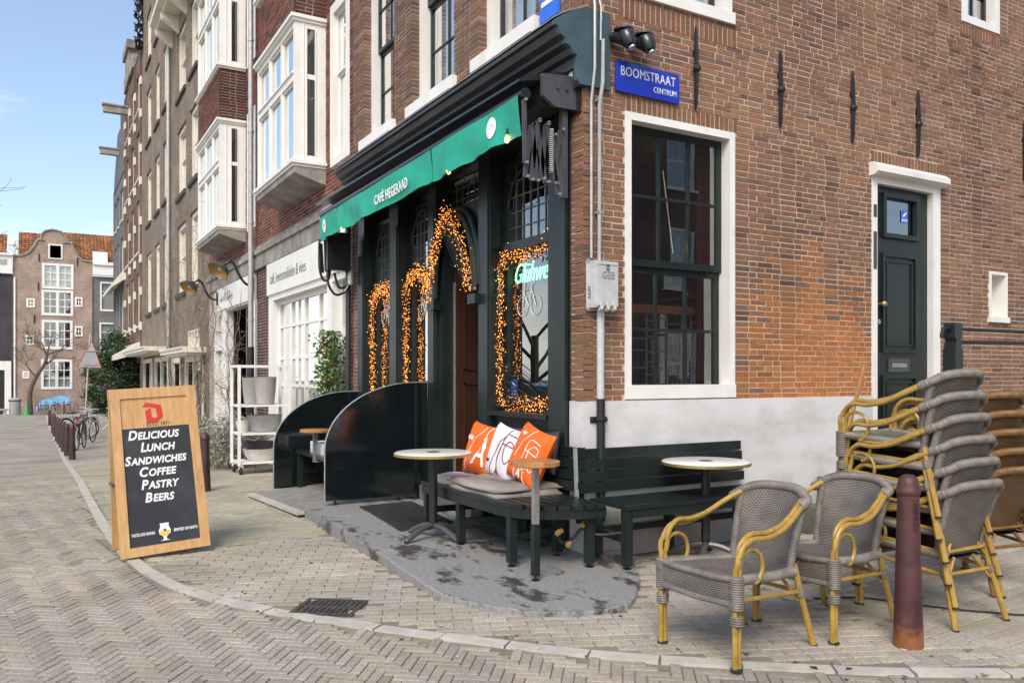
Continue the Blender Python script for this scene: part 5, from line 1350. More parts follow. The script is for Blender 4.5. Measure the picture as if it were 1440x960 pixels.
# neighbour to the left: dark house with white cornice
lh = thing('dark_house', 'dark brick house with white cornice and white doorway at the left edge', 'house', (-7.5, EY, -1.4))
m = MB(); holed_wall(m, FE, -10.5, -5.22, -1.6, 8.7, [(-7.2, -5.71, -1.5, 1.73)], .3); m.box(-10.5, -5.22, -9, -.5, -1.6, 8.7, FE); m.build('wall', 'black_b', lh)
cm = MB(); cm.box(-10.6, -5.23, -.3, .2, 8.74, 10.05, FE); cm.box(-10.6, -5.2, -.3, .35, 10.05, 10.2, FE); co = cm.build('cornice', 'white', lh)
B1(-6.6, -5.55, .2, .22, 9.35, 9.75, FE).build('attic_window', 'glass_far', lh)
cm = MB(); cm.box(-5.71, -5.3, 0, .12, -1.5, 1.75, FE); cm.box(-9, -5.3, 0, .14, 1.75, 2.4, FE); cm.build('doorway', 'white', lh)
B1(-7.2, -5.71, -.2, -.1, -1.5, 1.73, FE).build('door', 'blackp', lh)
tile_roof(lh, -10.5, -5.6, EY + .2, 10.15, EY + 2.5, 11.9, rows=9)

# ------------------------------------------------------------------ house across the side street (mirrored in the glass)
oh = thing('opposite_house', 'dark brick house with white windows across the side street, mirrored in the cafe glass', 'house', (14, -15, 0))
def FO(u, w, z): return (u, -15 + w, z)
HO = [(x, x + 1.2, z, z + 1.9) for z in (.9, 4.2, 7.4) for x in (5.5, 8.3, 11.1, 13.9, 16.7, 19.5)]
m = MB(); holed_wall(m, FO, 4.0, 24.0, 0, 10.5, HO, .3); m.box(4.0, 24.0, -8.0, -.5, 0, 10.5, FO); m.build('wall', 'dark_b', oh)
for (a, b_, c, d) in HO: sash_window(oh, FO, a, b_, c, d, frame='white', sash='white', cols=2, rows=(1, 1), proud=-.05, glass='glass_far', curtain=False, sill=True)

# ------------------------------------------------------------------ awning
random.seed(3)
aw = thing('awning', 'rolled up green cafe awning with white lettering over the shopfront', 'awning', (-.3, 2.6, 3.4))
hd = MB(); hd.prism([(.05, 3.70), (.20, 3.68), (.50, 3.575), (.50, 3.555), (.30, 3.60), (.30, 3.44), (.05, 3.44)], .1, 5.2, lambda a, b, d: FA(d, a, b)); hd.build('hood', 'blackp', aw)
bp_ = MB(); bp_.prism([(-.03, 3.66), (.33, 3.63), (.325, 3.47), (.215, 3.40), (-.03, 3.405)], .05, .085, lambda a, b, d: FA(d, a, b)); bo = bp_.build('end_bracket', 'anthr', aw)
bb = MB()
for (x, z, r) in ((.20, 3.545, .012), (.12, 3.545, .012)): bb.tube([FA(.05, x, z), FA(.035, x, z)], r, 8)
for (x, z) in ((.225, 3.625), (.12, 3.61), (.215, 3.455), (.125, 3.45), (.165, 3.44)): bb.tube([FA(.05, x, z), FA(.0475, x, z)], .006, 6)
bb.build('bolt', 'anthr', bo)
B1(4.96, 5.1, .12, .42, 2.72, 3.2, FA).build('arm_housing', 'blackp', aw)
MB().tube([FA(.12, .43, 3.485), FA(5.15, .43, 3.43)], .042, 12).build('front_bar', 'blackp', aw)
def val(u0, u1, seed, dip=0.0, ext=0.0):
    rr = random.Random(seed); ph = [rr.uniform(0, 6) for _ in range(4)]
    def fn(a, b):
        u = u0 + (u1 - u0) * a; top = 3.475 - .018 * u; h = .285 + ext * a
        am = 1 - .8 * max(0, min(1, (u - 1.85) / .25, (3.55 - u) / .25)); wv = .017 * math.sin(u * 9 + ph[0] + 1.5 * b) * b * am + .009 * am * math.sin(u * 21 + ph[1] - 2.2 * b) * b + .005 * math.sin(u * 5 + b * 4 + ph[3])
        bz = .006 * math.sin(u * 4 + ph[2]) * b
        return FA(u, .475 + wv - .02 * b, top - h * b + bz)
    m = MB(); m.grid(fn, int((u1 - u0) * 26), 8); m.hasuv = False; return m, fn
v1, f1 = val(.16, 1.72, 1); vo1 = v1.build('valance', 'awning', aw, smooth=True)
v2, f2 = val(1.73, 4.42, 2, ext=0.0); vo2 = v2.build('valance', 'awning', aw, smooth=True)
v3, f3 = val(4.43, 5.14, 3); vo3 = v3.build('valance', 'awning', aw, smooth=True)
for (fn, u0, u1, vo) in ((f1, .16, 1.72, vo1), (f2, 1.73, 4.42, vo2), (f3, 4.43, 5.14, vo3)):
    MB().tube([fn(k / 40, 1.0) for k in range(41)], .006, 5).build('hem', 'awning', vo)
def on_val(fn, u0, u1, u, b):
    p = Vector(fn((u - u0) / (u1 - u0), b)); return p + Vector((-.006, 0, 0))
text_part('CAFÉ HEGERAAD', .135, lambda x, y, z: on_val(f2, 1.73, 4.42, 2.68 - x, max(0.0, .80 - y / .285)) + Vector((-z - .016, 0, 0)), 'whitecloth', vo2, sx=.82, bold=.0026, spacing=1.08)
for (fn, u0, u1, u, vo) in ((f1, .16, 1.72, .58, vo1), (f3, 4.43, 5.14, 4.93, vo3)):
    e = MB(); e.poly([on_val(fn, u0, u1, u + .075 * math.cos(t * math.pi / 12), .45 + .085 / .285 * math.sin(t * math.pi / 12)) for t in range(24)]); eo = e.build('round_emblem', 'whitecloth', vo)
    k = MB()
    for q in range(5):
        a0 = math.pi * (.15 + .175 * q); k.poly([on_val(fn, u0, u1, u + rr_ * math.cos(a0 + da), .50 - rr_ / .285 * math.sin(a0 + da)) + Vector((-.003, 0, 0)) for rr_, da in ((.018, -.12), (.045, -.10), (.045, .10), (.018, .12))])
    k.build('emblem_mark', 'awning', eo)
def arm_bar(mb, p, q, y, wd=.036): mb.bar((p[0], y, p[1]), (q[0], y, q[1]), wd, .012, up=(0, 1, 0))
arms = [((-.46, 3.42), (-.45, 2.96)), ((-.39, 3.25), (-.44, 2.86)), ((-.39, 3.25), (-.35, 2.84)), ((-.34, 3.29), (-.26, 2.84)), ((-.34, 3.28), (-.40, 2.84)), ((-.26, 3.27), (-.30, 2.86)), ((-.26, 3.28), (-.18, 2.84)), ((-.13, 3.25), (-.19, 2.84)), ((-.20, 3.2), (-.16, 2.76))]
for k, (p, q) in enumerate(arms):
    m = MB(); arm_bar(m, p, q, .10 + .02 * (k % 2)); 
    ao = m.build('folding_arm', 'anthr', aw)
    j = MB()
    for t in (p, q): j.tube([(t[0], .085, t[1]), (t[0], .062, t[1])], .011, 8)
    j.build('pivot', 'steel', ao)
sprp = [(-.235 + .016 * math.cos(t * 1.2), .075 + .016 * math.sin(t * 1.2), 3.24 - .0028 * t) for t in range(118)]
MB().tube(sprp, .0035, 5).build('spring', 'lead', aw)
MB().bar((-.10, .12, 3.42), (-.10, .12, 2.74), .05, .05).build('arm_rail', 'anthr', aw)
la_ = MB()
for k, (p, q) in enumerate([((-.49, 3.05), (-.47, 2.68)), ((-.42, 3.1), (-.40, 2.7)), ((-.36, 3.1), (-.34, 2.72)), ((-.28, 3.12), (-.27, 2.72)), ((-.2, 3.12), (-.14, 2.7))]):
    m = MB(); arm_bar(m, p, q, 5.02 + .02 * (k % 2), .05); m.build('folding_arm', 'blackp', aw)
for pts_ in ([(-.50, 5.03, 3.1), (-.50, 5.03, 2.75), (-.45, 5.03, 2.6), (-.38, 5.03, 2.62), (-.36, 5.03, 2.8)], [(-.40, 5.02, 2.75), (-.39, 5.02, 2.55), (-.30, 5.02, 2.42), (-.18, 5.02, 2.46), (-.10, 5.02, 2.6)], [(-.30, 5.06, 2.7), (-.24, 5.06, 2.52), (-.14, 5.06, 2.55), (-.09, 5.06, 2.75)]):
    MB().tube(catmull(pts_, 6), .016, 7).build('hanging_hose', 'blackp', aw, smooth=True)
for k, (u, w, z) in enumerate(((.36, .455, 3.17), (1.39, .455, 3.15), (4.27, .455, 3.09))):
    b = thing('pendant_bulb', ['warm bulb under the awning end beside the folding arms', 'warm bulb under the awning where the green cloth is folded', 'warm bulb under the awning end beside the black hoses'][k], 'light bulb', FA(u, w, z), group='bulbs along the awning')
    MB().lathe([(.004, .0), (.018, .012), (.02, .03), (.012, .05), (.008, .06)], 10, FA(u, w, z)).build('glass_bulb', 'lampbulb', b, smooth=True)
    MB().lathe([(.010, .06), (.010, .10), (.003, .12)], 8, FA(u, w, z)).build('bulb_socket', 'blackp', b)

# heavy black pole at the far end of the cafe front with a small lamp on it
pl = thing('black_pole', 'slim black pole with a small grey box lamp at the cafe edge', 'pole', FA(5.2, .06, 0))
MB().tube([FA(5.2, .07, -.06), FA(5.2, .07, 3.45)], .035, 8).build('pole_shaft', 'blackp', pl)
MB().lathe([(.035, 0), (.04, .02), (.04, .2), (.03, .22), (.035, .24), (.035, .38)], 10, FA(5.02, .10, 2.55)).build('lamp_can', 'galv', pl)

# ------------------------------------------------------------------ fairy lights
def garland(label, path, n, spread, seed, wire=True, rb=.0035):
    rr = random.Random(seed)
    P = [Vector(p) for p in path]; d = [0]
    for a, b in zip(P, P[1:]): d.append(d[-1] + (b - a).length)
    g = thing('light_garland', label, 'string lights', tuple(P[0]), group='fairy light garlands')
    wi = MB(); bu = MB(); pts = []
    for k in range(n):
        t = rr.uniform(0, d[-1])
        for i in range(len(P) - 1):
            if d[i + 1] >= t: break
        q = P[i].lerp(P[i + 1], (t - d[i]) / max(1e-6, d[i + 1] - d[i]))
        q = q + Vector((rr.gauss(0, spread * .35), rr.gauss(0, spread), rr.gauss(0, spread)))
        pts.append(q); r = rb * rr.uniform(.5, 1.2)
        b = len(bu.v); bu.v += [(q.x + a * r, q.y + c * r, q.z + e * r) for a, c, e in ((1, 0, 0), (-1, 0, 0), (0, 1, 0), (0, -1, 0), (0, 0, 1.3), (0, 0, -1.3))]
        for f in ((0, 2, 4), (2, 1, 4), (1, 3, 4), (3, 0, 4), (2, 0, 5), (1, 2, 5), (3, 1, 5), (0, 3, 5)): bu.face([b + i2 for i2 in f])
    tag(bu.build('fairy_bulbs', 'bulb', g), kind='stuff')
    order = sorted(pts, key=lambda q: (q - P[0]).length)
    wi.tube(order[::3] if len(order) > 12 else order, .0025, 4); wi.build('wire', 'green', g)
    lf = MB()
    for k in range(n // 3):
        q = rr.choice(pts) + Vector((rr.gauss(0, .01), rr.gauss(0, .02), rr.gauss(0, .02))); a = Vector((rr.gauss(0, 1), rr.gauss(0, 1), rr.gauss(0, 1))).normalized() * .028; c = a.orthogonal().normalized() * .008
        lf.poly([q - a, q + c, q + a, q - c])
    tag(lf.build('garland_needles', 'leaf', g), kind='stuff')
    return g
wr = -.10
garland('fairy lights framing the cafe window beside the corner pier', [FA(.62, wr, 2.50), FA(1.0, wr, 2.47), FA(1.33, wr + .03, 2.48), FA(1.40, wr + .04, 2.3), FA(1.40, wr + .04, 1.2), FA(1.3, wr, 1.14), FA(.62, wr, 1.15)], 980, .042, 41)
garland('fairy lights wound over the pointed arch of the cafe door', [FA(2.62, .10, 2.18), FA(2.60, .10, 2.40), FA(2.48, .10, 2.68), FA(2.20, .11, 2.98), FA(2.04, .10, 2.86), FA(1.90, .09, 2.66), FA(1.80, .08, 2.45), FA(1.79, .06, 2.22)], 860, .050, 42)
garland('fairy lights arched over the window between door and left pilaster', [FA(2.84, .02, 2.3), FA(2.90, .0, 2.45), FA(3.15, -.02, 2.52), FA(3.48, -.04, 2.46), FA(3.60, -.06, 2.2), FA(3.60, -.06, 1.05)], 980, .048, 43)
garland('fairy lights framing the cafe window with the red curtain', [FA(3.93, -.02, 2.42), FA(4.4, -.04, 2.42), FA(4.70, -.06, 2.3), FA(4.72, -.08, 1.05)], 900, .048, 44)

# ------------------------------------------------------------------ wind screens
def screen(y, label, z0, x1=-1.12):
    t = thing('wind_screen', label, 'wind screen', (-.6, y, z0 - .12), group='black wind screens')
    pr = [(-.03, z0), (x1, z0), (x1, z0 + .50)]
    n = 18
    for k in range(1, n + 1):
        a = math.pi / 2 * k / n
        pr.append((x1 + (abs(x1) - .16) * (1 - math.cos(a)), z0 + .50 + .66 * math.sin(a)))
    pr.append((-.03, z0 + 1.16))
    MB().prism(pr, y - .014, y + .014, lambda a, b, d: (a, d, b)).build('panel', 'green_gloss', t)
    MB().tube([(a, y, b) for a, b in pr[1:]], .009, 6).build('edge_trim', 'steel', t)
    MB().bar((x1, y - .02, z0 + .015), (-.05, y - .02, z0 + .015), .03, .02).build('bottom_rail', 'green_gloss', t)
    MB().bar((-.14, y - .03, z0 - .05), (-.14, y - .03, z0 + 1.14), .04, .03).build('wall_post', 'green_gloss', t)
    for x in (x1 + .1, -.35):
        f = MB(); gzz = slab_z(x, y) if in_poly(x, y, SLAB_POLY) else gz(y); f.tube([(x, y, gzz + .005), (x, y, z0 + .01)], .012, 8); f.lathe([(.03, 0), (.03, .012), (.012, .02)], 10, (x, y, gzz + .004)); f.build('foot', 'iron', t)
    return t
M['green_gloss'] = pm('glossy_black_green_panel', (.007, .010, .011), .10, .2, 3, coat=1.0, rvar=.03)
screen(2.80, 'black curved wind screen nearest the cafe door', .16)
screen(4.90, 'black curved wind screen farther from the door with a wooden shelf in front', .03, -1.10)
sb2 = thing('small_bench', 'dark low bench with folded pale pads between the wind screens', 'bench', (-.5, 4.2, 0))
ms = MB(); ms.box(-.86, -.2, 3.5, 4.8, .46, .50); ms.build('seat', 'blackp', sb2)
for (x, y) in ((-.82, 3.56), (-.82, 4.74), (-.26, 3.56), (-.26, 4.74)): MB().bar((x, y, gz(y) - .0), (x, y, .46), .05, .05).build('leg', 'blackp', sb2)
for k in range(4):
    pd = tag(B1(-.80, -.40, 3.9, 4.4, .502 + .032 * k, .53 + .032 * k).build('folded_pad', 'pad_l'), 'pale folded seat pad, %s in the pile between the wind screens' % ('lowest', 'second from the bottom', 'third from the bottom', 'topmost')[k], 'seat pad', 'folded pads between the wind screens')
st2 = thing('wooden_shelf_table', 'round wooden tabletop on a steel bracket between the wind screens', 'table', (-.86, 4.0, 0))
MB().lathe([(.16, 0), (.17, .006), (.17, .03), (.16, .036)], 24, (-.86, 4.0, .755)).build('table_top', 'topw', st2, smooth=True)
m = MB(); m.bar((-.86, 4.0, .42), (-.86, 4.0, .755), .05, .02); m.bar((-.86, 4.0, .43), (-.6, 4.0, .43), .05, .02); m.build('bracket', 'steel', st2)

# ------------------------------------------------------------------ benches
bA = thing('curved_bench', 'dark green slatted bench with a rounded end holding orange cushions', 'bench', (-.45, .5, 0))
def yend(x): return -.02 - .45 * math.sqrt(max(0, 1 - ((x + .12) / .62) ** 2))
SZ = .505
ns = 7
for k in range(ns):
    xa = -.74 + .62 * k / ns; xb = xa + .62 / ns - .018
    m = MB(); y0 = 1.33
    m.hexa([(xa, yend(xa), SZ - .03), (xb, yend(xb), SZ - .03), (xb, y0, SZ - .03), (xa, y0, SZ - .03), (xa, yend(xa), SZ), (xb, yend(xb), SZ), (xb, y0, SZ), (xa, y0, SZ)])
    m.build('slat', 'green', bA)
ap = MB(); ed = [(-.725, 1.32)] + [(-.725, .9), (-.725, .4)] + [(-.12 - .60 * math.cos(t * math.pi / 20), .0 - .44 * math.sin(t * math.pi / 20)) for t in range(0, 11)]
for (p, q) in zip(ed, ed[1:]): ap.bar((p[0], p[1], SZ - .065), (q[0], q[1], SZ - .065), .028, .065)
ap.build('apron', 'green', bA)
MB().bar((-.70, 1.30, SZ - .06), (-.12, 1.30, SZ - .06), .03, .06).build('end_rail', 'green', bA)
legsA = [(-.70, 1.28), (-.70, .66), (-.68, -.10), (-.20, -.36), (-.16, 1.28), (-.16, .55), (-.22, .02)]
for (x, y) in legsA:
    zz = slab_z(x, y)
    m = MB(); m.bar((x, y, zz + .035), (x, y, SZ - .035), .058, .058); lo = m.build('leg', 'green', bA)
    MB().lathe([(.006, .0), (.03, .0), (.03, .008), (.008, .014), (.008, .04)], 10, (x, y, zz)).build('levelling_foot', 'iron', lo)
for (p, q) in (((-.70, 1.28), (-.16, 1.28)), ((-.70, .66), (-.16, .55)), ((-.68, -.10), (-.22, .02)), ((-.16, 1.28), (-.16, .55))): MB().bar((p[0], p[1], .26), (q[0], q[1], .26), .035, .05).build('stretcher', 'green', bA)
for k in range(4):
    z0 = .535 + k * .083; x = -.105 + .012 * k
    B1(x - .012, x + .012, -.10, 1.32, z0, z0 + .074).build('back_slat', 'green', bA)
MB().bar((-.075, -.06, .30), (-.055, -.06, .86), .03, .05).build('back_post', 'green', bA); MB().bar((-.075, 1.25, .30), (-.055, 1.25, .86), .03, .05).build('back_post', 'green', bA)

bB = thing('straight_bench', 'dark green slatted bench along the grey plaster wall', 'bench', (.75, -.35, 0))
S2 = .49
for k in range(6):
    y0 = -.57 + .46 * k / 6; m = MB().box(-.03, 1.52, y0, y0 + .46 / 6 - .018, S2 - .028, S2); m.build('slat', 'green', bB)
for k in range(4):
    z0 = .525 + k * .083; y = -.095 + .012 * k
    B1(-.10, 1.57, y - .012, y + .012, z0, z0 + .074).build('back_slat', 'green', bB)
MB().bar((-.115, -.085, .48), (-.115, -.06, .86), .010, .04).build('end_trim', 'galv', bB)
MB().box(-.0, 1.5, -.56, -.535, S2 - .09, S2 - .03).build('apron', 'green', bB)
for (x, y) in ((.0, -.53), (1.46, -.53), (.03, -.14), (1.46, -.14), (.72, -.14)):
    zz = slab_z(x, y) if in_poly(x, y, SLAB_POLY) else 0.0
    m = MB(); m.bar((x, y, zz + .03), (x, y, S2 - .03), .06, .06); lo = m.build('leg', 'green', bB)
    MB().lathe([(.006, .0), (.03, .0), (.03, .008), (.008, .014), (.008, .04)], 10, (x, y, zz)).build('levelling_foot', 'iron', lo)
for (p, q) in (((.0, -.53), (.03, -.14)), ((1.46, -.53), (1.46, -.14)), ((.03, -.14), (1.46, -.14))): MB().bar((p[0], p[1], .25), (q[0], q[1], .25), .035, .05).build('stretcher', 'green', bB)
# orange-ended cable lock under the benches
lk = thing('cable_lock', 'black cable lock with orange ends looped under the bench', 'lock', (-.3, -.25, .29))
MB().tube(catmull([(-.42, -.30, .28), (-.36, -.26, .22), (-.28, -.28, .25), (-.22, -.3, .31), (-.12, -.36, .27), (.0, -.5, .30)], 6), .011, 7).build('cable', 'blackp', lk, smooth=True)
for (x, y, z, dx) in ((-.44, -.31, .30, .05), (-.33, -.28, .20, .03), (-.24, -.33, .34, .03)): MB().tube([(x, y, z), (x + dx, y + .015, z + .015)], .02, 8).build('orange_grip', 'lamp_in', lk)

# seat pads
def pad(label, x0, x1, y0, y1, z, t, mat, seed):
    rr = random.Random(seed); a, b, c = rr.uniform(0, 6), rr.uniform(0, 6), rr.uniform(0, 6)
    m = MB()
    def edge(u, v): return min(u, 1 - u, v, 1 - v)
    def fn(u, v):
        e = min(1, edge(u, v) / .10); e = math.sqrt(max(0, 1 - (1 - e) ** 2))
        x = x0 + (x1 - x0) * u + .012 * math.sin(v * 7 + a); y = y0 + (y1 - y0) * v + .014 * math.sin(u * 6 + b)
        return (x, y, z + t * (.35 + .65 * e) + .006 * math.sin(u * 9 + c) * math.sin(v * 8 + a))
    m.grid(fn, 22, 22)
    m.grid(lambda u, v: (fn(u, v)[0], fn(u, v)[1], z), 22, 22)
    for (p, q) in (((0, 0), (1, 0)), ((1, 0), (1, 1)), ((1, 1), (0, 1)), ((0, 1), (0, 0))):
        m.grid(lambda u, v, p=p, q=q: (lambda s: (s[0], s[1], z + (s[2] - z) * v))(fn(p[0] + (q[0] - p[0]) * u, p[1] + (q[1] - p[1]) * u)), 22, 1)
    m.hasuv = False
    o = tag(m.build('seat_pad', mat, smooth=True), label, 'seat pad', 'pads on the curved bench'); return o
pad('pale seat pad at the door end of the curved bench', -.66, -.14, .86, 1.36, SZ + .001, .05, 'pad_l', 1)
pad('lower worn grey seat pad beneath another on the curved bench', -.70, -.14, .08, .88, SZ + .001, .04, 'pad', 2)
pad('upper worn grey seat pad below the orange and white cushions', -.71, -.13, .10, .92, SZ + .043, .04, 'pad', 3)

# cushions
def cushion(label, c, yaw, lean, roll, mat, prints, hw=.225, th=.075, group='printed cushions'):
    Rm = Matrix.Rotation(yaw, 3, 'Z') @ Matrix.Rotation(lean, 3, 'Y')
    ex, ey, ez = Rm @ Vector((0, -1, 0)), Rm @ Vector((0, 0, 1)), Rm @ Vector((-1, 0, 0))
    cr, sr = math.cos(roll), math.sin(roll); ex, ey = ex * cr + ey * sr, ey * cr - ex * sr
    C_ = Vector(c)
    def P(s, t, h):
        k = 1 - .085 * (1 - t * t) * (abs(s) ** 3) if True else 1; k2 = 1 - .085 * (1 - s * s) * (abs(t) ** 3)
        puff = (max(0, 1 - s ** 4) * max(0, 1 - t ** 4)) ** .55 * th
        wr_ = .006 * math.sin(s * 5 + t * 3) * (1 - s * s) * (1 - t * t)
        return C_ + ex * (s * hw * k) + ey * (t * hw * k2) + ez * (h * (puff + wr_))
    o = thing('cushion', label, 'cushion', c, group=group)
    m = MB()
    m.grid(lambda u, v: P(u * 2 - 1, v * 2 - 1, 1), 20, 20); m.grid(lambda u, v: P(u * 2 - 1, v * 2 - 1, -1), 20, 20); m.hasuv = False
    body = m.build('cover', mat, o, smooth=True)
    for (pts_, r, pm_) in prints:
        if isinstance(pts_, str): continue
        cp_ = [P(s, t, 1) + ez * .003 for s, t in [(q.x, q.y) for q in catmull([(a, b, 0) for a, b in pts_], 5)]]
        MB().tube(cp_, r, 5).build('printed_line', pm_, body)
    for (txt, r, pm_) in prints:
        if isinstance(txt, str):
            t_, s0, t0, size, sh = r
            text_part(t_, size, lambda x, y, z: P(s0 + x, t0 + y, 1) + ez * (.004 + z), pm_, body, name='printed_letter', shear=sh, bold=.012, sx=.8, depth=.002)
    return o
W = 'whitecloth'
fr_lines = [([(-.55, -.9), (-.5, -.3), (-.25, .3), (.1, .62), (.2, .9)], .0032, W)]
bike = [([(.0, -.35), (.1, .1), (.2, .55), (.75, .5)], .0036, W), ([(.05, .18), (.75, .1)], .0036, W), ([(.3, .2), (.35, -.2), (.5, -.4), (.7, -.1), (.75, .3), (.5, .38), (.3, .2)], .0036, W), ([(.2, -.3), (.3, -.5), (.42, -.35), (.35, -.15), (.22, -.2), (.2, -.3)], .0036, W), ([(.6, -.38), (.75, -.45), (.82, -.25), (.7, -.15), (.6, -.25), (.6, -.38)], .0036, W)]
cushion('orange cushion printed with a big white letter A next to the door', (-.29, 1.05, .765), R(8), R(14), R(-6), 'orange', fr_lines + [([(.55, .95), (.42, .6), (.5, .35), (.48, .1)], .0032, W), ('t', ('A', .22, -.60, 1.55, .25), W), ('t', ('zie hx', -.62, .28, .26, .1), W)])
cushion('white cushion printed with thin maroon lines between two orange ones', (-.29, .66, .765), R(4), R(14), R(-9), 'pillow_w', [([(-.35, -.95), (-.3, -.3), (-.1, .3), (.15, .6), (.25, .95)], .0035, 'maroon'), ([(.2, .7), (.1, .2), (-.02, -.2), (.1, -.6), (.3, -.85)], .004, 'maroon'), ([(.2, .75), (.8, .7)], .004, 'maroon'), ([(.12, .35), (.8, .3)], .004, 'maroon'), ([(.3, .3), (.35, -.1), (.55, -.3), (.75, -.05), (.75, .35), (.5, .5), (.3, .3)], .004, 'maroon'), ('t', ('A', .05, -.82, .36, .2), 'maroon'), ('t', ('xxx', -.6, -.45, .2, .2), 'maroon')])
cushion('orange cushion printed with white lines leaning by the bench corner', (-.32, .235, .785), R(2), R(18), R(-13), 'orange', [([(-.45, -.2), (-.3, .3), (-.05, .6), (.1, .95)], .0032, W)] + bike + [('t', ('A', .05, -.82, .46, .2), W), ('t', ('xxx', -.4, .62, .2, .3), W), ([(-.2, -.45), (-.22, -.95)], .0032, W), ([(.42, -.5), (.4, -.75), (.5, -.95)], .0032, W)])
cushion('dark navy cushion behind the orange and white cushions', (-.150, .30, .80), R(0), R(8), R(2), 'navy', [], hw=.17, th=.05)
cushion('dark red cushion squeezed behind the white cushion', (-.150, .80, .775), R(0), R(8), R(0), 'maroon', [], hw=.2, th=.05)

# ------------------------------------------------------------------ tables
def bistro(label, x, y, zf, h, rt, rot):
    t = thing('bistro_table', label, 'table', (x, y, zf), group='round bistro tables')
    tp_ = MB().lathe([(.01, 0), (rt - .02, 0), (rt - .004, .004), (rt - .004, .026), (rt - .012, .030), (.01, .030)], 40, (x, y, zf + h - .03)).build('table_top', 'tabletop', t, smooth=True)
    MB().lathe([(rt - .004, .003), (rt + .003, .003), (rt + .003, .023), (rt - .004, .023)], 40, (x, y, zf + h - .03), cap=False).build('edge_band', 'brass', tp_)
    lg = MB(); lg.lathe([(.055, 0), (.055, .0012)], 16, (x, y, zf + h + .0004)); lgo = lg.build('printed_mark', 'blackp', tp_)
    MB().tube([(x, y, zf + .10), (x, y, zf + h - .03)], .034, 12).build('column', 'iron', t)
    MB().lathe([(.13, 0), (.13, .006), (.04, .02)], 16, (x, y, zf + h - .058)).build('top_plate', 'iron', t)
    for k in range(4):
        a = rot + k * math.pi / 2; c, s = math.cos(a), math.sin(a)
        m = MB(); m.tube(catmull([(x + c * .02, y + s * .02, zf + .11), (x + c * .12, y + s * .12, zf + .095), (x + c * .24, y + s * .24, zf + .045), (x + c * .29, y + s * .29, zf + .02)], 4), [.024] * 9 + [.02] * 3 + [.015], 8)
        lo = m.build('foot', 'anthr', t, smooth=True)
        MB().lathe([(.018, 0), (.018, .02)], 8, (x + c * .285, y + s * .285, zf)).build('glide', 'foot', lo)
    return t
bistro('cream topped round table standing by the curved bench', -.80, .955, slab_z(-.8, .955), .70, .315, R(18))
bistro('cream topped round table behind the wicker chairs', .86, -.40, 0.0, .745, .335, R(40))
wt = thing('wooden_side_table', 'small round wooden top on a steel post in front of the cushions', 'table', (-.70, -.50, .04))
MB().lathe([(.15, 0), (.163, .006), (.163, .032), (.155, .038)], 28, (-.72, -.48, .800)).build('table_top', 'topw', wt, smooth=True)
MB().bar((-.72, -.48, .42), (-.72, -.48, .800), .038, .038).build('steel_post', 'steel', wt)
MB().bar((-.72, -.48, .08), (-.72, -.48, .42), .046, .046).build('lower_post', 'green', wt)
MB().lathe([(.006, .0), (.03, .0), (.03, .008), (.008, .014), (.008, .05)], 10, (-.72, -.48, slab_z(-.7, -.5))).build('levelling_foot', 'iron', wt)

# ------------------------------------------------------------------ mat, drain, ribbed plate
dm_ = thing('door_mat', 'black open mesh rubber mat in front of the cafe door', 'mat', (-.6, 1.95, .1))
m = MB(); mp = [(-.86, 2.52), (-.30, 2.58), (-.40, 1.42), (-.94, 1.30)]
def mp_(u, v, z=0.0):
    a = Vector((*mp[3], 0)).lerp(Vector((*mp[2], 0)), u); b = Vector((*mp[0], 0)).lerp(Vector((*mp[1], 0)), u); q = a.lerp(b, v); return (q.x, q.y, slab_z(q.x, q.y) + z)
for k in range(15): m.bar(mp_(k / 14, 0, .012), mp_(k / 14, 1, .012), .012, .014)
for k in range(27): m.bar(mp_(0, k / 26, .013), mp_(1, k / 26, .013), .012, .014)
tag(m.build('mat_mesh', 'mat', dm_), kind='stuff')
MB().poly([mp_(0, 0, .004), mp_(1, 0, .004), mp_(1, 1, .004), mp_(0, 1, .004)]) 
dn = thing('street_drain', 'rusty cast iron drain grate set in the paving by the kerb', 'drain', (DRAIN[0], DRAIN[1], 0))
cx, cy, a_, hl, hw_ = DRAIN
def DT(u, v, z): return (cx + u * math.cos(a_) - v * math.sin(a_), cy + u * math.sin(a_) + v * math.cos(a_), z)
fr = MB()
for (p, q, r, s) in ((-hl, hl, -hw_, -hw_ + .03), (-hl, hl, hw_ - .03, hw_), (-hl, -hl + .03, -hw_ + .03, hw_ - .03), (hl - .03, hl, -hw_ + .03, hw_ - .03)): fr.box(p, q, r, s, -.03, .006, DT)
fr.build('frame', 'drain', dn)
for k in range(9): u = -hl + .06 + (2 * hl - .12) * k / 8; B1(u - .012, u + .012, -hw_ + .03, hw_ - .03, -.025, .004, DT).build('grate_bar', 'drain', dn)
B1(-hl + .03, hl - .03, -.012, .012, -.024, .0035, DT).build('cross_bar', 'drain', dn)
B1(-hl + .01, hl - .01, -hw_ + .01, hw_ - .01, -.06, -.03, DT).build('drain_pit', 'foot', dn)
rp = thing('ribbed_plate', 'ribbed steel ramp plate in front of the far wind screen', 'ramp plate', (-.7, 4.0, 0))
def pz(x, y): return gz(y) + .03 + .05 * min(1, max(0, (x + 1.4) / 1.3))
def PP(u, v, dz=0):
    a = Vector((*PLATE[1], 0)).lerp(Vector((*PLATE[2], 0)), u); b = Vector((*PLATE[0], 0)).lerp(Vector((*PLATE[3], 0)), u); q = a.lerp(b, v); return Vector((q.x, q.y, pz(q.x, q.y) + dz))
m = MB(); m.poly([PP(0, 0), PP(1, 0), PP(1, 1), PP(0, 1)]); m.poly([PP(0, 0, -.08), PP(0, 0), PP(0, 1), PP(0, 1, -.08)]); m.build('plate', 'drain', rp)
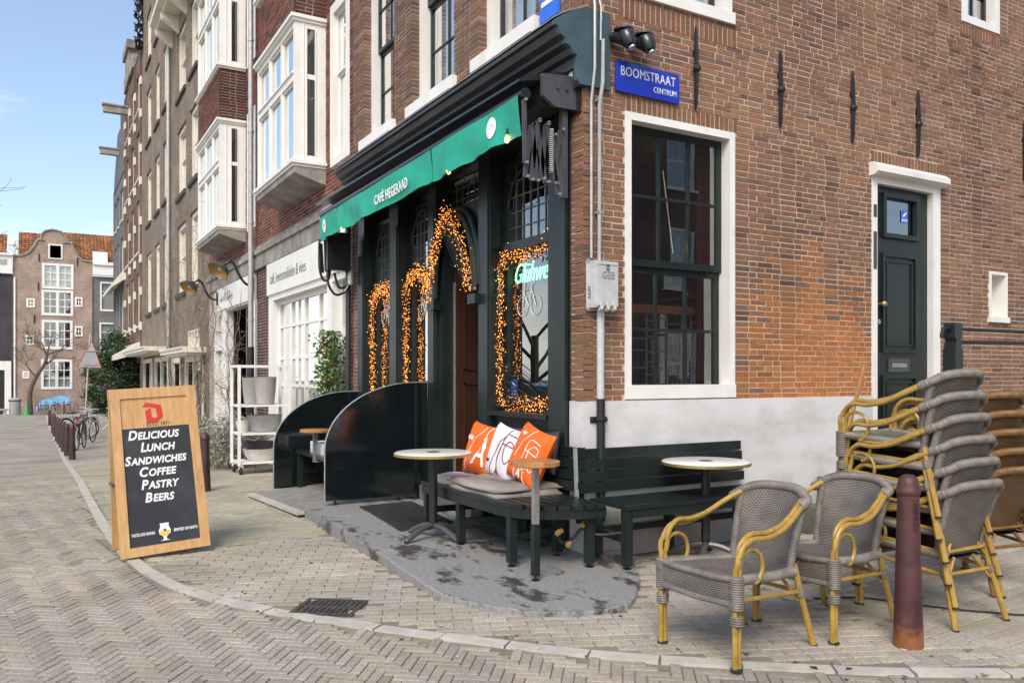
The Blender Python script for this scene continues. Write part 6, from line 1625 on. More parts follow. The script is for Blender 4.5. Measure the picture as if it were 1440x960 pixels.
for k in range(15): MB().bar(PP(.02, (k + .5) / 15, .010), PP(.98, (k + .5) / 15, .010), .07, .026).build('rib', 'ribbed', rp)
MB().bar(PP(.0, .0, .004), PP(.0, 1, .004), .09, .03).build('edge_bar', 'kerb', rp)

# ------------------------------------------------------------------ fittings on the side wall
sg = thing('street_sign', 'blue enamel street name sign on the brick corner', 'sign', FB(.6, 0, 3.7))
def rrect(u0, u1, z0, z1, r, n=5):
    o = []
    for (cx, cz, a0) in ((u1 - r, z1 - r, 0), (u0 + r, z1 - r, 90), (u0 + r, z0 + r, 180), (u1 - r, z0 + r, 270)):
        for k in range(n + 1): a = R(a0 + 90 * k / n); o.append((cx + r * math.cos(a), cz + r * math.sin(a)))
    return o
MB().prism(rrect(.285, .925, 3.585, 3.82, .02), .018, .030, lambda a, b, d: FB(a, d, b)).build('plate', 'sign_blue', sg)
text_part('BOOMSTRAAT', .105, lambda x, y, z: FB(.605 + x, .0325 + z, 3.712 + y), 'whitecloth', sg, sx=.78, bold=-.0005, spacing=1.04)
text_part('CENTRUM', .064, lambda x, y, z: FB(.775 + x, .0325 + z, 3.632 + y), 'whitecloth', sg, sx=.78, bold=-.0005, spacing=1.05)
sg2 = thing('house_sign', 'pale blue street sign on the street front above the cornice', 'sign', FA(.35, .03, 4.4))
B1(.30, .57, .008, .03, 4.24, 4.52, FA).build('plate', 'sticker', sg2); B1(.33, .54, .03, .033, 4.36, 4.40, FA).build('lettering', 'whitecloth', sg2)
for k, (x, lab) in enumerate(((.27, 'black bell shaped floodlight nearer the corner above the street sign'), (.46, 'black bell shaped floodlight farther from the corner above the street sign'))):
    t = thing('floodlight', lab, 'floodlight', FB(x, .0, 3.95), group='floodlights above the street sign')
    m = MB(); m.tube([FB(x - .04, .02, 3.98), FB(x - .01, .10, 3.965), FB(x + .01, .16, 3.93)], [.03, .05, .055], 10); m.build('arm', 'blackp', t, smooth=True)
    m = MB(); m.tube([FB(x + .012, .13, 4.0), FB(x + .02, .15, 3.96), FB(x + .03, .18, 3.90), FB(x + .034, .19, 3.875)], [.05, .072, .055, .04], 14); m.build('housing', 'blackp', t, smooth=True)
    m = MB(); m.tube([FB(x + .012, .13, 4.005), FB(x + .012, .13, 4.018)], .078, 14); m.build('cap_rim', 'anthr', t)
    m = MB(); m.tube([FB(x + .036, .195, 3.868), FB(x + .04, .2, 3.855)], .028, 10); m.build('lens', 'steel', t)
for k, (x, zt, zb, r, lab) in enumerate(((.055, 5.6, 2.28, .012, 'thin galvanised conduit running down to the meter box'), (.115, 5.6, 3.92, .008, 'slack thin cable above the meter box conduit'))):
    o = MB().tube([FB(x, .03 + .012 * math.sin(z * 3) * k + (.045 if 3.5 < z < 4.2 else 0), z) for z in [zb + (zt - zb) * q / 14 for q in range(15)]], r, 7).build('conduit', 'galv', smooth=True); tag(o, lab, 'conduit', 'conduits on the corner pier')
t = thing('conduit', 'grey pipe with clips from cornice to meter box on the corner', 'conduit', FB(.125, .04, 2.3), group='conduits on the corner pier')
MB().tube([FB(.120, .09, 3.92), FB(.120, .085, 3.6), FB(.120, .045, 3.45), FB(.120, .04, 2.26)], .015, 8).build('pipe', 'galv', t, smooth=True)
for z in (3.47, 2.62): B1(.10, .14, .0, .058, z, z + .02, FB).build('clip', 'galv', t)
mt = thing('meter_box', 'grey cast metal GEB fuse box on the corner pier', 'meter box', FB(.14, 0, 1.9))
m = MB(); m.prism(rrect(.02, .245, 1.885, 2.27, .02), .008, .018, lambda a, b, d: FB(a, d, b)); m.build('back_plate', 'lead', mt)
m = MB(); m.box(.035, .235, .018, .105, 1.905, 2.245, FB); m.build('case', 'lead', mt)
ld_ = MB(); ld_.prism(rrect(.045, .240, 1.915, 2.25, .008), .105, .118, lambda a, b, d: FB(a, d, b)); ldo = ld_.build('lid', 'lead', mt)
MB().box(.055, .23, .118, .123, 2.225, 2.24, FB).build('lid_rim', 'lead', ldo)
text_part('GEB', .075, lambda x, y, z: FB(.145 + x, .120 + z, 2.125 + y), 'galv', ldo, sx=.9, depth=.008)
text_part('2220', .055, lambda x, y, z: (.0335 - z, -.045 + y * 1.0, 2.02 + x), 'greytxt', mt, sx=.9)
MB().tube([FB(.14 + .012 * math.cos(q), .125, 2.205 + .022 * math.sin(q)) for q in [k * .6 for k in range(11)]], .004, 5).build('seal_wire', 'anthr', ldo)
for x in (.075, .135, .195): MB().tube([FB(x, .10, 1.93), FB(x, .135, 1.93), FB(x, .135, 1.895), FB(x, .11, 1.885)], .016, 8).build('hinge_lug', 'lead', mt, smooth=True)
for (x, z) in ((.03, 2.262), (.03, 1.893)): MB().tube([FB(x, .018, z), FB(x, .028, z)], .012, 6).build('fixing_bolt', 'galv', mt)
sp2 = thing('supply_pipe', 'grey and black supply pipe below the fuse box', 'pipe', FB(.13, 0, 0))
MB().tube([FB(.125, .05, 1.89), FB(.125, .05, 1.21)], .03, 10).build('upper_pipe', 'lead', sp2, smooth=True)
MB().tube([FB(.125, .055, 1.22), FB(.125, .055, .30)], .033, 10).build('lower_pipe', 'iron', sp2, smooth=True)
m = MB(); m.box(.05, .20, .018, .03, 1.04, 1.085, FB); m.tube([FB(.085, .055, 1.0625), FB(.1, .09, 1.0625), FB(.15, .09, 1.0625), FB(.165, .055, 1.0625)], .012, 6)
for x in (.06, .19): m.sph(FB(x, .036, 1.0625), .013, 8, 6)
m.build('clamp', 'iron', sp2)

# steps to the flat door, railing
stp = thing('stone_steps', 'worn grey stone steps rising along the wall to the green door', 'steps', (3.3, -.45, 0))
for k, (x, z) in enumerate(((2.33, .24), (2.58, .48), (2.86, .60))): B1(x, 4.55, -.92, -.02, z - .24 if k < 2 else .48, z - (.004 if k < 2 else 0)).build('step', 'stepst', stp) if k else B1(x, 4.55, -.92, -.02, 0.0, z - .004).build('step', 'stepst', stp)
rl = thing('stair_railing', 'black iron railing post with rails beside the green door', 'railing', (3.13, -.95, .6))
m = MB(); m.box(3.09, 3.20, -1.005, -.895, .0, 1.62); m.build('post', 'green', rl)
m = MB(); m.prism([(3.10, 1.62), (3.19, 1.62), (3.19, 1.66), (3.175, 1.68), (3.175, 1.69)] + [(3.20, 1.72), (3.20, 1.82), (3.185, 1.84), (3.105, 1.84), (3.09, 1.82), (3.09, 1.72), (3.115, 1.69), (3.115, 1.68), (3.10, 1.66)], -1.0, -.9, lambda a, b, d: (a, d, b)); m.build('post_head', 'green', rl)
MB().tube(catmull([(3.12, -.95, 1.77), (3.04, -.95, 1.79), (3.0, -.95, 1.76), (2.99, -.95, 1.71)], 5), .018, 8).build('spout', 'iron', rl, smooth=True)
for z0, z1 in ((1.79, 1.80), (1.68, 1.715), (1.19, 1.19)): MB().tube([(3.18, -.95, z0), (6.8, -.95, z1)], .016, 8).build('rail', 'iron', rl)
MB().box(6.75, 6.85, -1.0, -.9, 0, 1.85).build('post', 'green', rl)

# ------------------------------------------------------------------ sandwich board
sbd = thing('sandwich_board', 'wooden pavement sign with chalk style menu lettering', 'sandwich board', (-2.71, 1.99, .014), R(3))
sbd.rotation_euler = (0, R(-3.2), R(3))
# local axes: X to the right along the board, Z up the board, -Y towards the viewer
WB, HB, LEAN = .325, 1.225, R(8.5)
def SBF(x, z, d, sgn=-1):
    """front leaf: x across, z up the leaf, d out of its face"""
    yb = -.26 * 1.0
    return (x * (1 - .05 * z / HB), yb + z * math.sin(LEAN) - d * math.cos(LEAN), z * math.cos(LEAN) - d * math.sin(LEAN) * -1 * 0 + d * math.sin(LEAN))
def SBB(x, z, d): p = SBF(x, z, d); return (p[0], -p[1] - .06, p[2])
for T_, nm in ((SBF, 'front'), (SBB, 'back')):
    for (x0, x1, z0, z1, n_) in ((-WB, -WB + .07, .02, HB, 'stile'), (WB - .07, WB, .02, HB, 'stile'), (-WB + .07, WB - .07, .02, .09, 'rail'), (-WB - .004, WB + .004, HB, HB + .075, 'rail')):
        MB().hexa([T_(x0, z0, -.018), T_(x1, z0, -.018), T_(x1, z0, .018), T_(x0, z0, .018), T_(x0, z1, -.018), T_(x1, z1, -.018), T_(x1, z1, .018), T_(x0, z1, .018)]).build(n_, 'boardw', sbd, local=True)
fp = MB(); xi = WB - .07
fp.hexa([SBF(-xi, .09, -.01), SBF(xi, .09, -.01), SBF(xi, .09, .004), SBF(-xi, .09, .004), SBF(-xi, .99, -.01), SBF(xi, .99, -.01), SBF(xi, .99, .004), SBF(-xi, .99, .004)])
slo = fp.build('slate_panel', 'slate', sbd, local=True)
fp = MB(); fp.hexa([SBF(-xi, .992, -.01), SBF(xi, .992, -.01), SBF(xi, .992, .006), SBF(-xi, .992, .006), SBF(-xi, HB, -.01), SBF(xi, HB, -.01), SBF(xi, HB, .006), SBF(-xi, HB, .006)])
hdo = fp.build('header_panel', 'boardw', sbd, local=True)
bpn = MB(); bpn.hexa([SBB(-xi, .09, -.01), SBB(xi, .09, -.01), SBB(xi, .09, .004), SBB(-xi, .09, .004), SBB(-xi, HB, -.01), SBB(xi, HB, -.01), SBB(xi, HB, .004), SBB(-xi, HB, .004)]); bpn.build('back_panel', 'slate', sbd, local=True)
OFF[slo.name] = OFF[hdo.name] = (0, 0, 0)
def menu(line, z, size):
    first, rest = line[0], line[1:]
    body = line
    adv = {'D': .80, 'L': .50, 'S': .56, 'C': .78, 'P': .62, 'B': .66}[first] * size * 1.28 * .9
    text_part(first, size * 1.28, lambda x, y, zz: SBF(-WLINE[line] + x, z + y, .0055 + zz), 'whitecloth', slo, align='LEFT', shear=.22, bold=.0032, sx=.9, depth=.002)
    text_part(rest, size, lambda x, y, zz: SBF(-WLINE[line] + adv + x, z + y, .0055 + zz), 'whitecloth', slo, align='LEFT', shear=.22, bold=.0028, sx=.9, depth=.002, spacing=1.06)
WLINE = {'DELICIOUS': .215, 'LUNCH': .130, 'SANDWICHES': .250, 'COFFEE': .155, 'PASTRY': .145, 'BEERS': .125}
for (t_, z, s_) in (('DELICIOUS', .905, .078), ('LUNCH', .808, .078), ('SANDWICHES', .712, .074), ('COFFEE', .617, .078), ('PASTRY', .520, .078), ('BEERS', .420, .078)): menu(t_, z, s_)
text_part('TASTES LIKE HEAVEN', .032, lambda x, y, z: SBF(-.155 + x, .170 + y, .0055 + z), 'whitecloth', slo, sx=.55, bold=.0006, depth=.002)
text_part('BREWED ON EARTH', .032, lambda x, y, z: SBF(.155 + x, .170 + y, .0055 + z), 'whitecloth', slo, sx=.60, bold=.0006, depth=.002)
def flat(poly, mat, par, d=.006, name='printed_shape', th=.002):
    m = MB(); m.prism(poly, d, d + th, lambda a, b, q: SBF(a, b, q)); return m.build(name, mat, par, local=True)
gl_ = [(-.034, .245), (.034, .245), (.030, .222), (.043, .19), (.040, .165), (.014, .145), (.010, .122), (.036, .112), (-.036, .112), (-.010, .122), (-.014, .145), (-.040, .165), (-.043, .19), (-.030, .222)]
flat(gl_, 'whitecloth', slo, .0055, 'beer_glass_print')
flat([(-.036, .188), (.036, .188), (.034, .166), (.012, .150), (-.012, .150), (-.034, .166)], 'beer', slo, .0078, 'beer_print')
flat([(-.009, .202), (.009, .202), (.009, .184), (-.009, .184)], 'greytxt', slo, .0098, 'glass_mark')
def dpt(x, y): return ((x - 555) / 1440 * .56, 1.218 - (y - 60) / 960 * .325)
D1 = [(320, 245), (395, 150), (460, 158), (685, 225), (710, 490), (585, 625), (470, 600), (390, 615), (370, 345), (475, 275), (492, 515), (600, 510), (580, 290), (440, 250)]
D_out = [(320, 245), (395, 150), (685, 225), (710, 490), (600, 510), (580, 290), (440, 250)]
D_l = [(370, 345), (475, 280), (495, 515), (600, 510), (710, 490), (585, 622), (470, 600), (390, 615)]
for pl_ in (D_out, D_l): flat([dpt(*q) for q in pl_][::-1], 'red', hdo, .008, 'emblem_stroke')
text_part('- ESTD. 1871 -', .042, lambda x, y, z: SBF(.02 + x, 1.003 + y, .0085 + z), 'brown_ink', hdo, sx=.78, depth=.002, spacing=1.15)
for x in (-WB + .0, WB - .0): MB().hexa([(x - .01, -.12, .55), (x + .01, -.12, .55), (x + .01, .07, .55), (x - .01, .07, .55), (x - .01, -.12, .57), (x + .01, -.12, .57), (x + .01, .07, .57), (x - .01, .07, .57)]).build('stay', 'anthr', sbd, local=True)

# ------------------------------------------------------------------ wicker armchairs (front faces local -X)
def ridged(mb, pts, r, n=8, pitch=.011):
    P = [Vector(p) for p in pts]; d = [0]
    for a, b in zip(P, P[1:]): d.append(d[-1] + (b - a).length)
    m = max(2, int(d[-1] / pitch)); out, rad = [], []
    for k in range(m * 2 + 1):
        t = d[-1] * k / (2 * m)
        for i in range(len(P) - 1):
            if d[i + 1] >= t: break
        out.append(P[i].lerp(P[i + 1], (t - d[i]) / max(1e-6, d[i + 1] - d[i]))); rad.append(r * (1.0 if k % 2 else .88))
    return mb.tube(out, rad, n)
def make_chair(label, tube='bamboo', wrap='wrap', weave='weave', name='wicker_chair', frames_extra=True, group=None):
    t = thing(name, label, 'chair', (0, 0, 0), group=group)
    hw = .245
    for s in (-1, 1):
        y = hw * s
        # front leg that runs on into the arm: two tubes side by side
        path = catmull([(-.30, y, .0), (-.30, y, .30), (-.295, y, .50), (-.265, y, .585), (-.20, y * 1.03, .625), (-.10, y * 1.05, .622), (.02, y * 1.03, .645), (.12, y * .98, .690), (.20, y * .90, .728), (.245, y * .84, .745)], 6)
        for k, d in enumerate((-.0125, .0125)):
            MB().tube([(p.x + (d if p.z < .55 else d * .6), p.y + (0 if p.z < .5 else -s * abs(d) * (0.8 if k else -0.8)), p.z + (d * .8 if p.z >= .55 else 0)) for p in path], .0135, 8).build('front_leg_and_arm', tube, t, smooth=True, local=True)
        MB().tube([(-.30, y, -.0), (-.30, y, .014)], .029, 8).build('foot_cap', 'foot', t, local=True)
        # round loop under the arm
        lp = catmull([(-.285, y, .47), (-.262, y, .54), (-.20, y, .565), (-.135, y, .535), (-.115, y, .47), (-.14, y, .415), (-.175, y, .395)], 5)
        MB().tube(lp, .010, 7).build('arm_loop', tube, t, smooth=True, local=True)
        # rear leg, splayed
        MB().tube([(.20, y * .78, .43), (.23, y * .82, .30), (.315, y * .92, .0)], .0165, 8).build('rear_leg', tube, t, smooth=True, local=True)
        MB().tube([(.315, y * .92, .0), (.313, y * .92, .012)], .0175, 8).build('foot_cap', 'foot', t, local=True)
        # wicker wraps
        w = MB(); ridged(w, [(-.30, y, .29), (-.30, y, .445)], .037, 10); w.build('wicker_wrap', wrap, t, smooth=True, local=True)
        w = MB(); ridged(w, [(-.30, y, .215), (-.30, y, .262)], .034, 10); w.build('wicker_wrap', wrap, t, smooth=True, local=True)
        w = MB(); w.tube([(.228, y * .82, .31), (.238, y * .83, .27)], .024, 8); w.build('wicker_wrap', wrap, t, local=True)
        MB().tube([(-.30, y * .98, .33), (.23, y * .82, .29)], .011, 7).build('side_stretcher', tube, t, local=True)
        MB().tube(catmull([(-.30, y * .93, .26), (-.29, y * .80, .315), (-.285, y * .70, .345)], 4), .009, 6).build('corner_brace', wrap, t, local=True)
    MB().tube([(.232, -hw * .80, .29), (.232, hw * .80, .29)], .011, 7).build('rear_stretcher', tube, t, local=True)
    for s in (-1, 1): MB().tube([(.236, s * hw * .78, .24), (.205, s * hw * .35, .37)], .010, 6).build('back_brace', tube, t, local=True)
    # seat: dished panel with a deep front apron
    def seat(u, v):
        x = -.315 + .53 * v; wy = (.23 - .045 * v); y = (u * 2 - 1) * wy
        z = .435 - .035 * v - .022 * (1 - (u * 2 - 1) ** 2) * (1 - (v * 2 - 1) ** 4)
        return (x, y, z)
    m = MB(); m.grid(seat, 16, 16, (.46, .53)); m.grid(lambda u, v: (seat(u, v)[0], seat(u, v)[1], seat(u, v)[2] - .035), 8, 8, (.46, .53))
    def apron(u, v):
        y = (u * 2 - 1) * .245; dip = .035 * (1 - (u * 2 - 1) ** 2)
        return (-.318 - .006 * math.sin(math.pi * v), y, .440 - .012 * math.sin(math.pi * u) - v * .12)
    m.grid(apron, 14, 4, (.49, .11))
    m.build('seat', weave, t, smooth=True, local=True)
    ridged(MB(), [(-.312, -.235, .432), (-.316, -.12, .425), (-.316, .12, .425), (-.312, .235, .432)], .019, 8).build('front_edge', wrap, t, smooth=True, local=True)
    for s in (-1, 1):
        ridged(MB(), [(-.31, s * .235, .425), (.0, s * .222, .405), (.21, s * .185, .395)], .027, 8).build('seat_edge', wrap, t, smooth=True, local=True)
    ridged(MB(), [(-.318, -.24, .315), (-.318, 0, .305), (-.318, .24, .315)], .015, 7).build('apron_edge', wrap, t, smooth=True, local=True)
    # curved back: barrel in plan, leaning
    def back(u, v, off=0.0):
        a = (u * 2 - 1); y = a * (.180 + .025 * v); x = .185 + .045 * v + .05 * v * v + .085 * (1 - a * a) * (.25 + .75 * v) - .02
        z = .385 + .36 * v + .045 * (1 - a ** 4) * v
        return (x + off, y, z)
    m = MB(); m.grid(back, 18, 14, (.46, .40)); m.grid(lambda u, v: back(u, v, .016), 18, 14, (.46, .40)); m.build('backrest', weave, t, smooth=True, local=True)
    for a in (0.0, 1.0): ridged(MB(), [Vector(back(a, k / 8)) + Vector((.008, 0, 0)) for k in range(9)], .023, 8).build('back_edge', wrap, t, smooth=True, local=True)
    rail = [(.205, -.222, .728)] + [tuple(Vector(back(k / 12, 1.0)) + Vector((.01, (k / 6 - 1) * .012, .008))) for k in range(13)] + [(.205, .222, .728)]
    ridged(MB(), catmull(rail, 3), .0275, 9, .014).build('top_rail', wrap, t, smooth=True, local=True)
    return t
def place(o, x, y, z=0.0, rz=0.0, label=None, group=None, tilt=None):
    o.location = (x, y, z); o.rotation_euler = (tilt[0] if tilt else 0, tilt[1] if tilt else 0, rz)
    if label: o['label'] = label
    if group: o['group'] = group
    return o
ch = make_chair('grey wicker armchair with bamboo look frame standing farthest out, before the white kerb', group='loose wicker armchairs')
place(ch, -.415, -1.985, 0, R(4))
c2 = copy_tree(ch); place(c2, .30, -1.955, 0, R(5), 'grey wicker armchair between the outermost chair and the oxblood bollard', 'loose wicker armchairs')
names = ['lowest', 'second lowest', 'third lowest', 'third highest', 'second highest', 'topmost']
for k in range(6):
    c = copy_tree(ch)
    place(c, 1.02 + .008 * ((k * 7) % 3 - 1) - .012 * k, -2.12 + .018 * k, .122 * k, R(-92 + (1.5 if k % 2 else -1.0)), 'grey wicker armchair, %s of the stack behind the bollard' % names[k], 'stacked grey wicker armchairs')
cb = make_chair('brown cane wicker armchair, lowest of the stack at the right edge', 'bamboo2', 'wrap2', 'weave2', 'cane_chair', group='stacked brown cane armchairs')
place(cb, 1.93, -1.86, 0, R(-100))
for k in range(1, 5):
    c = copy_tree(cb); place(c, 1.93 - .012 * k, -1.86 + .02 * k, .118 * k, R(-100 + (2 if k % 2 else -1)), 'brown cane wicker armchair, %s of the stack at the right edge' % names[k], 'stacked brown cane armchairs')

# ------------------------------------------------------------------ bollards
def bollard(label, x, y, h, mat, big=False, group='street bollards', rust=False):
    z = gz(y); t = thing('bollard', label, 'bollard', (x, y, z), group=group)
    k = h / .88
    MB().lathe([(.074, -.03), (.074, .0), (.072, .06 * k), (.064, .30 * k), (.057, .60 * k), (.053, .76 * k), (.053, .775 * k)], 24, (0, 0, 0)).build('shaft', mat, t, smooth=True, local=True)
    MB().lathe([(.053, .775 * k), (.058, .782 * k), (.060, .795 * k), (.058, .806 * k), (.055, .812 * k), (.053, .83 * k), (.046, .86 * k), (.028, .878 * k), (.004, .884 * k)], 24, (0, 0, 0)).build('domed_cap', mat, t, smooth=True, local=True)
    if big:
        for r in range(5):
            for a0 in (R(-116), R(-99)):
                m = MB(); zc = .735 - r * .032
                for d in (-1, 1):
                    m.tube([((.0585 - .0 * q) * math.cos(a0 + d * q * .10), .0585 * math.sin(a0 + d * q * .10), zc + q * .010) for q in (-1, -.5, 0, .5, 1)], .0020, 4)
                m.build('cast_cross', 'boll2', t, local=True)
    else:
        MB().lathe([(.0575, .70 * k), (.0585, .702 * k), (.0585, .735 * k), (.0572, .737 * k)], 20, (0, 0, 0), cap=False).build('reflective_band', 'galv', t, local=True) if k < .8 and False else None
    return t
fb = bollard('oxblood painted iron bollard with rusty foot beside the wicker chairs', .34, -2.43, .885, 'boll', True, 'iron bollards')
# rust creeping up the foot of the front bollard
def rust_mat():
    m = M['boll'].copy(); m.name = 'bollard_paint_rusting'; n, l = m.node_tree.nodes, m.node_tree.links; b = n['Principled BSDF']
    tc = n.new('ShaderNodeTexCoord'); sx = n.new('ShaderNodeSeparateXYZ'); l.new(tc.outputs['Object'], sx.inputs[0])
    no = n.new('ShaderNodeTexNoise'); no.inputs['Scale'].default_value = 9; no.inputs['Detail'].default_value = 6; l.new(tc.outputs['Object'], no.inputs['Vector'])
    ma = n.new('ShaderNodeMath'); ma.operation = 'MULTIPLY_ADD'; l.new(no.outputs['Fac'], ma.inputs[0]); ma.inputs[1].default_value = -.36; l.new(sx.outputs['Z'], ma.inputs[2])
    rp = n.new('ShaderNodeValToRGB'); rp.color_ramp.elements[0].position = 0.0; rp.color_ramp.elements[1].position = .05
    rp.color_ramp.elements[0].color = (1, 1, 1, 1); rp.color_ramp.elements[1].color = (0, 0, 0, 1)
    ad = n.new('ShaderNodeMath'); ad.operation = 'ADD'; l.new(ma.outputs[0], ad.inputs[0]); ad.inputs[1].default_value = .09; l.new(ad.outputs[0], rp.inputs['Fac'])
    old = b.inputs['Base Color'].links[0].from_socket; mx = n.new('ShaderNodeMixRGB'); l.new(rp.outputs[0], mx.inputs['Fac']); l.new(old, mx.inputs['Color1'])
    rn = n.new('ShaderNodeMixRGB'); rn.inputs['Color1'].default_value = (.10, .04, .02, 1); rn.inputs['Color2'].default_value = (.36, .13, .03, 1); l.new(no.outputs['Fac'], rn.inputs['Fac']); l.new(rn.outputs[0], mx.inputs['Color2'])
    l.new(mx.outputs[0], b.inputs['Base Color']); return m
rm = rust_mat()
for o in fb.children: o.data.materials[0] = rm
bollard('dark brown bollard standing between the sandwich board and the pot rack', -1.77, 5.62, .73, 'boll2', False, 'iron bollards')
far_b = [(-2.90, 15.9), (-2.95, 17.9), (-2.98, 19.7), (-3.0, 21.6), (-3.02, 23.5), (-3.04, 25.4), (-3.06, 29.2), (-3.08, 32.0), (-3.1, 41.5)]
ordn = ['nearest', 'second', 'third', 'fourth', 'fifth', 'sixth', 'seventh', 'eighth', 'last']
for k, (x, y) in enumerate(far_b): bollard('dark brown kerb bollard in the row past the sandwich board, %s in the row' % ordn[k], x, y, .80, 'boll2', False, 'bollards along the road')

# ------------------------------------------------------------------ broom, cable
br = thing('broom', 'wooden handled broom leaning behind the stacked wicker chairs', 'broom', (1.1, -1.35, 0))
MB().tube([(.99, -1.30, .10), (1.18, -1.55, 1.47)], .0145, 8).build('handle', 'topw', br)
m = MB(); m.box(.86, 1.14, -1.33, -1.27, .07, .11); m.build('head', 'topw', br)
bs_ = MB()
for k in range(70): x = .865 + .27 * random.random(); y = -1.325 + .05 * random.random(); bs_.tube([(x, y, .08), (x + random.uniform(-.015, .015), y + random.uniform(-.015, .015), .003)], .0022, 4, cap=False)
tag(bs_.build('bristles', 'rust', br), kind='stuff')
o = MB().tube(catmull([(.62, -1.60, .012), (.9, -1.75, .012), (1.05, -2.02, .012), (1.25, -2.30, .012), (1.5, -2.5, .012), (2.2, -2.6, .012)], 8), .006, 6).build('power_cable', 'foot', smooth=True); tag(o, 'thin black cable lying on the paving under the stacked chairs', 'cable')

# ------------------------------------------------------------------ gooseneck lamps, downpipe
for k, (y, lab) in enumerate(((10.78, 'black gooseneck wall lamp nearer the drainpipe'), (14.3, 'black gooseneck wall lamp over the far end of the plant shop sign'))):
    t = thing('gooseneck_lamp', lab, 'wall lamp', FA(y, .05, 3.1), group='gooseneck lamps on the plant shop')
    B1(y - .05, y + .05, .045, .075, 2.98, 3.26, FA).build('wall_plate', 'iron', t)
    MB().tube(catmull([FA(y, .06, 3.10), FA(y, .18, 3.12), FA(y, .30, 3.28), FA(y, .38, 3.46), FA(y, .46, 3.52), FA(y, .55, 3.46)], 6), .024, 8).build('swan_neck', 'iron', t, smooth=True)
    ax = Vector((-.62, -.25, -.75)).normalized(); a1 = ax.orthogonal().normalized(); a2 = ax.cross(a1); c0 = Vector(FA(y, .55, 3.47))
    def cone_(rs, name, mat):
        m = MB(); n = 22
        for (r, d) in rs:
            for q in range(n): tt = 2 * math.pi * q / n; m.v.append(tuple(c0 + ax * d + (a1 * math.cos(tt) + a2 * math.sin(tt)) * r))
        for i in range(len(rs) - 1):
            for q in range(n): m.face([i * n + q, i * n + (q + 1) % n, (i + 1) * n + (q + 1) % n, (i + 1) * n + q])
        return m.build(name, mat, t, smooth=True)
    cone_([(.03, 0), (.06, .03), (.08, .06), (.16, .11), (.20, .17), (.212, .22)], 'shade', 'lamp_out'); cone_([(.02, .05), (.075, .07), (.155, .118), (.195, .175), (.207, .22)], 'shade_lining', 'lamp_in')
    cone_([(.01, .09), (.045, .11), (.05, .15), (.03, .18), (.004, .19)], 'lamp_bulb', 'potw')
dp = thing('downpipe', 'grey drainpipe between the two shopfronts', 'pipe', FA(10.52, .1, 0))
MB().tube([FA(10.52, .14, 9.5), FA(10.52, .14, 2.3), FA(10.52, .14, 1.9)], .05, 10).build('upper_pipe', 'galv', dp, smooth=True)
MB().tube([FA(10.52, .14, 1.92), FA(10.52, .14, gz(10.5))], .062, 10).build('lower_pipe', 'iron', dp, smooth=True)
for z in (2.4, 4.2, 5.9, 7.6): MB().tube([FA(10.52, .14, z), FA(10.52, .14, z + .05)], .06, 10).build('collar', 'galv', dp)

# ------------------------------------------------------------------ pot rack with pots
rk = thing('pot_rack', 'white metal rack on castors holding plant pots', 'rack', (-.6, 7.7, gz(7.7)))
rx0, rx1, ry0, ry1 = -.98, -.24, 7.45, 8.0
zb = gz(7.7)
for (x, y) in ((rx0, ry0), (rx1, ry0), (rx0, ry1), (rx1, ry1)): MB().bar((x, y, zb + .14), (x, y, 1.55), .04, .04).build('post', 'white', rk)
for z in (zb + .16, .50, .92): B1(rx0, rx1, ry0, ry1, z, z + .03).build('shelf', 'white', rk)
for (p, q) in (((rx0, ry0), (rx1, ry0)), ((rx0, ry1), (rx1, ry1)), ((rx0, ry0), (rx0, ry1)), ((rx1, ry0), (rx1, ry1))): MB().bar((p[0], p[1], 1.53), (q[0], q[1], 1.53), .036, .036).build('top_rail', 'white', rk)
for (x, y) in ((rx0 + .03, ry0 + .03), (rx1 - .03, ry0 + .03), (rx0 + .03, ry1 - .03), (rx1 - .03, ry1 - .03)):
    m = MB(); m.tube([(x - .018, y, zb + .06), (x + .018, y, zb + .06)], .06, 14); co = m.build('castor', 'tyre', rk); B1(x - .03, x + .03, y - .02, y + .02, zb + .09, zb + .16).build('castor_fork', 'white', co)
def pot(label, x, y, z, r0, r1, h, mat, oval=1.0, group='pots on the rack'):
    m = MB().lathe([(r0 * .9, 0), (r0, .01), ((r0 + r1) / 2 * 1.03, h * .5), (r1, h * .96), (r1 * 1.03, h), (r1 * .94, h), (r0 * .9, h * .3)], 24, (0, 0, 0))
    m.v = [(a * oval + x, b + y, c + z) for a, b, c in m.v]
    return tag(m.build('plant_pot', mat, smooth=True), label, 'pot', group)
pot('tall grey clay pot in front on the upper rack shelf', -.55, 7.66, .951, .13, .165, .42, 'terra'); pot('tall grey clay pot behind its twin on the upper rack shelf', -.70, 7.86, .951, .12, .15, .41, 'terra')
pot('oval zinc tub on the middle rack shelf', -.55, 7.70, .531, .15, .20, .26, 'zinc', 1.3); pot('pale bowl beside the zinc tub on the middle rack shelf', -.84, 7.82, .531, .08, .12, .17, 'potw')
pot('wide pale bowl on the lowest rack shelf', -.62, 7.68, zb + .191, .14, .20, .18, 'potw', 1.3); pot('dark zinc trough behind the pale bowl on the lowest rack shelf', -.60, 7.88, zb + .191, .12, .14, .27, 'anthr', 1.8)

